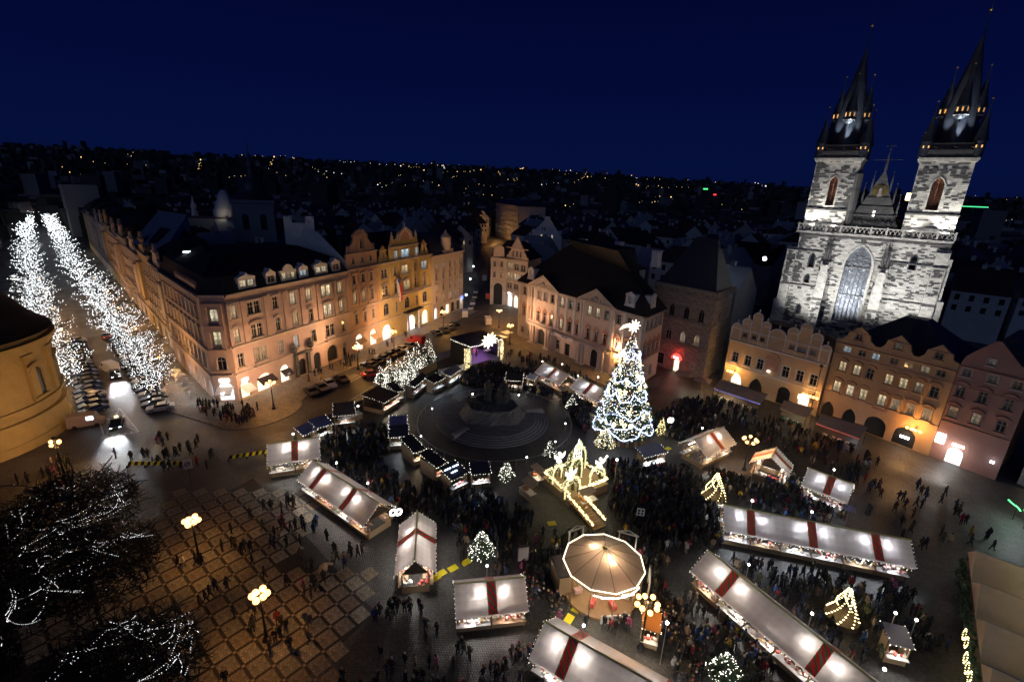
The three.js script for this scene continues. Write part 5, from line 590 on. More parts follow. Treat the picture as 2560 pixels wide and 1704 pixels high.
stall({ label: 'long diagonal white-roofed stall with ribbons running off the bottom right', A: [22.5, -43.5], B: [33.6, -24], half: 2.35, bands: [.16, .58, .93], I: 7, seed: 12, Ic: 20 });
// ---------- smaller huts with dark or blue roofs
function hut(o) {
  const [a, b, c, d] = o.q, cx = (a[0] + b[0] + c[0] + d[0]) / 4, cz = (a[1] + b[1] + c[1] + d[1]) / 4, dx = (b[0] - a[0] + c[0] - d[0]) / 2, dz = (b[1] - a[1] + c[1] - d[1]) / 2, W = Math.hypot(dx, dz), ex = (d[0] - a[0] + c[0] - b[0]) / 2, ez = (d[1] - a[1] + c[1] - b[1]) / 2, D = Math.max(1.8, Math.abs(-dz * ex + dx * ez) / W), turn = Math.atan2(-dz, dx), e = o.e || 2.6;
  const t = thing('market_hut', o.label, 'market hut', [cx, 0, cz], turn, o.group); footprints.push([cx, cz, W / 2 - .2, D / 2, turn]); const X = W / 2, Z = D / 2, bk = e + .55;
  const rf = o.gable ? quads([[[-X, e, Z], [X, e, Z], [X, e + .9, 0], [-X, e + .9, 0]], [[X, e, -Z], [-X, e, -Z], [-X, e + .9, 0], [X, e + .9, 0]]]) : quads([[[-X, e, Z], [X, e, Z], [X, bk, -Z], [-X, bk, -Z]], [[-X, e - .1, Z], [X, e - .1, Z], [X, e, Z], [-X, e, Z]]]);
  add('roof', rf, o.roof || M.clothNavy, t); const w = Z - .35;
  for (const x of [-X + .15, X - .15]) for (const z of [-w, w]) add('post', box(.1, e - .04, .1, x, e / 2 - .02, z), M.woodPale, t);
  add('back_wall', bb(-X + .1, X - .1, .05, e - .05, -w - .04, -w + .04), o.pale ? M.woodPale : M.woodDark, t); for (const x of [-X + .13, X - .13]) add('side_wall', bb(x - .02, x + .02, .05, o.openSide ? .9 : e - .2, -w + .05, w - .3), M.woodPale, t);
  add('counter_board', bb(-X + .15, X - .15, .05, .95, w - .03, w + .03), M.woodPale, t); add('counter_top', box(W - .2, .05, .75, 0, 1, w + .05), M.clothWhite, t);
  const gs = [[], []]; for (let k = 0; k < W * 5; k++) gs[k % 2].push(box(R(.12, .3), R(.1, .3), R(.12, .3), R(-X + .2, X - .2), 1.15, w - R(0, .3), R(0, 1))); gs.forEach((g, k) => stuff(add('wares', g, goodsM[(k * 2 + Math.floor(W * 7)) % 7], t)));
  const pts = [...along([-X, e - .06, Z + .05], [X, e - .06, Z + .05], .42, 0, .09), ...along([-X, e, Z], [-X, bk, -Z], .55, 0, .1), ...along([X, e, Z], [X, bk, -Z], .55, 0, .1)]; if (o.gable || o.backLights) pts.push(...along([-X, bk, -Z], [X, bk, -Z], .6, 0, .1)); stuff(add('string_light', bulbs(pts, .045), o.cool ? L.bulb : bulbIce, t));
  if (o.bars) for (const [x, z] of o.bars) add('roof_strip_light', box(1.05, .05, .13, x, e + .14 + (Z - z) / (2 * Z) * .55 - .02, z, 0, .2), L.cool, t);
  const q = new THREE.Euler(0, turn, 0), n = Math.max(1, Math.round(W / 3)); for (let i = 0; i < n; i++) { const p = V3(-X + W * (i + .5) / n, e - .45, w - .3); add('tube_light', box(W / n * .55, .08, .1, p.x, p.y + .13, p.z), o.cool ? L.cool : o.tint ? L.bulbWarm : L.white, t); const d = V3(p.x, 0, w + 1.8); p.applyEuler(q); d.applyEuler(q); spotAt(V3(cx + p.x, p.y, cz + p.z), V3(cx + d.x, 0, cz + d.z), (o.I || 10) * 1.6, 66, o.tint || (o.cool ? COOL : WHITE), .3); }
  return t;
}
hut({ label: 'blue-roofed hut with a second dark roof in front, left of the monument ring', q: [[-21, -75], [-18, -75.5], [-17, -72.3], [-20.1, -71.7]], group: 'huts round the monument', cool: 1, backLights: 1, roof: std({ color: C(.1, .11, .28) }) });
hut({ label: 'dark-navy-roofed hut just below the blue-roofed hut at the monument ring', q: [[-20.1, -71.6], [-17, -72.2], [-16.1, -69.3], [-19.2, -68.6]], group: 'huts round the monument', cool: 1, pale: 1 });
hut({ label: 'black-roofed hut with a cold light streak, upper one of two below the blue roofs', q: [[-17.4, -67.4], [-15.6, -68.9], [-12.8, -65.6], [-14.3, -64.2]].map(p => p), group: 'huts round the monument', cool: 1, roof: M.clothDark, tint: C(1, .7, .4) });
hut({ label: 'black-roofed hut with a cold light streak, lower one of two below the blue roofs', q: [[-13.5, -63.4], [-12, -64.9], [-9.0, -62], [-10.3, -60.3]], group: 'huts round the monument', cool: 1, roof: M.clothDark, tint: C(1, .7, .4) });
hut({ label: 'dark hut with three glowing blue-white strips on its roof', q: [[-9.6, -59.8], [-7.6, -62], [-5.6, -59.3], [-7.9, -57.3]].map(p => p), group: 'huts round the monument', cool: 1, roof: M.clothNavy, bars: [[-.7, -.5], [.7, -.5], [-.2, .4]], I: 14 });
hut({ label: 'small dark-blue-roofed hut with an orange display at the end of the ring', q: [[-5.5, -61.2], [-2.7, -61.9], [-2.4, -59.7], [-5.2, -59]], group: 'huts round the monument', cool: 1, I: 20 });
hut({ label: 'grey-blue-roofed kiosk between the Christmas tree and the cream-roofed stall', q: [[20.4, -67.5], [24.5, -69.3], [25.2, -67.2], [21, -65.2]], cool: 1, roof: std({ color: C(.12, .13, .2) }), I: 22 });
hut({ label: 'long dark-roofed hut strung with bulbs at the left end of the back row', q: [[-31.8, -79.5], [-28.4, -80.2], [-27.5, -76.5], [-31, -74.6]], roof: M.clothDark, I: 12 });
hut({ label: 'blue-roofed hut nearest the road behind the roadside stall, upper of the pair', q: [[-34.1, -72.2], [-31.6, -74.7], [-29.8, -72.3], [-32.1, -70.3]], cool: 1, roof: std({ color: C(.07, .08, .19) }), I: 14 });
hut({ label: 'blue-roofed hut nearest the road behind the roadside stall, lower of the pair', q: [[-35, -69.8], [-33.4, -71.8], [-31.6, -70.3], [-33, -68]], cool: 1, roof: std({ color: C(.07, .08, .19) }), I: 14 });
hut({ label: 'large dark-roofed hut with warm lit counters on two sides beside the small firs', q: [[-28.4, -83.2], [-26.3, -87.4], [-21.6, -86.0], [-23.3, -80.8]].map(p => p), roof: M.clothDark, I: 20, tint: C(1, .82, .6), openSide: 1 });
hut({ label: 'dark-roofed hut with a gable of bulbs behind the big dark-roofed hut', q: [[-25.6, -88.4], [-23.9, -90.2], [-20.8, -87.3], [-22, -86.4]], roof: M.clothDark, I: 3 });
hut({ label: 'dark-roofed hut with bulb-lined gable and white curtain beside the lit firs', q: [[-21.2, -89.2], [-20, -95.4], [-17.6, -94.3], [-19.5, -88.7]], roof: M.clothDark, cool: 1, I: 6, gable: 1 });
hut({ label: 'small white hut with a lit window, nearer one behind the monument', q: [[-17.8, -92.4], [-16, -95.5], [-13.9, -94], [-15.8, -91.2]], roof: M.clothDark, cool: 1, I: 9, pale: 1 });
hut({ label: 'white hut with a bright screen window next to the lit stage column', q: [[-14.8, -96], [-12.6, -101], [-10.9, -99.8], [-13, -95]], roof: std({ color: C(.2, .2, .24) }), cool: 1, I: 12, pale: 1 });
hut({ label: 'dark low hut with bulbs on its roof and a red-clad customer behind the monument', q: [[-1.2, -97.4], [2.8, -97], [2.7, -94], [-1, -94.4]], roof: M.clothDark, I: 14 });
hut({ label: 'small pale counter with white umbrella roof left of the ribboned stalls by the palace', q: [[4, -97.5], [6, -96.3], [5.2, -94.6], [3.4, -95.8]], roof: M.clothWhite, I: 12 });
hut({ label: 'orange-roofed kiosk beneath the ring of lamp globes near the bottom', q: [[13.7, -36.6], [15.4, -36.1], [15, -34.5], [13.3, -35]], roof: std({ color: C(.45, .22, .08) }), I: 8, tint: WARM });
hut({ label: 'lone kiosk with grey roof and two bright lamps at lower right', q: [[36.8, -36.2], [38.7, -35.7], [38.3, -33.7], [36.3, -34.2]], roof: std({ color: C(.35, .3, .3) }), I: 10 });
{ const c = thing('sales_counter', 'long white-lit sales counter in front of the dark huts by the road', 'counter', [-28.9, 0, -78.3], Math.atan2(3.2, 2.4)); add('counter_top', box(4.4, .08, 1.6, 0, 1.1, 0), M.clothWhite, c); add('counter_front', box(4.3, 1, .08, 0, .55, .7), M.woodPale, c); for (const x of [-2, 2]) add('leg', box(.1, 1.05, .1, x, .53, -.6), M.wood, c); stuff(add('wares', Array.from({ length: 16 }, () => box(.25, .2, .2, R(-2, 2), 1.24, R(-.5, .5), R(0, 1))), goodsM[2], c)); }
// ---------- round carousel tent
{
  const t = thing('carousel_tent', 'round twelve-sided brown canvas carousel roof with glowing rim', 'carousel', [10.7, 0, -41.7], .1); footprints.push([10.7, -41.7, 3.9, 3.9, 0]);
  const n = 11, Rr = 4.25; for (let i = 0; i < n; i++) { const a = i / n * 6.2832, b = (i + 1) / n * 6.2832, P = (f, th, y) => [Math.sin(th) * Rr * f, y, Math.cos(th) * Rr * f]; add('roof_panel', quads([[P(1, a, 4), P(1, b, 4), P(.62, b, 4.72), P(.62, a, 4.72)], [P(.62, a, 4.72), P(.62, b, 4.72), P(.07, b, 5.7), P(.07, a, 5.7)]]), M.clothBrown, t); add('rim_light', beam([P(1.02, a, 4)[0], 4.02 + (i % 2) * .03, P(1.02, a, 4)[2]], [P(1.02, b, 4)[0], 4.02 + ((i + 1) % 2) * .03, P(1.02, b, 4)[2]], .05, .05, 6), L.rim, t); add('rib', beam(P(1, a, 4.03), P(.07, a, 5.74), .035, .035, 4), M.woodDark, t); add('rim_board', quads([[P(1, a, 3.55), P(1, b, 3.55), P(1, b, 3.97), P(1, a, 3.97)]]), M.woodPale, t); add('post', cyl(.06, .06, 4, P(.97, a, 0)[0], 0, P(.97, a, 0)[2], 6), M.wood, t); }
  add('hub', new THREE.TorusGeometry(.34, .07, 5, 14).rotateX(Math.PI / 2).translate(0, 5.74, 0), M.woodPale, t); add('platform', cyl(4, 4, .35, 0, 0, 0, 24), M.wood, t); add('centre_drum', cyl(.9, .9, 3.8, 0, .36, 0, 14), goodsM[0], t); for (let i = 0; i < 8; i++) { const a = i * .785 + .2; add('seat', [box(.5, .5, .9, Math.sin(a) * 2.7, .8, Math.cos(a) * 2.7, a), cyl(.03, .03, 3.2, Math.sin(a) * 2.7, .4, Math.cos(a) * 2.7, 5)], goodsM[i % 7], t); }
  for (const [x, z] of [[-.9, -.75], [.55, .95]]) { add('lamp', ball(.1, x, 4.98, z), L.white, t); lamp(10.7 + x, 4.98, -41.7 + z, C(1, .85, .52), 60, .12); } for (const [x, z] of [[-.6, 3.9], [1.6, 3.6]]) { add('tube_light', box(1.2, .08, .1, x, 3.1, z), L.white, t); lamp(10.7 + x, 2.7, -41.7 + z * 1.05, WHITE, 9, .3); }
  add('counter', [box(3, 1, .1, .4, .5, 4.05)], M.clothWhite, t); stuff(add('string_light', bulbs(Array.from({ length: 60 }, (_, i) => { const a = -.5 + i / 60 * 1.3; return [Math.sin(a) * 4.2, 3.3 + (i % 2) * .12, Math.cos(a) * 4.2]; }), .06), L.bulb, t));
  const b = thing('ticket_booth', 'dark flat-roofed ticket booth at the left of the carousel', 'booth', [6.4, 0, -42.4], .25); add('wall', bb(-.75, .75, 0, 2.5, -1.5, 1.5), M.woodPale, b); add('roof', bb(-.85, .85, 2.5, 2.62, -1.6, 1.6), M.clothDark, b); add('window', bb(.5, .62, 1.1, 1.9, -.5, .5), M.glass, b);
  const gate = (x, z, turn, lab) => { const g = thing('timber_gate', lab, 'gate', [x, 0, z], turn, 'timber gates round the carousel'); for (const s of [-1, 1]) add('post', box(.16, 3, .16, s * 1, 1.5, 0), M.clothWhite, g); for (const s of [-1, 1]) add('roof_beam', beam([s * 1.25, 3, 0], [0, 3.5, 0], .09, .09, 4), M.clothWhite, g); add('cross_beam', box(2.1, .14, .14, 0, 3, 0), M.clothWhite, g); };
  gate(8.6, -47.9, .5, 'white timber gate at the upper left of the carousel'); gate(14.7, -47.4, -.35, 'white timber gate at the upper right of the carousel'); gate(15.7, -41.3, 1.3, 'white timber gate at the right side of the carousel by the globes');
}
// ---------- stairway platform with arches of lights
{
  const t = thing('viewing_platform', 'raised wooden platform with stairs and glowing arches in the middle of the market', 'platform', [10, 0, -60.6], .58); footprints.push([10, -60.6, 4.4, 3.6, .58], [6.6, -57, 2.4, 2.6, .58]);
  for (let i = 0; i < 14; i++) add('plank', bb(-3.6 + i * .52, -3.1 + i * .52, 1.22, 1.3, -3.1, 3.1), M.woodPale, t); add('base', [bb(-3.6, 3.6, 0, 1.2, 2.95, 3.1), bb(-3.6, -3.5, 0, 1.2, -3, 2.95), bb(3.5, 3.6, 0, 1.2, -3, 2.95), bb(-3.6, 3.6, 0, 1.2, -3.1, -3)], M.woodPale, t);
  const sx = -2.9; for (let i = 0; i < 12; i++) add('step', bb(sx - 1, sx + 1, 1.2 - i * .1, 1.26 - i * .1, 3.1 + i * .46, 3.56 + i * .46), M.wood, t);
  for (const s of [-1, 1]) { add('handrail', [beam([sx + s * 1.05, 2.2, 3.1], [sx + s * 1.05, 1.0, 8.5], .05), ...[0, .25, .5, .75, 1].map(f => beam([sx + s * 1.05, 1.2 * (1 - f), 3.1 + 5.4 * f], [sx + s * 1.05, 2.2 - 1.2 * f, 3.1 + 5.4 * f], .04))], M.wood, t); stuff(add('string_light', bulbs(Array.from({ length: 240 }, () => { const f = rnd(); return [sx + s * 1.05 + R(-.14, .14), 2.15 - 1.2 * f + R(-.2, .12), 3.1 + 5.4 * f]; }), .052), L.bulbYellow, t)); }
  const rail = (a, b) => { add('railing', [beam([a[0], 2.25, a[1]], [b[0], 2.25, b[1]], .05), beam([a[0], 1.8, a[1]], [b[0], 1.8, b[1]], .03)], M.wood, t); stuff(add('string_light', bulbs(Array.from({ length: 130 }, () => { const f = rnd(); return [a[0] + (b[0] - a[0]) * f + R(-.12, .12), 2.25 + R(-.35, .14), a[1] + (b[1] - a[1]) * f + R(-.12, .12)]; }), .055), L.bulbYellow, t)); };
  rail([-1.8, 3], [.4, 3]); rail([.4, 3], [3.5, 3]); rail([3.5, 3], [3.5, -3]); rail([3.5, -3], [-3.5, -3]); rail([-3.5, -3], [-3.5, 3]);
  // arbours: garland-covered half domes netted with bulbs, each behind an arch band
  const gl = glow(1, .86, .42, 1.1), net = glow(1, .9, .5, 2.4);
  const arbour = (x, z, w, h, turn, deep, name) => {
    const a0 = add('arbour', (() => { const q = []; const P = (i, k) => { const a = Math.PI * i / 12, f = k / 4, sh = Math.cos(f * 1.2); return [-Math.cos(a) * w * sh, 1.3 + (i === 0 || i === 12 ? 0 : h * (.3 + .7 * Math.sin(a) ** .8) * (sh * .8 + .2)), -deep * f]; }; for (let i = 0; i < 12; i++) for (let k = 0; k < 4; k++) if ((i + k) % 2 || i === 5 || i === 6) q.push([P(i, k), P(i + 1, k), P(i + 1, k + 1), P(i, k + 1)]); return quads(q); })(), std({ color: C(.05, .08, .03), side: 2, roughness: .9 }), t); a0.position.set(x, 0, z); a0.rotation.y = turn;
    const pts = []; for (let i = 0; i <= 14; i++) { const a = Math.PI * i / 14; pts.push([-Math.cos(a) * w, 1.3 + (i === 0 || i === 14 ? 0 : h * (.3 + .7 * Math.sin(a) ** .8)), .05]); } add('arch_light', tube(pts, .11, 30, 6), gl, a0);
    const c = new THREE.CatmullRomCurve3(pts.map(p => V3(...p))), b = []; for (let i = 0; i < 200; i++) { const p = c.getPoint(rnd()); b.push([p.x + R(-.2, .2), p.y + R(-.2, .2), p.z + R(-.2, .2)]); } for (let i = 0; i < 190; i++) { const a = Math.PI * rnd(), f = rnd(), sh = Math.cos(f * 1.2); b.push([-Math.cos(a) * w * sh, 1.3 + h * (.3 + .7 * Math.sin(a) ** .8) * (sh * .8 + .2) * R(.9, 1.03), -deep * f]); } stuff(add('string_light', bulbs(b, .042), net, a0)); };
  arbour(-2.9, 2.75, 1.3, 3.1, 0, 1.6); arbour(-.3, .2, 1.6, 3.9, .25, 2); arbour(2.3, 2.1, 1.1, 2.7, -.35, 1.4); arbour(1.8, -1.6, 1.5, 4.2, .1, 1.8); arbour(-2.5, -1.2, 1.1, 2.6, .3, 1.4);
  // white glowing ornaments on top of the arches
  const orn = (x, y, z) => { const g = [ball(.26, x, y + .55, z, 8, 6), put(new THREE.ConeGeometry(.42, 1.1, 7), x, y - .25, z)]; for (const s of [-1, 1]) g.push(ext(shape([[x, y], [x + s * 1.0, y + .7], [x + s * .95, y + .05], [x + s * .45, y - .35]]), .08, z)); add('angel_light', g, glow(1, .95, .78, 2.4), t); };
  orn(-2.3, 5.2, -1.2); orn(2.6, 4.6, 2.1); orn(-3.3, 4.9, 2.6);
  add('lantern_frame_light', [...[-.65, -.22, .22, .65].flatMap(x => [beam([x, 5.2, .2], [x, 6.7, .2], .05, .05, 4)]), beam([-.65, 5.2, .2], [.65, 5.2, .2], .07), beam([-.65, 5.9, .2], [.65, 5.9, .2], .05), tube([[-.65, 6.7, .2], [-.4, 7.25, .2], [0, 7.45, .2], [.4, 7.25, .2], [.65, 6.7, .2]], .07, 12), put(new THREE.ConeGeometry(.14, .9, 6), 0, 7.9, .2)], glow(1, .95, .82, 3), t).position.x = -.1;
  add('tree_light', [put(new THREE.ConeGeometry(.55, .8, 7), 1.9, 5.7, -1.6), put(new THREE.ConeGeometry(.38, .7, 7), 1.9, 6.25, -1.6)], glow(.75, .9, .35, 1), t);
  lamp(9.2, 4.6, -60.2, C(1, .85, .45), 9, .5); lamp(7.2, 3.2, -57.6, C(1, .85, .45), 6, .4); lamp(12.4, 3.6, -61.5, C(1, .85, .45), 6, .4);
  const sc = (x, z, turn, lab) => { const c = thing('snack_counter', lab, 'counter', [x, 0, z], turn, 'counters round the stairway platform'); add('counter_top', box(2.6, .08, 1.1, 0, 1.05, 0), M.clothWhite, c); add('counter_front', box(2.5, 1, .08, 0, .53, .5), M.woodPale, c); add('pan', cyl(.5, .5, .25, -.4, 1.1, 0, 14), std({ color: C(.45, .2, .1), metalness: .5, roughness: .3 }), c); add('hood_roof', box(2.4, .06, 1.2, 0, 2.3, -.3, 0, .2), M.clothTan, c); for (const s of [-1, 1]) add('post', box(.06, 1.25, .06, s * 1.1, 1.7, -.3), M.wood, c); footprints.push([x, z, 1.4, .8, turn]); };
  sc(11.3, -56.4, .5, 'white-topped snack counter with a copper pan at the platform foot'); sc(4.3, -61.6, -1, 'snack counter with hood left of the stairway'); sc(3, -58, -.9, 'small snack counter left of the stairway bottom'); lamp(11.3, 1.9, -56.2, WARM, 6, .1); lamp(4.2, 1.9, -61.4, WARM, 4, .1);
}
// ---------- stage
{
  const t = thing('concert_stage', 'open-air stage with blue-black roof, violet light and a band playing', 'stage', [-8.6, 0, -111.6], .785); footprints.push([-9.5, -111.5, 5, 5, .785]);
  add('floor', bb(-4.6, 4.6, 0, 1.2, -4.2, 3.4), std({ color: C(.12, .12, .16), roughness: .5 }), t); add('roof', [bb(-5, 5, 5.9, 6.2, -4.4, 3.6)], M.clothNavy, t); add('back_wall', bb(-4.8, 4.8, 1.2, 5.9, -4.3, -4.1), M.black, t); for (const s of [-1, 1]) { add('side_wall', bb(s * 4.75 - .1, s * 4.75 + .1, .1, 5.9, -4.1, 2.4), M.black, t); add('truss', [box(.3, 5.9, .3, s * 4.6, 2.95, 3.3)], M.steel, t); }
  for (let i = 0; i < 5; i++) add('step', bb(1.6, 3.6, 1 - i * .22, 1.12 - i * .22, 3.4 + i * .32, 3.75 + i * .32), M.steel, t); stuff(add('string_light', bulbs([...along([-5, 5.85, 3.7], [5, 5.85, 3.7], .28, .2), ...along([-5, 5.85, 3.7], [-5, 5.85, -4], .4, .1)], .07), L.bulb, t));
  { const s = new THREE.Shape(); for (let i = 0; i < 22; i++) { const a = i / 22 * 6.283, rr = (i % 2 ? 1.15 : 1.85) * (i % 4 === 0 ? 1.1 : 1); i ? s.lineTo(Math.cos(a) * rr * 1.35, Math.sin(a) * rr) : s.moveTo(rr * 1.35, 0); } add('star_light', [ext(s, .25, 3.75), ...[-2.9, -2.1].map(x => put(ext(s, .2, 3.75), x * 0, 0, 0))].slice(0, 1), glow(1, .88, .55, 2.6), t).position.set(.6, 6.4, 0); add('star_screen_light', [box(1.5, .9, .1, .6, 6.4, 4.1)], L.cool, t); }
  const pr = [C(.35, .15, 1), C(.5, .1, 1), C(1, .45, .35)]; [[-2, -1.5], [2, -1], [-1, 1]].forEach(([x, z], i) => { const v = V3(x, 4.9, z).applyEuler(new THREE.Euler(0, .785, 0)); add('stage_lamp', box(.3, .3, .3, x, 5.1, z), glow(pr[i].r, pr[i].g, pr[i].b, 6), t); lamp(-8.6 + v.x, 4.85, -111.6 + v.z, pr[i], 34, .15); });
  for (const [x, z, m] of [[-3, -3, 0], [-1.6, -3.2, 1], [.2, -3.2, 4], [1.6, -2.9, 6]]) add('instrument', [cyl(.45, .45, .7, x, 1.25, z, 12), box(.9, 1, .5, x + .5, 1.75, z - .4)], goodsM[m], t); add('white_piano', box(2.2, .35, .9, 3.3, 2.4, .2, .3, 0, -.15), M.clothWhite, t);
  const col = (x, z, lab) => { const c = thing('lit_column', lab, 'column', [x, 0, z], .785, 'columns flanking the stage'); add('core', bb(-.42, .42, 0, 5.1, -.42, .42), glow(1, .82, .42, .55), c); const g = []; for (let i = 0; i < 9; i++) g.push(box(1.02, .07, 1.02, 0, .3 + i * .58, 0)); for (const a of [-1, 1]) for (const b of [-1, 1]) g.push(box(.1, 5.1, .1, a * .46, 2.55, b * .46)); add('lattice', g, M.clothWhite, c); const hs = new THREE.Shape(); hs.moveTo(0, -.32); hs.bezierCurveTo(-.5, 0, -.3, .42, 0, .18); hs.bezierCurveTo(.3, .42, .5, 0, 0, -.32); add('heart', [put(ext(hs, .05, .5), 0, 1.6, 0)], M.black, c); const b = []; for (let i = 0; i < 200; i++) { const s = Math.floor(rnd() * 4), u = R(-.5, .5), y = R(.1, 5.1); b.push(s < 2 ? [u, y, s ? .54 : -.54] : [s === 2 ? .54 : -.54, y, u]); } stuff(add('string_light', bulbs(b, .055), L.bulbYellow, c)); lamp(x + 1.1, 3, z + 1.1, C(1, .8, .45), 12, .3); };
  col(-10.4, -106.2, 'left glowing lattice column with a heart beside the stage'); col(-2.8, -114, 'right glowing lattice column beside the stage');
  const fn = (a, b, lab, h = 1.9, m = M.clothWhite) => { const dx = b[0] - a[0], dz = b[1] - a[1], l = Math.hypot(dx, dz); const f = thing('site_fence', lab, 'fence', [(a[0] + b[0]) / 2, 0, (a[1] + b[1]) / 2], Math.atan2(-dz, dx)); const n = Math.max(2, Math.round(l / 2)); for (let i = 0; i < n; i++) add('panel', box(l / n - .04, h, .05, -l / 2 + l * (i + .5) / n, h / 2 + .05, 0), m, f); for (let i = 0; i <= n; i++) add('post', box(.06, h + .1, .08, -l / 2 + l * i / n, h / 2 + .05, -.07), M.steel, f); };
  fn([-19.5, -108.8], [-14.9, -115.6], 'pale site fence behind the stage toward the parked cars', 1.8, std({ color: C(.3, .28, .33) })); fn([-20.6, -99.8], [-17.6, -106], 'yellowish site fence behind the small firs', 1.9, M.woodPale); fn([-16.5, -101.5], [-10.8, -105.8], 'low white fence at the side of the stage', 1.5); fn([-35, -75.5], [-26.8, -89], 'thin roadside fence behind the dark huts', 1, std({ color: C(.12, .1, .09) }));
}
// ---------- the great Christmas tree
const sprayG = (() => { const q = []; for (let i = 0; i < 9; i++) { const y = i * .11, w = .42 * (1 - i / 11); for (const s of [-1, 1]) q.push([[0, y * .25, y], [s * w, -.06 + y * .1, y + .22], [s * w * .9, -.03 + y * .1, y + .3]]); } q.push([[-.03, 0, 0], [.03, 0, 0], [.02, .24, 1.05]]); for (let i = 0; i < 5; i++) { const y = .1 + i * .2; q.push([[0, .02, y], [.05, .28 - i * .03, y + .14], [-.05, .26 - i * .03, y + .2]]); } return quads(q); })();
function conifer(o) {
  const t = thing(o.name || 'fir_tree', o.label, 'Christmas tree', [o.x, 0, o.z], R(0, 6), o.group), H = o.h, y0 = o.y0 ?? H * .07, rad = (y) => { const f = (y - y0) / (H - y0); return o.r * Math.pow(1 - f, .82) * (.86 + .2 * (1 - ((f * (o.tiers || 7)) % 1))) + .04; };
  add('trunk', cyl(H * .018, H * .004, H * .98, 0, 0, 0, 8), M.bark, t);
  const n = o.n, im = new THREE.InstancedMesh(sprayG, M.needle, n), q = new THREE.Quaternion(), e = new THREE.Euler();
  for (let i = 0; i < n; i++) { const f = 1 - Math.sqrt(rnd()) * .995, y = y0 + (H - y0) * f, a = R(0, 6.2832), rr = rad(y), ins = rr * R(.35, .86), s = Math.max(.25, rr * .34) * R(.8, 1.3) * (o.s || 1); e.set(R(-.1, .45), a, R(-.3, .3), 'YXZ'); im.setMatrixAt(i, new THREE.Matrix4().compose(V3(Math.sin(a) * ins, y, Math.cos(a) * ins), q.setFromEuler(e), V3(s, s, s))); }
  im.name = 'foliage'; stuff(im); t.add(im);
  for (const [m, k, r, nm] of o.lights) { const b = []; for (let i = 0; i < k; i++) { const f = 1 - Math.sqrt(rnd()), y = y0 + (H - y0) * f * .98, a = R(0, 6.2832), rr = rad(y) * R(.8, 1.08); b.push([Math.sin(a) * rr, y, Math.cos(a) * rr]); } stuff(add(nm || 'string_light', bulbs(b, r), m, t)); }
  t.userData.rad = undefined; delete t.userData.rad; return [t, rad];
}
{
  const [t, rad] = conifer({ name: 'christmas_tree', label: 'towering Christmas tree wrapped in white bulbs and glowing blue garlands', x: 20.3, z: -77.1, h: 19.4, r: 4.9, y0: 1.7, n: 3400, tiers: 9, s: .8, lights: [[L.bulb, 1500, .062], [L.bulbYellow, 420, .06], [L.bulbBlue, 420, .075], [glow(1, .15, .1, 3), 130, .06]] });
  t.rotation.y = 0;
  for (const [y, n, off, sag] of [[15.9, 5, .3, 1], [11.9, 5, .9, 1.1], [9.1, 6, .2, 1.2], [6.3, 5, .75, 1.4], [4.3, 6, .1, 1.2], [2.9, 5, .5, 1.1]]) for (let i = 0; i < n; i++) { if (rnd() < .12) continue; const p = []; for (let k = 0; k <= 8; k++) { const f = k / 8, a = off + (i + f) / n * 6.2832, yy = y - sag * 4 * f * (1 - f) + .12 * Math.sin(k * 2 + i), rr = rad(yy) * 1.02 + .1; p.push([Math.sin(a) * rr, yy, Math.cos(a) * rr]); } add('garland_light', tube(p, .085, 22, 5), L.garlandBlue, t); }
  { const s = []; for (let i = 0; i < 20; i++) { const a = i / 20 * 6.2832 + .1, r = i % 2 ? .42 : 1.15; s.push([Math.cos(a) * r, Math.sin(a) * r]); } const st = add('star_light', [ext(shape(s), .2, -.1), beam([0, 0, 0], [.02, 0, 1], .16, .02), beam([0, 0, 0], [0, 0, -1], .16, .02)], glow(1, .93, .75, 5), t); st.position.set(0, 20.3, 0); st.rotation.y = .25; const c = add('comet_tail_light', ext(shape([[-.3, .35], [-1.2, .5], [-2.1, .2], [-2.6, -.5], [-1.9, -.2], [-1, -.05], [-.3, -.25]]), .15, -.07), glow(1, .88, .6, 3), t); c.position.set(0, 20.3, 0); c.rotation.y = .25; }
  for (let i = 0; i < 26; i++) { const y = R(3, 15), a = R(-2, 2), rr = rad(y) * 1.04; const m = add('bell_ornament_light', [put(new THREE.TorusGeometry(.26, .06, 4, 9), 0, 0, 0), put(new THREE.ConeGeometry(.16, .35, 6), 0, -.35, 0)], L.bulbYellow, t); m.position.set(Math.sin(a) * rr, y, Math.cos(a) * rr); m.rotation.y = a; }
  const f = thing('tree_fence', 'low round wooden fence about the foot of the great Christmas tree', 'fence', [20.3, 0, -77.1]); for (let i = 0; i < 40; i++) { const a = i / 40 * 6.2832; const m = add('slat', box(.5, 1, .06, 0, .55, 0), i % 2 ? M.wood : M.woodPale, f); m.position.set(Math.sin(a) * 4.6, 0, Math.cos(a) * 4.6); m.rotation.y = a; } footprints.push([20.3, -77.1, 4.8, 4.8, 0]);
  lamp(17, 3, -72.5, C(.85, .9, 1), 8, .4); lamp(22, 12, -72.6, C(.8, .88, 1), 24, .6); lamp(16.2, 7, -74, C(.85, .92, 1), 16, .6);
}
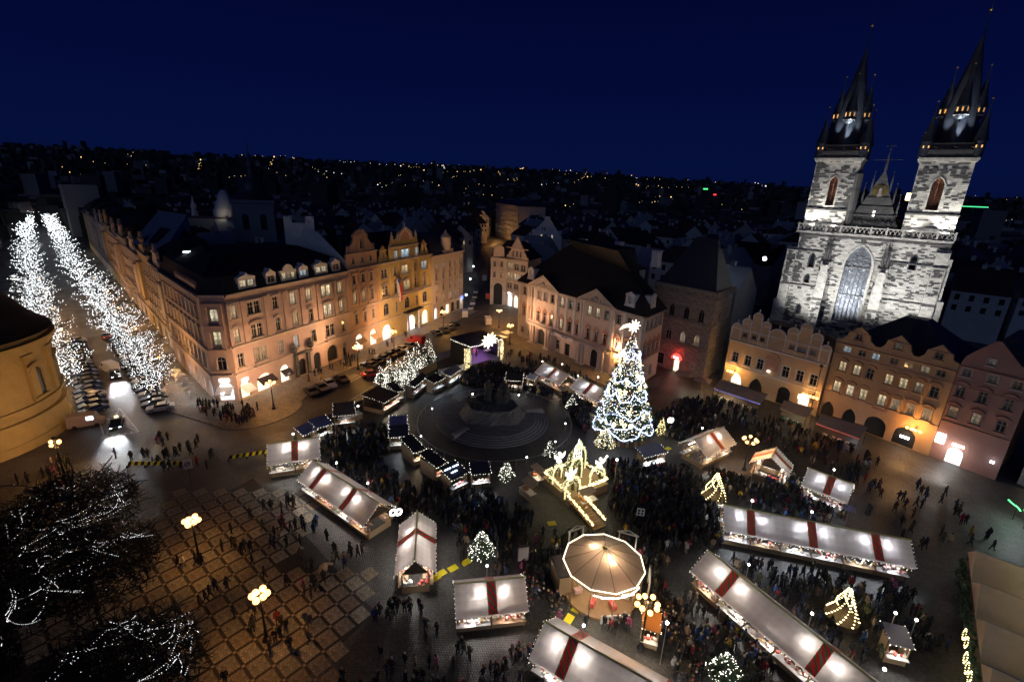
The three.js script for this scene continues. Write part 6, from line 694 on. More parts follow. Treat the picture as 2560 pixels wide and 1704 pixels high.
// ---------- small decorated firs and wire cones
const wl = (n) => [[L.bulb, n, .05]], yl = (n) => [[L.bulbYellow, n, .05]];
[[27.5, -77.7, 3.4, 1, 'small yellow-lit fir on the right of the great tree', yl(170)], [16.6, -73.2, 3.4, 1.7, 'shaggy fir crowded with bulbs at the left foot of the great tree', [[L.bulb, 150, .05], [L.bulbYellow, 130, .05]]], [12.4, -86.9, 3, 1.4, 'dim fir with few bulbs behind the monument ring on its right', wl(90)], [-.1, -62.4, 2.9, 1.3, 'small white-lit fir below the monument beside the end hut', wl(120)], [6.8, -69.2, 2.9, 1.1, 'dim small fir between the monument ring and the glowing arches', wl(60)], [-2.7, -46.7, 3.3, 1.6, 'bright white-lit fir in front of the gable-end stall', wl(190)], [20.5, -32.4, 3, 1.6, 'white-lit fir at the bottom edge between two long stalls', wl(150)],
].forEach(([x, z, h, r, label, lights]) => { conifer({ x, z, h, r, n: 260, tiers: 5, s: 1.1, label, lights }); footprints.push([x, z, r, r, 0]); });
{ const P = [[-28.1, -95.9, 4.4], [-26.7, -98.2, 5.6], [-24.9, -99.2, 5.2], [-24.4, -96.6, 3.9], [-23.3, -101.2, 6.4], [-22.4, -98.7, 4.4], [-22, -105.2, 7.2], [-21.2, -102.2, 4.6], [-20.2, -109.4, 7], [-26.2, -94.2, 3.4], [-22.6, -95.2, 3.6]]; const w = ['leftmost', 'second from left', 'third from left', 'low one in front', 'tall one in the middle', 'low one right of the middle', 'tallest', 'low one beside the tallest', 'rightmost slim one', 'short one nearest the big dark hut', 'short one nearest the yellowish fence']; P.forEach(([x, z, h], i) => { conifer({ x, z, h, r: h * .3, n: 240, tiers: 6, s: 1.1, label: `white-lit fir in the grove by the parked cars, ${w[i]}`, group: 'grove of lit firs', lights: [[L.bulb, 110, .06]] }); footprints.push([x, z, h * .25, h * .25, 0]); }); }
function wireCone(x, z, h, r, label) { const t = thing('light_cone', label, 'light sculpture', [x, 0, z], R(0, 3)); footprints.push([x, z, r, r, 0]); for (let i = 0; i < 7; i++) { const a = i / 7 * 6.283; add('frame', beam([Math.sin(a) * r, .6, Math.cos(a) * r], [0, h, 0], .02), M.iron, t); const b = []; for (let k = 0; k < 13; k++) { const f = k / 13; b.push([Math.sin(a + f * 1.6) * r * (1 - f), .6 + (h - .6) * f, Math.cos(a + f * 1.6) * r * (1 - f)]); } stuff(add('string_light', bulbs(b, .1), L.bulbYellow, t)); } add('base', cyl(r * 1.1, r * 1.1, .6, 0, 0, 0, 10), M.woodDark, t); lamp(x, 1.6, z, C(1, .8, .35), 4, .2); }
wireCone(29.8, -59, 4.6, 1.7, 'glowing yellow light-cone tree in the crowd above the longest stall'); wireCone(35.4, -39.1, 4.4, 1.5, 'half-lit light-cone tree between the two long stalls at right');
{ const s = (x, y, z, label) => { const t = thing('light_figure', label, 'light sculpture', [x, 0, z], .6); add('post', cyl(.05, .05, y, 0, 0, 0, 6), M.iron, t); add('figure_light', [put(new THREE.TorusGeometry(.38, .13, 6, 12), -.3, y + .3, 0), put(new THREE.TorusGeometry(.38, .13, 6, 12), .35, y + .1, 0)], glow(1, .95, .85, 4), t); }; s(28.6, 3.2, -76.8, 'white glowing looped ornament right of the great tree'); s(-13.4, 3.4, -49, 'white glowing looped ornament right of the two-ribbon diagonal stall'); }
// ---------- monument
{
  const cx = -2.6, cz = -79, t = thing('hero_monument', 'dark bronze monument on a stone mound with curved steps inside a fenced ring', 'monument', [cx, 0, cz]); footprints.push([cx, cz, 13.2, 13.2, 0]);
  const arcStep = (r0, r1, y, h, a0, a1) => { const s = new THREE.Shape(); const n = 40; for (let i = 0; i <= n; i++) { const a = (a0 + (a1 - a0) * i / n) * RAD; i ? s.lineTo(Math.cos(a) * r1, -Math.sin(a) * r1) : s.moveTo(Math.cos(a) * r1, -Math.sin(a) * r1); } for (let i = n; i >= 0; i--) { const a = (a0 + (a1 - a0) * i / n) * RAD; s.lineTo(Math.cos(a) * r0, -Math.sin(a) * r0); } s.closePath(); const g = ext(s, h); g.rotateX(-Math.PI / 2); g.translate(-.4, y, -2); return g; };
  const stone = std({ color: C(.17, .165, .17), map: tStone, bumpMap: tPlaster, bumpScale: .05 }), edge = std({ color: C(.27, .26, .26) });
  for (let i = 0; i < 5; i++) { const r = 10.3 - i * .55; add('step', arcStep(3, r, i * .17, .165, -18, 128), stone, t); add('step_nosing', arcStep(r - .16, r + .02, i * .17 + .1655, .025, -18, 128), edge, t); }
  add('plinth', [arcStep(2, 10.4, 0, .62, 128, 342)], stone, t); for (const a of [-20, 130]) add('end_block', put(box(3.4, 1, .9, 8.3, .5, 0), -.4, 0, -2, -a * RAD), edge, t);
  // mound wall, slightly irregular
  { const n = 40, p = [], rr = (i, k) => (5.9 + .5 * Math.sin(i * .47) + .25 * Math.sin(i * 1.3 + 1)) * (1 - .05 * k); const q = []; for (let i = 0; i < n; i++) for (let k = 0; k < 5; k++) { const f = (ii, kk) => { const a = ii % n / n * 6.2832, r = rr(ii % n, kk) * (1 + .02 * Math.sin(ii * 3.1 + kk * 2)); return [Math.cos(a) * r * 1.0 - .6, .8 + kk * .42 + (kk === 4 ? .22 * Math.sin(ii * .9) : 0), Math.sin(a) * r * .98 - 3.3]; }; q.push([f(i + 1, k), f(i, k), f(i, k + 1), f(i + 1, k + 1)]); } for (let i = 0; i < n; i++) { const f = (ii) => { const a = ii % n / n * 6.2832, r = rr(ii % n, 4) * (1 + .02 * Math.sin(ii * 3.1 + 8)); return [Math.cos(a) * r * 1.0 - .6, .8 + 1.68 + .22 * Math.sin(ii * .9), Math.sin(a) * r * .98 - 3.3]; }; q.push([f(i + 1), f(i), [-.6, 2.3, -3.4]]); } add('mound_wall', quads(q), M.rock, t); }
  const r2 = mulberry(77); const lump = (x, y, z, s, sy) => { const g = new THREE.IcosahedronGeometry(1, 2), a = g.attributes.position; for (let i = 0; i < a.count; i++) { const n = 1 + .3 * noise.noise(a.getX(i) * 2 + x, a.getY(i) * 2, a.getZ(i) * 2 + z); a.setXYZ(i, a.getX(i) * n * s, a.getY(i) * n * sy, a.getZ(i) * n * s); } g.computeVertexNormals(); return g.translate(x, y, z); };
  const figure = (x, y, z, h, lean) => [lathe([[.52 * h / 4, 0], [.62 * h / 4, .1 * h], [.5 * h / 4, .4 * h], [.62 * h / 4, .62 * h], [.66 * h / 4, .76 * h], [.3 * h / 4, .85 * h], [.16 * h / 4, .87 * h]], 12).applyMatrix4(new THREE.Matrix4().makeRotationZ(lean)).translate(x, y, z), ball(.3 * h / 4, x - Math.sin(lean) * h * .93, y + h * .935, z, 10, 8), beam([x - .5 * h / 4, y + .7 * h, z], [x - .7 * h / 4, y + .42 * h, z + .25], .14 * h / 4, .1 * h / 4), beam([x + .5 * h / 4, y + .7 * h, z], [x + .6 * h / 4, y + .42 * h, z + .25], .14 * h / 4, .1 * h / 4)];
  add('hero_statue', [...figure(-1.6, 2.5, -4.6, 4.7, 0), lump(-1.6, 2.6, -4.6, .95, .5)], M.bronze, t);
  add('statue_group', [...figure(.9, 2.4, -4.6, 3.4, .1), ...figure(1.7, 2.4, -5.2, 3.6, -.08), ...figure(1.4, 2.6, -6, 3.9, 0), lump(1.2, 2.8, -5.2, 1.6, 1.5)], M.bronze, t);
  add('fallen_group', [lump(-4.2, 2.5, -2.6, 1.2, .7), lump(-2.8, 2.5, -1.6, 1.1, .6), lump(-4.8, 2.6, -4.2, 1.1, .9), ...figure(-3.9, 2.5, -3, 1.9, .5)], M.bronze, t); void r2;
  const fr = thing('ring_fence', 'thin clear-panelled fence in a wide ring round the dark monument', 'fence', [cx, 0, cz]); const n = 44; for (let i = 0; i < n; i++) { const a = i / n * 6.2832, b = (i + 1) / n * 6.2832, r = 14; add('panel', quads([[[Math.cos(a) * r, .2, Math.sin(a) * r], [Math.cos(b) * r, .2, Math.sin(b) * r], [Math.cos(b) * r, 1.1, Math.sin(b) * r], [Math.cos(a) * r, 1.1, Math.sin(a) * r]]]), new THREE.MeshPhysicalMaterial({ color: C(.8, .85, .9), transmission: 1, thickness: 0, roughness: .08, side: 2 }), fr); add('rail', beam([Math.cos(a) * r, 1.14, Math.sin(a) * r], [Math.cos(b) * r, 1.14, Math.sin(b) * r], .035, .035, 4), M.steel, fr); add('post', cyl(.03, .03, 1.14, Math.cos(a) * r, 0, Math.sin(a) * r, 5), M.steel, fr); }
  [[-7.6, -89.3, 9, 'behind the mound on its left'], [1.8, -89.7, 9, 'behind the statues on their right'], [-14.6, -82, 5, 'at the left rear of the ring'], [-14.7, -71.5, 4, 'at the left front of the ring by the blue huts'], [10.2, -78, 5, 'at the right of the ring'], [7.9, -71.4, 3, 'at the right front of the ring'], [3, -66.2, 3, 'at the front of the ring']].forEach(([x, z, I, w]) => { const s = thing('ring_floodlight', 'small bright white floodlight ' + w, 'floodlight', [x, 0, z], 0, 'floodlights on the monument ring'); add('post', cyl(.04, .04, 1.2, 0, 0, 0, 6), M.steel, s); add('lamp', ball(.12 + I * .005, 0, 1.36, 0), L.white, s); lamp(x, 1.36, z, COOL, I * .4, .12); });
  const z = thing('folded_barrier', 'folded zigzag steel barrier inside the monument ring', 'barrier', [-11.2, 0, -87.2]); for (let i = 0; i < 6; i++) add('rail', [beam([i * .6, (i % 2) * 1.1, 0], [i * .6 + .6, ((i + 1) % 2) * 1.1, .1], .035)], M.steel, z);
}
// ---------- street trees wrapped in bulbs
function limbs(rg, H, spread, n) { // bare crown: arcs from the trunk top, with twigs
  const out = []; for (let i = 0; i < n; i++) { const a = i / n * 6.2832 + rg() * .8, y0 = H * (.28 + .25 * rg()), l = spread * (.6 + .5 * rg()), up = H * (.35 + .35 * rg()); const p = []; for (let k = 0; k <= 6; k++) { const f = k / 6; p.push(V3(Math.sin(a + f * .5) * l * f, y0 + up * Math.pow(f, .7) - l * .25 * f * f, Math.cos(a + f * .5) * l * f)); } out.push(p); }
  return out;
}
function litTree(seed, H, sp, nl, nb, br, mat) {
  const o = new THREE.Group(), rg = mulberry(seed), Ls = limbs(rg, H, sp, nl); add('trunk', [lathe([[.26, 0], [.2, .5], [.17, H * .3], [.12, H * .6], [0, H * .8]], 7)], M.bark, o);
  const tw = []; for (const p of Ls) { tw.push(tube(p, .06, 8, 4)); for (let k = 2; k < 6; k++) { const b = p[k], e = b.clone().add(V3((rg() - .5) * 1.8, rg() * 1.4, (rg() - .5) * 1.8)); tw.push(beam(b.toArray(), e.toArray(), .03, .01, 3)); } } add('branch', tw, M.bark, o);
  const b = []; for (const p of Ls) { const c = new THREE.CatmullRomCurve3(p); const m = Math.round(nb / nl); const ph = rg() * 6; for (let i = 0; i < m; i++) { const f = .12 + .88 * i / m, q = c.getPoint(f), s = (.25 + 1.05 * f); b.push([q.x + Math.sin(i * .55 + ph) * s * .8, q.y + .5 * Math.sin(i * .38 + ph * 2) * s - (rg() < .3 ? rg() * 1.6 : 0), q.z + Math.cos(i * .55 + ph) * s * .8]); } }
  stuff(add('string_light', bulbs(b, br), mat, o)); return o;
}
{
  const near = [1, 2, 3].map(k => litTree(100 + k, 9.8, 5.4, 18, 420, .058, L.street)), mid = [1, 2].map(k => litTree(200 + k, 10.2, 5.6, 15, 190, .085, L.street)), far = litTree(301, 10.5, 5.8, 12, 70, .13, L.street), farther = litTree(302, 11, 6.5, 10, 44, .24, L.street);
  let i = 0; for (const [off, side] of [[6.6, 'building side'], [21.2, 'church side']]) for (let k = 0; k < 52; k++) { const t = (off < 10 ? 7 : 15) + (k < 25 ? k * 8.6 : 25 * 8.6 + (k - 25) * 13); const p = PST(t, off + (off > 10 ? Math.min(3, t * .02) : 1 + Math.min(4, t * .025)) + R(-.6, .6)); const base = k < 6 ? near[i % 3] : k < 13 ? mid[i % 2] : k < 27 ? far : farther; const o = base.clone(); o.name = numbered('street_tree'); o.position.set(p[0], 0, p[1]); o.rotation.y = R(0, 6); o.scale.setScalar(R(.9, 1.08)); scene.add(o); const where = k === 0 ? 'the nearest' : k < 6 ? 'near the square' : k < 13 ? 'halfway along' : 'far along'; tag(o, `street tree strung with white bulbs, ${side}, ${where}`, 'tree', `lit street trees on the ${side}, ${where}`); i++; if (k % 3 === 1 && k < 14) { const s = thing('street_lamp', `orange street lamp among the lit trees on the ${side}, ${['nearest the square', 'second in its row', 'third in its row', 'fourth in its row', 'fifth in its row'][(k - 1) / 3]}`, 'street lamp', [p[0] + 2.2, 0, p[1] - 1.6]); add('post', lathe([[.16, 0], [.09, .6], [.06, 6]], 8), M.iron, s); add('lamp_globe', ball(.24, 0, 6.2, 0), L.globe, s); lamp(p[0] + 2.2, 6.2, p[1] - 1.6, SOD, 190, .22); } }
  // dark trees below the tower on the left with sparse strings
  const twigM = std({ color: C(.012, .01, .009), roughness: 1 });
  const dk = (x, z, H, sp, seed, nb, label) => { const o = litTree(seed, H, sp, 14, 40, .03, L.dim); { const r3 = mulberry(seed + 9), b = []; const P = () => { const q = r3() * 6.28, r = sp * (.55 + .5 * r3()); return [Math.sin(q) * r, H * (.86 - .38 * r / sp * (.6 + .7 * r3())), Math.cos(q) * r]; }; let u = P(); for (let i = 0; i < nb / 17; i++) { let v = P(); for (let k = 0; k < 6 && Math.hypot(v[0] - u[0], v[2] - u[2]) > sp * .8; k++) v = P(); const sg = .25 + r3() * .7; for (let k = 0; k < 20; k++) { const f = k / 20; b.push([u[0] + (v[0] - u[0]) * f + .5 * Math.sin(f * 3.14 + i) * sg, u[1] + (v[1] - u[1]) * f - sg * 2.4 * f * (1 - f) + .25, u[2] + (v[2] - u[2]) * f + .5 * Math.cos(f * 3.14 + i) * sg]); } u = v; } stuff(add('string_light', bulbs(b, .034), L.dim, o)); } o.name = numbered('dark_tree'); o.position.set(x, 0, z); scene.add(o); tag(o, label, 'tree'); const tw = []; const rg = mulberry(seed * 3); for (let i = 0; i < 2600; i++) { const a = rg() * 6.28, r = sp * 1.05 * Math.sqrt(rg()), y = H * (.35 + .55 * rg() * (1.1 - .5 * r / sp)); const p = [Math.sin(a) * r, y, Math.cos(a) * r]; tw.push(beam(p, [p[0] + (rg() - .5) * 2.2, p[1] + (rg() - .3) * 1.3, p[2] + (rg() - .5) * 2.2], .055, .02, 3)); }  add('twig', tw, twigM, o).userData.kind = 'stuff'; };
  dk(-49.5, -45.5, 9.5, 6, 411, 420, 'dark bare tree with sparse bulb strings right below the yellow church corner'); dk(-40.5, -37, 9.5, 5.6, 412, 420, 'dark bare tree with sparse bulb strings beside the upper lamp of the checker paving'); dk(-29.5, -26.5, 9.5, 5.6, 413, 460, 'dark bare tree with bulb strings at the bottom edge left of the checker paving'); dk(-51, -32.5, 10, 6.5, 414, 110, 'nearly unlit dark tree at the lower left'); dk(-42, -24.5, 10, 5, 415, 130, 'nearly unlit dark tree in the bottom left corner');
}
// ---------- lamps
function candelabra(x, z, label, n = 6, y = 5.4, r = .8, I = 110, gr = .24, turn = 0, flood) {
  const t = thing('candelabra_lamp', label, 'street lamp', [x, 0, z], turn); add('post', lathe([[.42, 0], [.36, .25], [.2, .5], [.16, 1.2], [.12, 1.4], [.09, 3.6], [.13, 3.8], [.07, 4], [.05, y + .1], [0, y + .4]], 10), M.iron, t);
  for (let i = 0; i < n; i++) { const a = i / n * 6.2832; add('arm', tube([[0, y - .7, 0], [Math.sin(a) * r * .5, y - .75, Math.cos(a) * r * .5], [Math.sin(a) * r, y - .3, Math.cos(a) * r]], .035, 6, 4), M.iron, t); add('lamp_globe', ball(gr, Math.sin(a) * r, y + (i % 2 ? .1 : -.1), Math.cos(a) * r, 12, 8), L.globe, t); }
  if (flood) { const p = V3(x, y + .9, z), d = V3(...flood[0]).sub(p).normalize(); add('floodlight', [box(.4, .3, .3, 0, y + .75, 0), beam([0, y + .3, 0], [0, y + .7, 0], .04)], M.iron, t); spotAt(p.addScaledVector(d, .45), V3(...flood[0]), flood[1] * .6, 74, C(1, .58, .32), .3); }
  lamp(x, y + .05, z, SOD, I, .22); return t;
}
candelabra(-34.7, -43.9, 'ring of six glowing globes on an iron post, upper one over the checker paving', 6, 5.5, .62, 78, .3);
candelabra(-22.3, -34.4, 'ring of six glowing globes on an iron post, lower one over the checker paving', 6, 5.5, .62, 78, .3);
candelabra(13.5, -35, 'iron post with a diamond of eight globes below the carousel', 8, 5.5, .95, 60, .25);
candelabra(37.9, -67.1, 'street lamp with a cluster of globes between the cream stall and the gable stall', 7, 5.4, 1, 150);
candelabra(-35.5, -103.6, 'street lamp with globes on the pavement before the orange gabled house', 5, 5.5, .7, 190, .24, 0, [[-45, 9, -99], 900]);
candelabra(-30.2, -116.3, 'street lamp with globes before the yellow ministry', 5, 5.5, .7, 230, .24, 0, [[-33, 8, -131], 1100]);
candelabra(-44.6, -81.9, 'street lamp with globes on the rounded pavement corner by the pink palace', 5, 5.5, .7, 170, .24, 0, [[-51, 8, -88], 700]);
candelabra(-20.7, -137.9, 'street lamp with globes before the corner house at the narrow street', 5, 5.5, .7, 200, .24, 0, [[-24, 8, -150], 500]);
candelabra(-4.2, -141.5, 'street lamp with globes before the arcade house', 4, 5.5, .6, 200, .24, 0, [[-2, 9, -170], 900]);
candelabra(-.6, -125.9, 'street lamp with globes at the left corner of the rococo palace', 5, 5.5, .7, 190, .24, 0, [[10, 10, -124], 900]);
candelabra(24.2, -104, 'street lamp half hidden left of the great tree before the palace portal', 5, 5.5, .7, 190, .24, 0, [[24, 9, -106], 400]);
candelabra(-63.4, -58.7, 'street lamp with globes beside the yellow church', 4, 5.5, .6, 110, .24, 0, [[-76, 8, -64], 350]);
function bracket(f0, x, y, z, turn, label, n, I) { const t = thing('wall_lantern', label, 'wall lamp', [x, y, z], turn); add('bracket', [beam([0, 0, -1.4], [0, .1, 0], .05), box(.3, .6, .08, 0, 0, -1.42)], M.iron, t); for (let i = 0; i < n; i++) add('lamp_globe', ball(.25, (i - (n - 1) / 2) * .62, .1, 0, 10, 8), L.globe, t); add('arm', beam([-(n - 1) * .31, 0, 0], [(n - 1) * .31, 0, 0], .04), M.iron, t); lamp(x, y + .1, z, SOD, I, .28); }
const at = (fn, u, w, y) => { const p = fn(u, w); return [p[0], y, p[1]]; };
{ const s = (p, turn, label, n, I) => bracket(0, p[0], p[1], p[2], turn, label, n, I); const tS = Math.atan2(-SD[1], SD[0]), tU = Math.atan2(-UD[1], UD[0]);
  s(at(sp, 2.6, 1.7, 4.1), tS, 'row of orange lamps on the school wall above the left awning', 4, 170); s(at(sp, 18.9, 2.2, 4.5), tS, 'row of orange lamps between the school house and the orange house', 5, 260); s(at(up, 15.4, 1.9, 4.3), tU, 'row of orange lamps on the orange house above its right arch', 4, 230); s([46.3, 4, -106.4], tS, 'single orange lantern in the alley beside the stone house', 1, 55); }
[[31.9, -71.1, 12, 'above the cream-roofed stall'], [31.2, -51.9, 24, 'behind the longest stall at its left end'], [37.7, -50.1, 18, 'behind the middle of the longest stall'], [46.6, -59.9, 16, 'behind the farthest right stall'], [25.7, -40.9, 10, 'between the two long right-hand stalls'], [28.9, -35, 14, 'right of the long diagonal stall'], [14.9, -33.4, 24, 'beside the globes at the orange kiosk'], [31.8, -29.7, 18, 'near the bottom right of the diagonal stall'], [37, -35.4, 14, 'on the left side of the lone kiosk'], [38.4, -34.7, 14, 'on the right side of the lone kiosk'], [-32.6, -64.3, 20, 'behind the roadside stall'], [-23.4, -57, 14, 'above the left ribbon of the diagonal two-ribbon stall'], [-17.8, -52.6, 14, 'above the right ribbon of the diagonal two-ribbon stall'], [-26, -74.5, 26, 'over the sales counter of the dark huts'], [-1.7, -39.4, 14, 'behind the bottom centre stall'], [7.3, -32.8, 16, 'behind the stall cut by the bottom edge'], [6.9, -99.9, 14, 'at the left end of the stall left of the tree'], [11.2, -98.6, 16, 'behind the stall left of the tree'], [13.9, -92.2, 12, 'at the left end of the stall hidden by the tree'], [18, -91.8, 16, 'behind the stall hidden by the tree'], [14.4, -61.2, 18, 'left one of two at the platform corner'], [15.7, -60.4, 30, 'right one of two at the platform corner']].forEach(([x, z, I, w]) => { const t = thing('pole_lamp', 'bright pole lamp ' + w, 'pole lamp', [x, 0, z], 0, 'white pole lamps of the market'); add('pole', cyl(.035, .035, 5, 0, 0, 0, 6), M.steel, t); add('lamp', ball(.1 + I * .0025, 0, 5.05, 0, 8, 6), L.white, t); lamp(x, 5.05, z, C(1, .97, .9), I * .55, .14); });
for (const [x, y, z, I, label] of [[68.5, 25, -133, 40, 'dazzling floodlight on a dark roof left of the church']]) { const t = thing('roof_floodlight', label, 'floodlight', [x, y, z]); add('mast', cyl(.06, .06, 3, 0, -3, 0, 6), M.iron, t); add('lamp', ball(.55, 0, .2, 0), glow(.85, .92, 1, 14), t); lamp(x, y + .2, z, COOL, I * 5, .24); }
{ const t = thing('roof_floodlight', 'smaller double floodlight on the ridge by the stone house roof', 'floodlight', [52, 25, -131]); add('mast', cyl(.06, .06, 4, 0, -4, 0, 6), M.iron, t); for (const x of [-.5, .5]) add('lamp', ball(.32, x, .2, 0), glow(.9, .94, 1, 9), t); lamp(52, 25.2, -131, COOL, 60, .24); }
// ---------- cars and vans
const carPaint = { black: C(.012, .012, .014), grey: C(.12, .12, .125), silver: C(.4, .4, .41), white: C(.6, .6, .6), red: C(.35, .02, .02), blue: C(.02, .04, .12) }, paints = {};
for (const k in carPaint) paints[k] = new THREE.MeshPhysicalMaterial({ color: carPaint[k], roughness: .35, clearcoat: 1, clearcoatRoughness: .08, metalness: .2 });
const tyreM = std({ color: C(.015, .015, .015), roughness: .9 }), rimM = std({ color: C(.4, .4, .4), metalness: .8, roughness: .35 });
const carProto = (() => {
  const o = new THREE.Group(), W = .88;
  add('body', put(ext(shape([[-2.12, .32], [2.1, .3], [2.16, .55], [2.08, .74], [1.2, .9], [.95, .95], [-1.3, .98], [-2.0, .92], [-2.16, .7]]), 2 * W - .12, -W + .06, .06), 0, 0, 0), paints.black, o);
  const gl = ext(shape([[-1.55, .94], [1.1, .9], [.42, 1.38], [-.95, 1.4]]), 1.44, -.72, .03); add('window', gl, M.glass, o); add('roof', put(ext(shape([[-.98, 1.38], [.42, 1.37], [.32, 1.45], [-.85, 1.46]]), 1.36, -.68, .03), 0, 0, 0), paints.black, o);
  for (const x of [-1.3, 1.32]) for (const z of [-W + .02, W - .02]) { const w = add('wheel', put(new THREE.CylinderGeometry(.32, .32, .22, 16), 0, 0, 0, 0, Math.PI / 2), tyreM, o); w.position.set(x, .32, z); add('rim', put(new THREE.CylinderGeometry(.2, .2, .235, 10), 0, 0, 0, 0, Math.PI / 2), rimM, w); }
  for (const s of [-1, 1]) { add('headlight', box(.08, .14, .34, 2.16, .63, s * .6), M.glass, o); add('tail_light', box(.06, .14, .3, -2.2, .78, s * .62), std({ color: C(.25, .01, .01), roughness: .3 }), o); add('mirror', box(.12, .1, .16, .75, 1, s * .98), paints.black, o); }
  return o;
})();
const vanProto = (() => { const o = new THREE.Group(); add('body', put(ext(shape([[-2.5, .35], [2.45, .35], [2.5, .95], [1.7, 1.25], [1.15, 2.15], [.9, 2.25], [-2.45, 2.25]]), 1.8, -.9, .06), 0, 0, 0), paints.white, o); add('window', [ext(shape([[1.62, 1.3], [1.18, 2.02], [1.26, 2.02], [1.72, 1.3]]), 1.6, -.8), bb(.5, 1.15, 1.35, 1.95, -.98, .98)], M.glass, o); for (const x of [-1.6, 1.6]) for (const z of [-.86, .86]) { const w = add('wheel', put(new THREE.CylinderGeometry(.36, .36, .24, 16), 0, 0, 0, 0, Math.PI / 2), tyreM, o); w.position.set(x, .36, z); add('rim', put(new THREE.CylinderGeometry(.22, .22, .25, 10), 0, 0, 0, 0, Math.PI / 2), rimM, w); } for (const s of [-1, 1]) { add('headlight', box(.08, .2, .3, 2.55, .75, s * .7), M.glass, o); add('tail_light', box(.06, .4, .16, -2.58, 1.2, s * .84), std({ color: C(.25, .01, .01) }), o); } return o; })();
function car(kind, x, z, ang, col, label, group, lights) {
  const o = (kind === 'van' ? vanProto : carProto).clone(); o.name = numbered(kind === 'van' ? 'parked_van' : 'parked_car'); scene.add(o); o.position.set(x, .01, z); o.rotation.y = ang; tag(o, label, kind, group); footprints.push([x, z, 2.1, .9, ang]);
  o.traverse(m => { if (m.isMesh && (m.name === 'body' || m.name === 'roof' || m.name === 'mirror')) m.material = paints[col]; if (m.isMesh && m.name === 'headlight' && lights === 'head') m.material = L.cool; if (m.isMesh && m.name === 'tail_light' && lights) m.material = L.tail; });
  if (lights === 'head') for (const s of [-.6, .6]) { const q = new THREE.Euler(0, ang, 0), p = V3(2.3, .66, s).applyEuler(q), d = V3(12, -.35, s * 1.4).applyEuler(q); const l = new THREE.SpotLight(C(.9, .95, 1), 170, 0, 19 * RAD, .7, 2); l.position.set(x + p.x, p.y, z + p.z); l.target.position.set(x + d.x, 0, z + d.z); l.castShadow = true; l.shadow.radius = 3; scene.add(l, l.target); } return o;
}
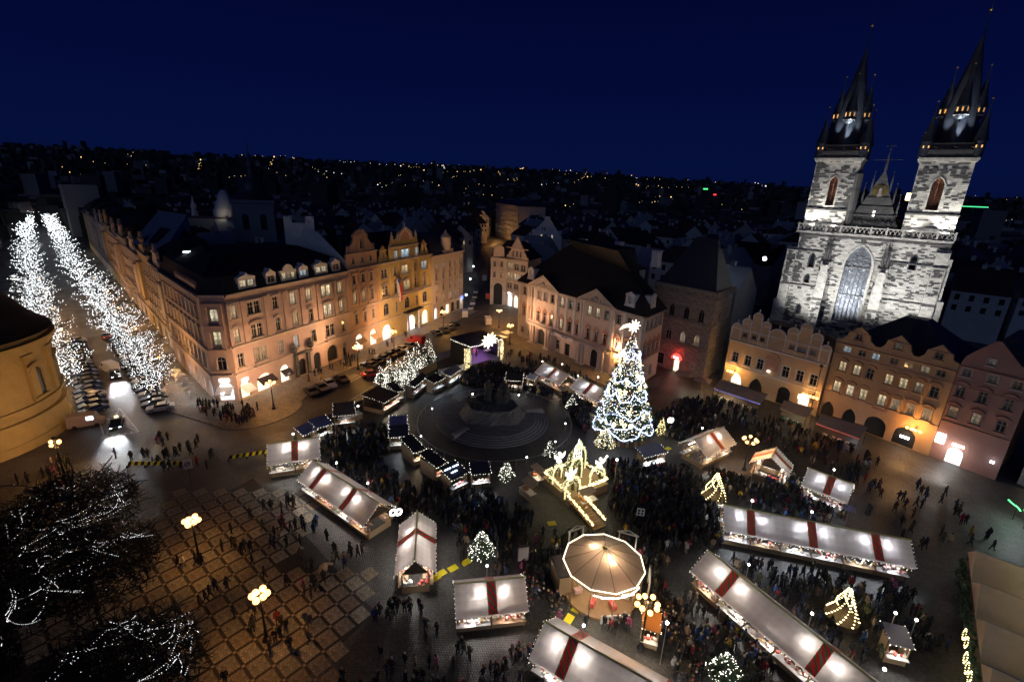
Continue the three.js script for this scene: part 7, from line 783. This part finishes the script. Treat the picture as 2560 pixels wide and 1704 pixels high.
{
  const pr = Math.atan2(-.4, .9165), ord = ['first from the left', 'second from the left', 'third from the left', 'fourth from the left', 'fifth from the left', 'sixth from the left', 'seventh from the left', 'eighth from the left'];
  [[-33.3, -105.2, 'black'], [-32.6, -107.8, 'black'], [-31.7, -110.2, 'grey'], [-30.7, -112.6, 'black'], [-29.7, -114.9, 'black'], [-28.7, -117.6, 'silver'], [-27.4, -120.3, 'grey']].forEach(([x, z, c], i) => car('car', x, z, pr + Math.PI, c, `${c} car parked nose to the pavement before the yellow ministry, ${ord[i]}`));
  car('van', -26.2, -124.2, pr + Math.PI, 'red', 'red van at the end of the row of parked cars before the ministry'); car('car', -31.3, -100, Math.atan2(.8, .6) - .3, 'red', 'dark red car with glowing tail lights leaving along the road by the firs', null, 'tail');
  car('car', -38.5, -93.7, pr - .4, 'white', 'white coupe parked by the rounded pavement before the pink palace'); car('car', -36.7, -96.3, pr - .4, 'black', 'dark car parked just beyond the white coupe'); car('car', -40.4, -89.2, pr - .4, 'black', 'black car parked just before the white coupe'); car('car', -39.2, -91.4, pr - .4, 'black', 'black car squeezed next to the white coupe on its near side');
  [[-20.2, -135.8, 'black'], [-18.8, -139, 'grey'], [-18.1, -142.7, 'black'], [-22, -132.6, 'black']].forEach(([x, z, c], i) => car('car', x, z, pr + 2.6, c, `${c} car parked before the corner house, ${['second', 'third', 'farthest', 'nearest'][i]} of four`));
  car('van', -7.9, -146.4, 1.75, 'white', 'white delivery van standing in the mouth of the narrow street'); car('van', -9.6, -182, 1.6, 'red', 'red van parked at the arcade side of the narrow street'); car('van', -16, -154.2, 1.7, 'silver', 'silver minibus parked at the left of the narrow street mouth');
  [[-14.9, -164], [-14.9, -171.6], [-15, -181.8], [-15.4, -191]].forEach(([x, z], i) => car('car', x, z, 1.6, i % 2 ? 'white' : 'silver', `${i % 2 ? 'white' : 'silver'} car parked down the narrow street, ${['first', 'second', 'third', 'fourth'][i]} past the minibus`)); car('van', -13.6, -218, -1.5, 'white', 'white van driving far down the narrow street with lights on', null, 'tail');
  const dir = Math.atan2(.714, -.7); const rw = (off, t0, n, st, side, a) => { for (let i = 0; i < n; i++) { const p = PST(t0 + i * st, off + R(-.2, .2)); const c = pick(['black', 'black', 'grey', 'silver', 'blue', 'black']); car('car', p[0], p[1], dir + a + R(-.05, .05), c, `dark or grey car parked in the row under the lit trees on the ${side}`, `cars parked under the lit trees on the ${side}`); } };
  rw(8.6, 2.5, 22, 2.75, 'building side', 1.35); rw(17.4, 9, 19, 2.8, 'church side', 1.8);
  car('car', -80.2, -83.6, dir + 2.2, 'white', 'white saloon parked askew beside the crossing box near the church'); car('van', -88, -97.2, dir + .3, 'white', 'white van parked under the left row of lit trees');
  car('car', -67.7, -73.6, -.98, 'black', 'black taxi with headlights on waiting on the crossing box', null, 'head'); { const t = thing('taxi_sign', 'small yellow lit sign on the black taxi roof', 'taxi sign', [-67.9, 1.5, -74], -.98); add('sign_light', box(.2, .16, .5, 0, .1, 0), L.bulbYellow, t); add('base', box(.24, .04, .54), M.black, t); }
  const pp = PST(27, 12.6); car('car', pp[0], pp[1], dir + Math.PI, 'black', 'dark car driving toward the square with headlights lighting the street', null, 'head'); const p2 = PST(60, 11); car('car', p2[0], p2[1], dir, 'grey', 'car driving away up the tree-lit street with red tail lights', null, 'tail'); 
  for (const [t, o, m, l] of [[430, 12, L.red, 'red traffic light at the far left end of the tree-lit street'], [452, 17, L.red, 'second red light at the far left end of the tree-lit street'], [470, 10, L.cool, 'cyan-white light at the far left end of the tree-lit street']]) { const p = PST(t, o), tl = thing('traffic_light', l, 'traffic light', [p[0], 0, p[1]]); add('post', cyl(.1, .1, 6, 0, 0, 0, 6), M.iron, tl); add('signal_light', ball(.9, 0, 6.4, 0), m, tl); }
  const k = thing('transit_van', 'pale van with a blue-white lit window parked by the church at the crossing', 'van', [-72.6, 0, -73.3], .5); add('body', put(ext(shape([[-2.4, .3], [2.3, .3], [2.35, 1], [1.7, 1.3], [1.3, 2.2], [-2.4, 2.3]]), 1.7, -.85, .05), 0, 0, 0), std({ color: C(.3, .22, .18) }), k); add('window', bb(.3, 1.2, 1.4, 2, -.95, .95), L.cool, k); for (const x of [-1.5, 1.5]) for (const z of [-.8, .8]) add('wheel', put(new THREE.CylinderGeometry(.34, .34, .22, 14), x, .34, z, 0, Math.PI / 2), tyreM, k);
}
// ---------- awnings, parasols, barriers, signs
function bigAwning(A, B, Cq, Dq, label, edge, mat) { // front-left, front-right (y 2.5), back-right, back-left (y 3.6)
  const cx = (A[0] + B[0] + Cq[0] + Dq[0]) / 4, cz = (A[1] + B[1] + Cq[1] + Dq[1]) / 4, rel = (p, y) => [p[0] - cx, y, p[1] - cz]; const t = thing('restaurant_awning', label, 'awning', [cx, 0, cz]);
  add('cloth', [quads([[rel(A, 2.5), rel(B, 2.5), rel(Cq, 3.5), rel(Dq, 3.5)], [rel(A, 2.25), rel(B, 2.25), rel(B, 2.5), rel(A, 2.5)]])], mat, t); add('back_beam', beam(rel(Dq, 3.55), rel(Cq, 3.55), .12, .12, 4), M.woodDark, t); for (const p of [A, B, Cq, Dq]) add('post', cyl(.05, .05, 2.5, p[0] - cx, 0, p[1] - cz, 6), M.iron, t);
  if (edge) stuff(add('string_light', bulbs(along(rel(A, 2.3), rel(B, 2.3), .13, 0, .02), .05), edge, t)); const n = Math.round(Math.hypot(B[0] - A[0], B[1] - A[1]) / 1.7);
  for (let i = 0; i < n; i++) { const f = (i + .5) / n, x = A[0] + (B[0] - A[0]) * f, z = A[1] + (B[1] - A[1]) * f, m = [(x - cx) * .7, (z - cz) * .7]; add('table', [cyl(.45, .45, .05, m[0], .73, m[1], 10), cyl(.05, .05, .72, m[0], 0, m[1], 6)], M.clothWhite, t); const g = add('plant_box', box(1.1, .5, .4, x - cx, .26, z - cz, -.9), M.woodDark, t); const bl = []; for (let k = 0; k < 26; k++) bl.push(put(new THREE.IcosahedronGeometry(R(.08, .2), 0), x - cx + R(-.5, .5), R(.55, 1.05), z - cz + R(-.5, .5))); stuff(add('shrub', bl, M.needle, g)); add('heater_lamp', ball(.1, m[0], 2.2, m[1], 6, 5), i % 2 ? L.bulbWarm : L.bulb, t); if (i % 2 === 0) lamp(m[0] + cx, 2.2, m[1] + cz, edge === L.redDim ? C(1, .2, .15) : C(.9, 1, .85), 6, .12); }
  footprints.push([cx, cz, 3.6, 1.6, Math.atan2(-(B[1] - A[1]), B[0] - A[0])]);
}
bigAwning([43.3, -94.5], [49.8, -87.3], [52, -89.4], [45.7, -97], 'tan restaurant awning with blue edge lights before the left half of the school house', L.blue, M.clothTan); bigAwning([52.7, -85.5], [55.6, -81.6], [57.8, -83.4], [54.2, -87.2], 'short tan restaurant awning before the right half of the school house', null, M.clothTan); bigAwning([56.3, -79.7], [60.8, -74.4], [63.4, -76.6], [58.2, -81.6], 'tan restaurant awning with red edge lights before the orange house', L.redDim, M.clothTan);
function parasol(x, z, s, label, m, group) { const t = thing('parasol', label, 'parasol', [x, 0, z], R(.5, 1.1), group); add('pole', cyl(.04, .04, 2.9, 0, 0, 0, 6), M.wood, t); add('canopy', quads([0, 1, 2, 3].map(i => { const a = i * Math.PI / 2 + .785, b = a + Math.PI / 2; return [[Math.sin(a) * s, 2.45, Math.cos(a) * s], [Math.sin(b) * s, 2.45, Math.cos(b) * s], [0, 3.05, 0]]; })), m, t); }
[[4, 3.4], [7, 3.6], [10, 3.5], [13, 3.4], [16, 3.6]].forEach(([t, o], i) => { const p = PST(t, o); parasol(p[0], p[1], 1.5, `white square parasol on the pavement beside the pink palace, ${['nearest the corner', 'second from the corner', 'third from the corner', 'fourth from the corner', 'farthest from the corner'][i]}`, M.clothWhite); if (i % 2 === 0) { lamp(p[0] + .8, 2.1, p[1] + 1, COOL, 14, .2); } });
parasol(39.4, -102.2, 2.6, 'large brown cafe parasol in front of the stone house, left one', M.clothTan); parasol(42.6, -98.8, 2.4, 'large brown cafe parasol in front of the stone house, right one', M.clothTan); parasol(-3.4, -124.8, 2.2, 'pale parasol by the lamp at the left corner of the rococo palace', M.clothWhite); parasol(-1.6, -129.5, 2, 'pale parasol behind the lamp at the palace corner', M.clothWhite); parasol(46, -54.6, 1, 'small blue and white kiosk parasol above the longest stall', std({ color: C(.2, .2, .35), side: 2 }));
for (const [x, z] of [[39, -99.5], [41.5, -97]]) lamp(x, 1.9, z, WARM, 9, .15);
const strips = [[-7.6, -42.7, .75, 'nearest the gable-end stall'], [-7.0, -43.4, .75, 'second in the line right of the gable-end stall'], [-5.8, -44.2, .7, 'third in the line right of the gable-end stall'], [-4.4, -45.2, .7, 'farthest in the line right of the gable-end stall'], [8.8, -40.6, 1.0, 'nearest the carousel of three'], [7.8, -39.3, 1.0, 'middle of three below the carousel'], [6.9, -38, 1, 'lowest of three below the carousel'], [6.1, -52.5, .2, 'below the platform stairs'], [7.3, -47.6, .2, 'at the upper left of the carousel'], [29.9, -70.9, .7, 'above the cream stall wares'], [27.4, -72.8, .7, 'between the kiosk and the cream stall'], [22.9, -36.5, .9, 'under the diagonal stall near the bottom'], [24.1, -37.4, .9, 'just above it beside the diagonal stall']];
strips.forEach(([x, z, a, w]) => { const t = thing('cable_cover', 'yellow cable cover mat ' + w, 'cable cover', [x, .004, z], a, 'yellow cable covers on the paving'); add('mat', bb(-.55, .55, 0, .05, -.4, .4), M.yellowPaint, t); add('ridge', [bb(-.55, .55, .052, .08, -.16, -.1), bb(-.55, .55, .052, .08, .1, .16)], M.yellowPaint, t); });
{ const bar = (a, b, label) => { const dx = b[0] - a[0], dz = b[1] - a[1], l = Math.hypot(dx, dz), t = thing('striped_barrier', label, 'barrier', [a[0], 0, a[1]], Math.atan2(-dz, dx)); const n = Math.round(l / .45), ye = [], bl = []; for (let i = 0; i < n; i++) (i % 2 ? ye : bl).push(put(ext(shape([[i * .45, .35], [i * .45 + .45, .35], [i * .45 + .7, .95], [i * .45 + .25, .95]]), .08), 0, 0, 0)); add('yellow_stripe', ye, M.yellowPaint, t); add('black_stripe', bl, M.black, t); for (let i = 0; i <= l / 2.5; i++) add('foot', box(.2, .4, .6, i * 2.5, .2, 0), M.iron, t); }; bar([-43, -64.2], [-36.4, -66.9], 'yellow and black striped road barrier left of the roadside stall'); bar([-56.5, -61.6], [-48, -62.3], 'dim striped barrier across the plaza by the church lamp'); }
{ const sg = (x, z, y, w, h, label, rot) => { const t = thing('notice_sign', label, 'sign', [x, 0, z], rot); add('post', cyl(.05, .05, y, 0, 0, 0, 6), M.iron, t); add('board', box(w, h, .06, 0, y + h / 2, 0), M.clothWhite, t); return t; }; const a = sg(-44.7, -57.9, 2.6, 1.1, 1.5, 'square white sign with a dark emblem on a post by the checker paving', .5); add('emblem', [put(new THREE.TorusGeometry(.28, .06, 5, 12), 0, 3.4, .05), beam([-.3, 3.1, .05], [.3, 3.7, .05], .04)], M.black, a); const b = sg(17.4, -52.2, 2, 1, 1.1, 'white sign with four black squares above the crowd right of the stairs', -.2); for (const [x, y] of [[-.22, 2.3], [.2, 2.3], [-.22, 2.72], [.24, 2.75]]) add('black_square', box(.26, .28, .02, x, y + .02, .042), M.black, b); const c = sg(2.2, -44.7, 1, 1.2, 1.8, 'framed notice board left of the carousel', .2); add('frame', [bb(-.7, -.6, 0, 2.9, -.06, .06), bb(.6, .7, 0, 2.9, -.06, .06), bb(-.7, .7, 2.9, 3, -.06, .06)], M.woodDark, c); }
{ const t = thing('swan_figure', 'pale rounded figure standing on the paving left of the gable-end stall', 'figure', [-20.4, 0, -42.7], .6); add('body', put(lathe([[.1, 0], [.4, .25], [.5, .7], [.34, 1.1], [.16, 1.3], [0, 1.35]], 12), 0, 0, 0, 0, 0, -.5), M.clothTan, t); add('neck', tube([[.5, .95, 0], [.8, 1.0, 0], [1.1, .8, 0], [1.35, .7, 0]], .15, 8, 6), M.clothTan, t); footprints.push([-20.4, -42.7, .8, .8, 0]); }
{ // big tent at the lower right
  const E0 = [54.2, -46], d = [-.63, .777], nrm = [.777, .63]; const t = thing('beer_tent', 'large dim white marquee with several ridges at the lower right edge', 'tent', [E0[0], 0, E0[1]], Math.atan2(-d[1], d[0])); const W = 6;
  for (let i = 0; i < 4; i++) { const a = i * W, D = -16; add('roof_cloth', quads([[[a, 3.2, .3], [a + W / 2, 5.4, .3], [a + W / 2, 5.4, D], [a, 3.2, D]], [[a + W / 2, 5.4, .3], [a + W, 3.2, .3], [a + W, 3.2, D], [a + W / 2, 5.4, D]]]), new THREE.MeshPhysicalMaterial({ color: C(.56, .5, .42), map: tCloth, roughness: 1, transmission: .4, thickness: 0, side: 2 }), t); add('gable_cloth', quads([[[a + .05, 3.2, .25], [a + W - .05, 3.2, .25], [a + W / 2, 5.3, .25]]]), M.clothTan, t); add('side_wall', bb(a + .1, a + W - .1, 0, 3.1, .1, .2), M.woodDark, t); add('ridge_pole', beam([a + W / 2, 5.42, .3], [a + W / 2, 5.42, D], .06), M.steel, t); add('gutter', box(.3, .1, 16, a, 3.2, -8), M.steel, t);
    const bl = []; for (let k = 0; k < 60; k++) bl.push(put(new THREE.IcosahedronGeometry(R(.12, .3), 0), a + R(0, W), R(.3, 3), .3 + R(-.1, .35))); stuff(add('greenery', bl, M.needle, t)); const q = new THREE.Euler(0, t.rotation.y, 0); for (const [x, z] of [[a + W * .28, -3.2], [a + W * .75, -4.6]]) { const p = V3(x, 3.75, z).applyEuler(q); add('lamp', ball(.12, x, 3.75, z), L.bulbYellow, t); lamp(E0[0] + p.x, 3.75, E0[1] + p.z, C(1, .8, .42), 13, .14); } }
  const b = []; for (let i = 0; i < 7; i++) { const cxx = 13 + i * 1.5, cy = 1.7 + .3 * Math.sin(i * 2); for (let k = 0; k < 16; k++) { const a = k / 16 * 6.28; b.push([cxx + Math.cos(a) * .5 * (1 + .3 * Math.sin(2 * a)), cy + Math.sin(a) * .6, .75]); } } stuff(add('scroll_light', bulbs(b, .06), L.bulbYellow, t)); footprints.push([52, -32, 13, 8, t.rotation.y]); void nrm;
  const g = thing('neon_sign', 'bright green glowing squiggle sign at the right edge', 'sign', [71, 0, -57], -.9); add('neon_light', [tube([[-1.1, 2.6, 0], [-.5, 2.2, 0], [0, 2, 0], [.4, 1.6, 0]], .1, 12, 5), ball(.3, .9, 2, 0), tube([[.7, 2.6, 0], [1.3, 2.8, 0], [1.6, 2.1, 0], [1, 1.5, 0]], .13, 12, 5)], L.green, g); add('post', cyl(.05, .05, 1.6, 0, 0, 0), M.iron, g); lamp(70, 2.4, -56.4, C(.3, 1, .5), 8, .3); lamp(70.5, 3.6, -55, C(.9, .95, 1), 60, .4); const fx = thing('shop_floodlight', 'white lamp above the pavement at the right edge by the green sign', 'floodlight', [70.5, 0, -55]); add('post', cyl(.05, .05, 3.6, 0, 0, 0, 6), M.iron, fx); add('lamp', ball(.22, 0, 3.7, 0), L.cool, fx);
}
// ---------- people: one continuous body each, four poses
function makePerson(P, size = 46) {
  const seg = (f, a, b, r0, r1) => f.push([V3(...a), V3(...b), r0, r1]); const S = [];
  seg(S, [0, 1.0, 0], [0, 1.32, .01], .155, .15); seg(S, [-.15, 1.4, 0], [.15, 1.4, 0], .085, .085); seg(S, [0, 1.42, 0], [0, 1.54, .01], .07, .06); seg(S, [0, 1.61, .015], [0, 1.67, .01], .1, .1); seg(S, [0, 1.6, .1], [0, 1.585, .115], .018, .016); seg(S, [-.1, 1.62, 0], [-.105, 1.62, 0], .02, .02); seg(S, [.1, 1.62, 0], [.105, 1.62, 0], .02, .02);
  seg(S, [-.05, .95, 0], [.05, .95, 0], .15, .15); seg(S, [0, .78, 0], [0, .95, 0], P.coat ? .17 : .12, .16);
  for (const s of [0, 1]) { const sx = s ? 1 : -1, [kx, kz, az, ay] = P.leg[s]; seg(S, [sx * .09, .88, 0], [sx * .1 + kx, .5, kz], .095, .07); seg(S, [sx * .1 + kx, .5, kz], [sx * .11 + kx, ay, az], .065, .05); seg(S, [sx * .11 + kx, ay - .03, az], [sx * .13 + kx, ay - .04, az + .15], .048, .04); const [ex, ey, ez, hx, hy, hz] = P.arm[s]; seg(S, [sx * .2, 1.4, 0], [sx * ex, ey, ez], .075, .058); seg(S, [sx * ex, ey, ez], [sx * hx, hy, hz], .058, .044); seg(S, [sx * hx, hy, hz], [sx * hx, hy - .08, hz + .03], .046, .03); seg(S, [sx * (hx - .03), hy - .02, hz + .03], [sx * (hx - .045), hy - .07, hz + .06], .016, .013); }
  const mc = new MarchingCubes(size, std({}), false, false, 60000), half = size / 2, h = V3(.62, 1.0, .62), p = V3(0, 0, 0), d = V3(0, 0, 0), e = V3(0, 0, 0); mc.isolation = 0;
  for (let z = 0; z < size; z++) for (let y = 0; y < size; y++) for (let x = 0; x < size; x++) { p.set((x - half) / half * h.x, (y - half) / half * h.y + .92, (z - half) / half * h.z); let v = 1e3; for (const [a, b, r0, r1] of S) { d.copy(b).sub(a); e.copy(p).sub(a); const t = Math.min(1, Math.max(0, e.dot(d) / Math.max(1e-6, d.lengthSq()))); const q = e.addScaledVector(d, -t).length() - (r0 + (r1 - r0) * t); const k = .045, m = Math.max(k - Math.abs(v - q), 0) / k; v = Math.min(v, q) - m * m * k / 4; } mc.field[x + y * size + z * size * size] = -v; }
  mc.update(); const n = mc.count, pos = new Float32Array(n * 3); for (let i = 0; i < n; i++) { pos[i * 3] = mc.positionArray[i * 3] * h.x; pos[i * 3 + 1] = mc.positionArray[i * 3 + 1] * h.y + .92; pos[i * 3 + 2] = mc.positionArray[i * 3 + 2] * h.z; }
  let g = new THREE.BufferGeometry(); g.setAttribute('position', new THREE.BufferAttribute(pos, 3)); g = mergeVertices(g, 1e-4); g.computeVertexNormals();
  const ix = g.index.array, at = g.attributes.position, cls = [[], [], [], []], col = new Float32Array(at.count * 3);
  const cl = (x, y, z) => { if (y > 1.53) return y > 1.66 || z < .03 || (P.hat && y > 1.62) ? 3 : 2; const hand = P.arm.some(([, , , hx, hy, hz], s) => Math.hypot(x - (s ? hx : -hx), y - hy + .05, z - hz) < .09); if (hand) return 2; return y < (P.coat ? .74 : .86) ? 1 : 0; };
  for (let i = 0; i < ix.length; i += 3) { const a = ix[i], b = ix[i + 1], c = ix[i + 2]; const k = cl((at.getX(a) + at.getX(b) + at.getX(c)) / 3, (at.getY(a) + at.getY(b) + at.getY(c)) / 3, (at.getZ(a) + at.getZ(b) + at.getZ(c)) / 3); cls[k].push(a, b, c); }
  for (let i = 0; i < at.count; i++) { const k = cl(at.getX(i), at.getY(i), at.getZ(i)), t = [[1, 1, 1], [.35, .35, .4], [1.6, 1.1, .85], [.25, .2, .18]][k]; col.set(t, i * 3); }
  g.setIndex([...cls[0], ...cls[1], ...cls[2], ...cls[3]]); let o = 0; cls.forEach((c, k) => { g.addGroup(o, c.length, k); o += c.length; }); g.setAttribute('uv', new THREE.BufferAttribute(new Float32Array(at.count * 2), 2)); g.userData = {};
  const gc = g.clone(); gc.clearGroups(); gc.setAttribute('color', new THREE.BufferAttribute(col, 3)); return [g, gc];
}
const poses = [
  { coat: 1, leg: [[0, 0, 0, .09], [0, .02, 0, .09]], arm: [[.27, 1.12, -.02, .27, .86, .06], [.27, 1.12, -.02, .27, .86, .06]] },
  { coat: 0, leg: [[0, .16, .26, .1], [0, -.02, -.28, .14]], arm: [[.25, 1.13, -.12, .24, .9, -.04], [.25, 1.13, .1, .23, .92, .26]] },
  { coat: 1, hat: 1, leg: [[0, -.03, -.22, .12], [0, .13, .2, .09]], arm: [[.27, 1.13, .06, .16, 1.12, .27], [.26, 1.12, -.08, .24, .88, -.02]] },
  { coat: 0, hat: 1, leg: [[-.03, 0, 0, .09], [.03, .03, .03, .09]], arm: [[.25, 1.16, .05, .1, 1.2, .27], [.25, 1.16, .05, .1, 1.22, .26]] },
].map(p => makePerson(p));
const coatC = [['black', C(.014, .014, .016), 30], ['dark grey', C(.04, .04, .045), 20], ['dark brown', C(.05, .03, .02), 12], ['navy', C(.015, .022, .06), 12], ['beige', C(.25, .19, .13), 4], ['red', C(.22, .015, .02), 2.4], ['white', C(.42, .42, .42), 2], ['olive', C(.06, .065, .03), 6], ['pink', C(.3, .06, .14), 1], ['blue', C(.03, .08, .24), 1.6], ['yellow', C(.45, .28, .03), 1]].map(([n, c, w]) => [n, std({ color: c, roughness: .9 }), w, c]);
const trouserM = [C(.015, .016, .02), C(.03, .035, .06), C(.06, .05, .04)].map(c => std({ color: c })), skinM = [C(.42, .26, .19), C(.3, .18, .12)].map(c => std({ color: c })), hairM = [C(.03, .02, .015), C(.1, .06, .03), C(.25, .18, .08), C(.35, .3, .28), C(.3, .03, .03)].map(c => std({ color: c }));
const wsum = coatC.reduce((s, c) => s + c[2], 0); const coat = () => { let r = rnd() * wsum; for (const c of coatC) { r -= c[2]; if (r <= 0) return c; } return coatC[0]; };
const clear = (x, z) => !footprints.some(([cx, cz, hl, hw, t]) => { const dx = x - cx, dz = z - cz, c = Math.cos(t), s = Math.sin(t); return Math.abs(dx * c - dz * s) < hl + .25 && Math.abs(dx * s + dz * c) < hw + .25; });
// [name of the place, corners, how many, share of standing, facing or null]
const zones = [
  ['on the lamplit checker paving', [[-44, -42], [-36, -54], [-16, -40], [-20, -27], [-32, -27]], 58],
  ['between the diagonal stall and the checker paving', [[-31, -56], [-26, -52], [-14, -45], [-20, -40], [-36, -52]], 44],
  ['behind the diagonal stall', [[-27, -66], [-17, -62], [-8, -52], [-14, -51], [-27, -61]], 120],
  ['in the lane left of the monument ring', [[-30, -74], [-22, -76], [-19, -68], [-24, -64], [-32, -67]], 120],
  ['in front of the dark huts below the monument', [[-12, -59], [-3, -58], [4, -52], [-4, -44], [-8, -52]], 130],
  ['around the carousel', [[-2, -45], [4, -50], [19, -49], [18, -36], [4, -37]], 120],
  ['in the dense crowd right of the stairway platform', [[15, -67], [28, -66], [31, -57], [27, -49], [17, -47], [14, -56]], 330],
  ['in the dense crowd before the stage', [[-9, -106], [-3, -109], [9, -101], [2, -93], [-12, -97]], 330],
  ['between the monument ring and the palace stalls', [[3, -95], [12, -92], [16, -88], [14, -76], [11.8, -84]], 130],
  ['right of the great Christmas tree', [[25, -80], [36, -92], [42, -88], [37, -76], [28, -75]], 120],
  ['on the open paving before the restaurant awnings', [[37, -92], [43, -93], [57, -77], [62, -70], [56, -62], [44, -76]], 90],
  ['on the open paving at far right', [[48, -62], [58, -68], [68, -63], [62, -50], [52, -50]], 50],
  ['between the two long stalls at right', [[27, -47], [45, -43], [44, -36], [33, -33], [27, -41]], 110],
  ['below the diagonal stall at bottom right', [[16, -40], [21, -41.5], [27, -30], [22, -27], [16, -31]], 90],
  ['in front of the bottom centre stall', [[-9, -35], [4, -36], [4, -28], [-8, -28]], 46],
  ['left of the bottom centre stall', [[-13, -40], [-6, -40], [-5, -30], [-14, -28]], 34],
  ['around the gable stall and cream stall at right', [[31, -66], [38, -62], [44, -66], [48, -56], [40, -53], [33, -58]], 120],
  ['on the pavement corner by the pink palace', [[-60, -84], [-53, -83], [-44, -80], [-47, -75], [-57, -78]], 60],
  ['near the yellow church', [[-68, -64], [-60, -66], [-55, -58], [-62, -52], [-70, -58]], 26],
  ['before the rococo palace', [[0, -122], [8, -117], [21, -100], [17, -96], [6, -106], [-4, -117]], 70],
  ['crossing from the tree-lined street', [[-60, -70], [-50, -70], [-44, -62], [-52, -58], [-60, -64]], 26],
  ['on the pavement before the north row', [rowP(12, 1), rowP(60, 1), rowP(60, 6), rowP(12, 6)], 34],
];
{
  const inside = (x, z, P) => { let c = false; for (let i = 0, j = P.length - 1; i < P.length; j = i++) if ((P[i][1] > z) !== (P[j][1] > z) && x < (P[j][0] - P[i][0]) * (z - P[i][1]) / (P[j][1] - P[i][1]) + P[i][0]) c = !c; return c; };
  const all = []; for (const [place, P, n] of zones) { const n2 = n > 80 ? Math.round(n * 1.9) : n; const xs = P.map(p => p[0]), zs = P.map(p => p[1]); let k = 0, tries = 0, ang = R(0, 6); while (k < n2 && tries++ < n2 * 30) { const x = R(Math.min(...xs), Math.max(...xs)), z = R(Math.min(...zs), Math.max(...zs)); if (!inside(x, z, P) || !clear(x, z)) continue; if (rnd() < .3) ang = R(0, 6.28); all.push([x, z, ang + R(-.5, .5), place, Math.hypot(x, z)]); k++; if (rnd() < .4 && k < n2) { const a = R(0, 6.28), x2 = x + Math.cos(a) * .6, z2 = z + Math.sin(a) * .6; if (clear(x2, z2)) { all.push([x2, z2, ang, place, Math.hypot(x2, z2)]); k++; } } } }
  all.sort((a, b) => a[4] - b[4]); const near = all.slice(0, 296), rest = all.slice(296);
  const raised = (x, z) => { const w = (x + 52.58) * .9165 + (z + 84.72) * .4, u = (x + 52.58) * .4 - (z + 84.72) * .9165; return (w < 6.4 && w > 0 && u > 0 && u < 87) || Math.hypot(x + 48.6, z + 82.2) < 8.3 ? .12 : 0; };
  for (const [x, z, a, place] of near) { const [cn, cm] = coat(), k = Math.floor(rnd() * 4), m = new THREE.Mesh(poses[k][0], [cm, pick(trouserM), pick(skinM), pick(hairM)]); m.name = numbered('person'); m.position.set(x, raised(x, z) + .005, z); m.rotation.y = a; m.scale.setScalar(R(.92, 1.06)); scene.add(m); tag(m, `person in ${cn} coat ${k === 0 || k === 3 ? 'standing' : 'walking'} ${place}`, 'person', `people in ${cn} coats ${k === 0 || k === 3 ? 'standing' : 'walking'} ${place}`); }
  const crowd = new THREE.Group(); crowd.name = 'crowd'; tag(crowd, 'crowd of visitors filling the lanes of the market beyond the nearest people', 'crowd', null, 'stuff'); scene.add(crowd);
  const cmat = std({ color: C(1, 1, 1), vertexColors: true, roughness: .9 }); const by = [[], [], [], []]; for (const r of rest) by[Math.floor(rnd() * 4)].push(r);
  by.forEach((l, k) => { const im = new THREE.InstancedMesh(poses[k][1], cmat, l.length), q = new THREE.Quaternion(); l.forEach(([x, z, a], i) => { q.setFromAxisAngle(V3(0, 1, 0), a); const s = R(.9, 1.06); im.setMatrixAt(i, new THREE.Matrix4().compose(V3(x, raised(x, z) + .005, z), q, V3(s, s, s))); im.setColorAt(i, coat()[3]); }); im.name = 'people'; stuff(im); crowd.add(im); });
  // the band on the stage
  [[-1.8, -1], [.2, -.4], [1.4, -1.6], [-.6, -2.2]].forEach(([x, z], i) => { const v = V3(x, 1.2, z).applyEuler(new THREE.Euler(0, .785, 0)); const [cn, cm] = coatC[[6, 5, 4, 9][i]]; const m = new THREE.Mesh(poses[i % 2 ? 3 : 0][0], [cm, trouserM[0], skinM[0], hairM[i]]); m.name = numbered('person'); m.position.set(-8.6 + v.x, 1.205, -111.6 + v.z); m.rotation.y = .785 + R(-.4, .4); scene.add(m); tag(m, `musician in ${cn} clothes ${['at the left of', 'in the middle of', 'at the right of', 'at the back of'][i]} the violet-lit stage`, 'person'); });
}
// ---------- lettering
{ const { FontLoader } = await import('three/addons/loaders/FontLoader.js'), { TextGeometry } = await import('three/addons/geometries/TextGeometry.js'); const font = await new FontLoader().loadAsync('fonts/droid/droid_sans_bold.typeface.json'); const bn = scene.children.find(o => o.userData.txt); delete bn.userData.txt; for (const x of [-4.3, .6]) { const g = new TextGeometry('HOLLAR', { font, size: .42, depth: .03, curveSegments: 3 }); g.translate(x, -.2, .04); add('lettering', g, M.black, bn); } }
scene.traverse(o => { if (o.isMesh) { o.castShadow = true; o.receiveShadow = true; } });
renderer.render(scene, camera);
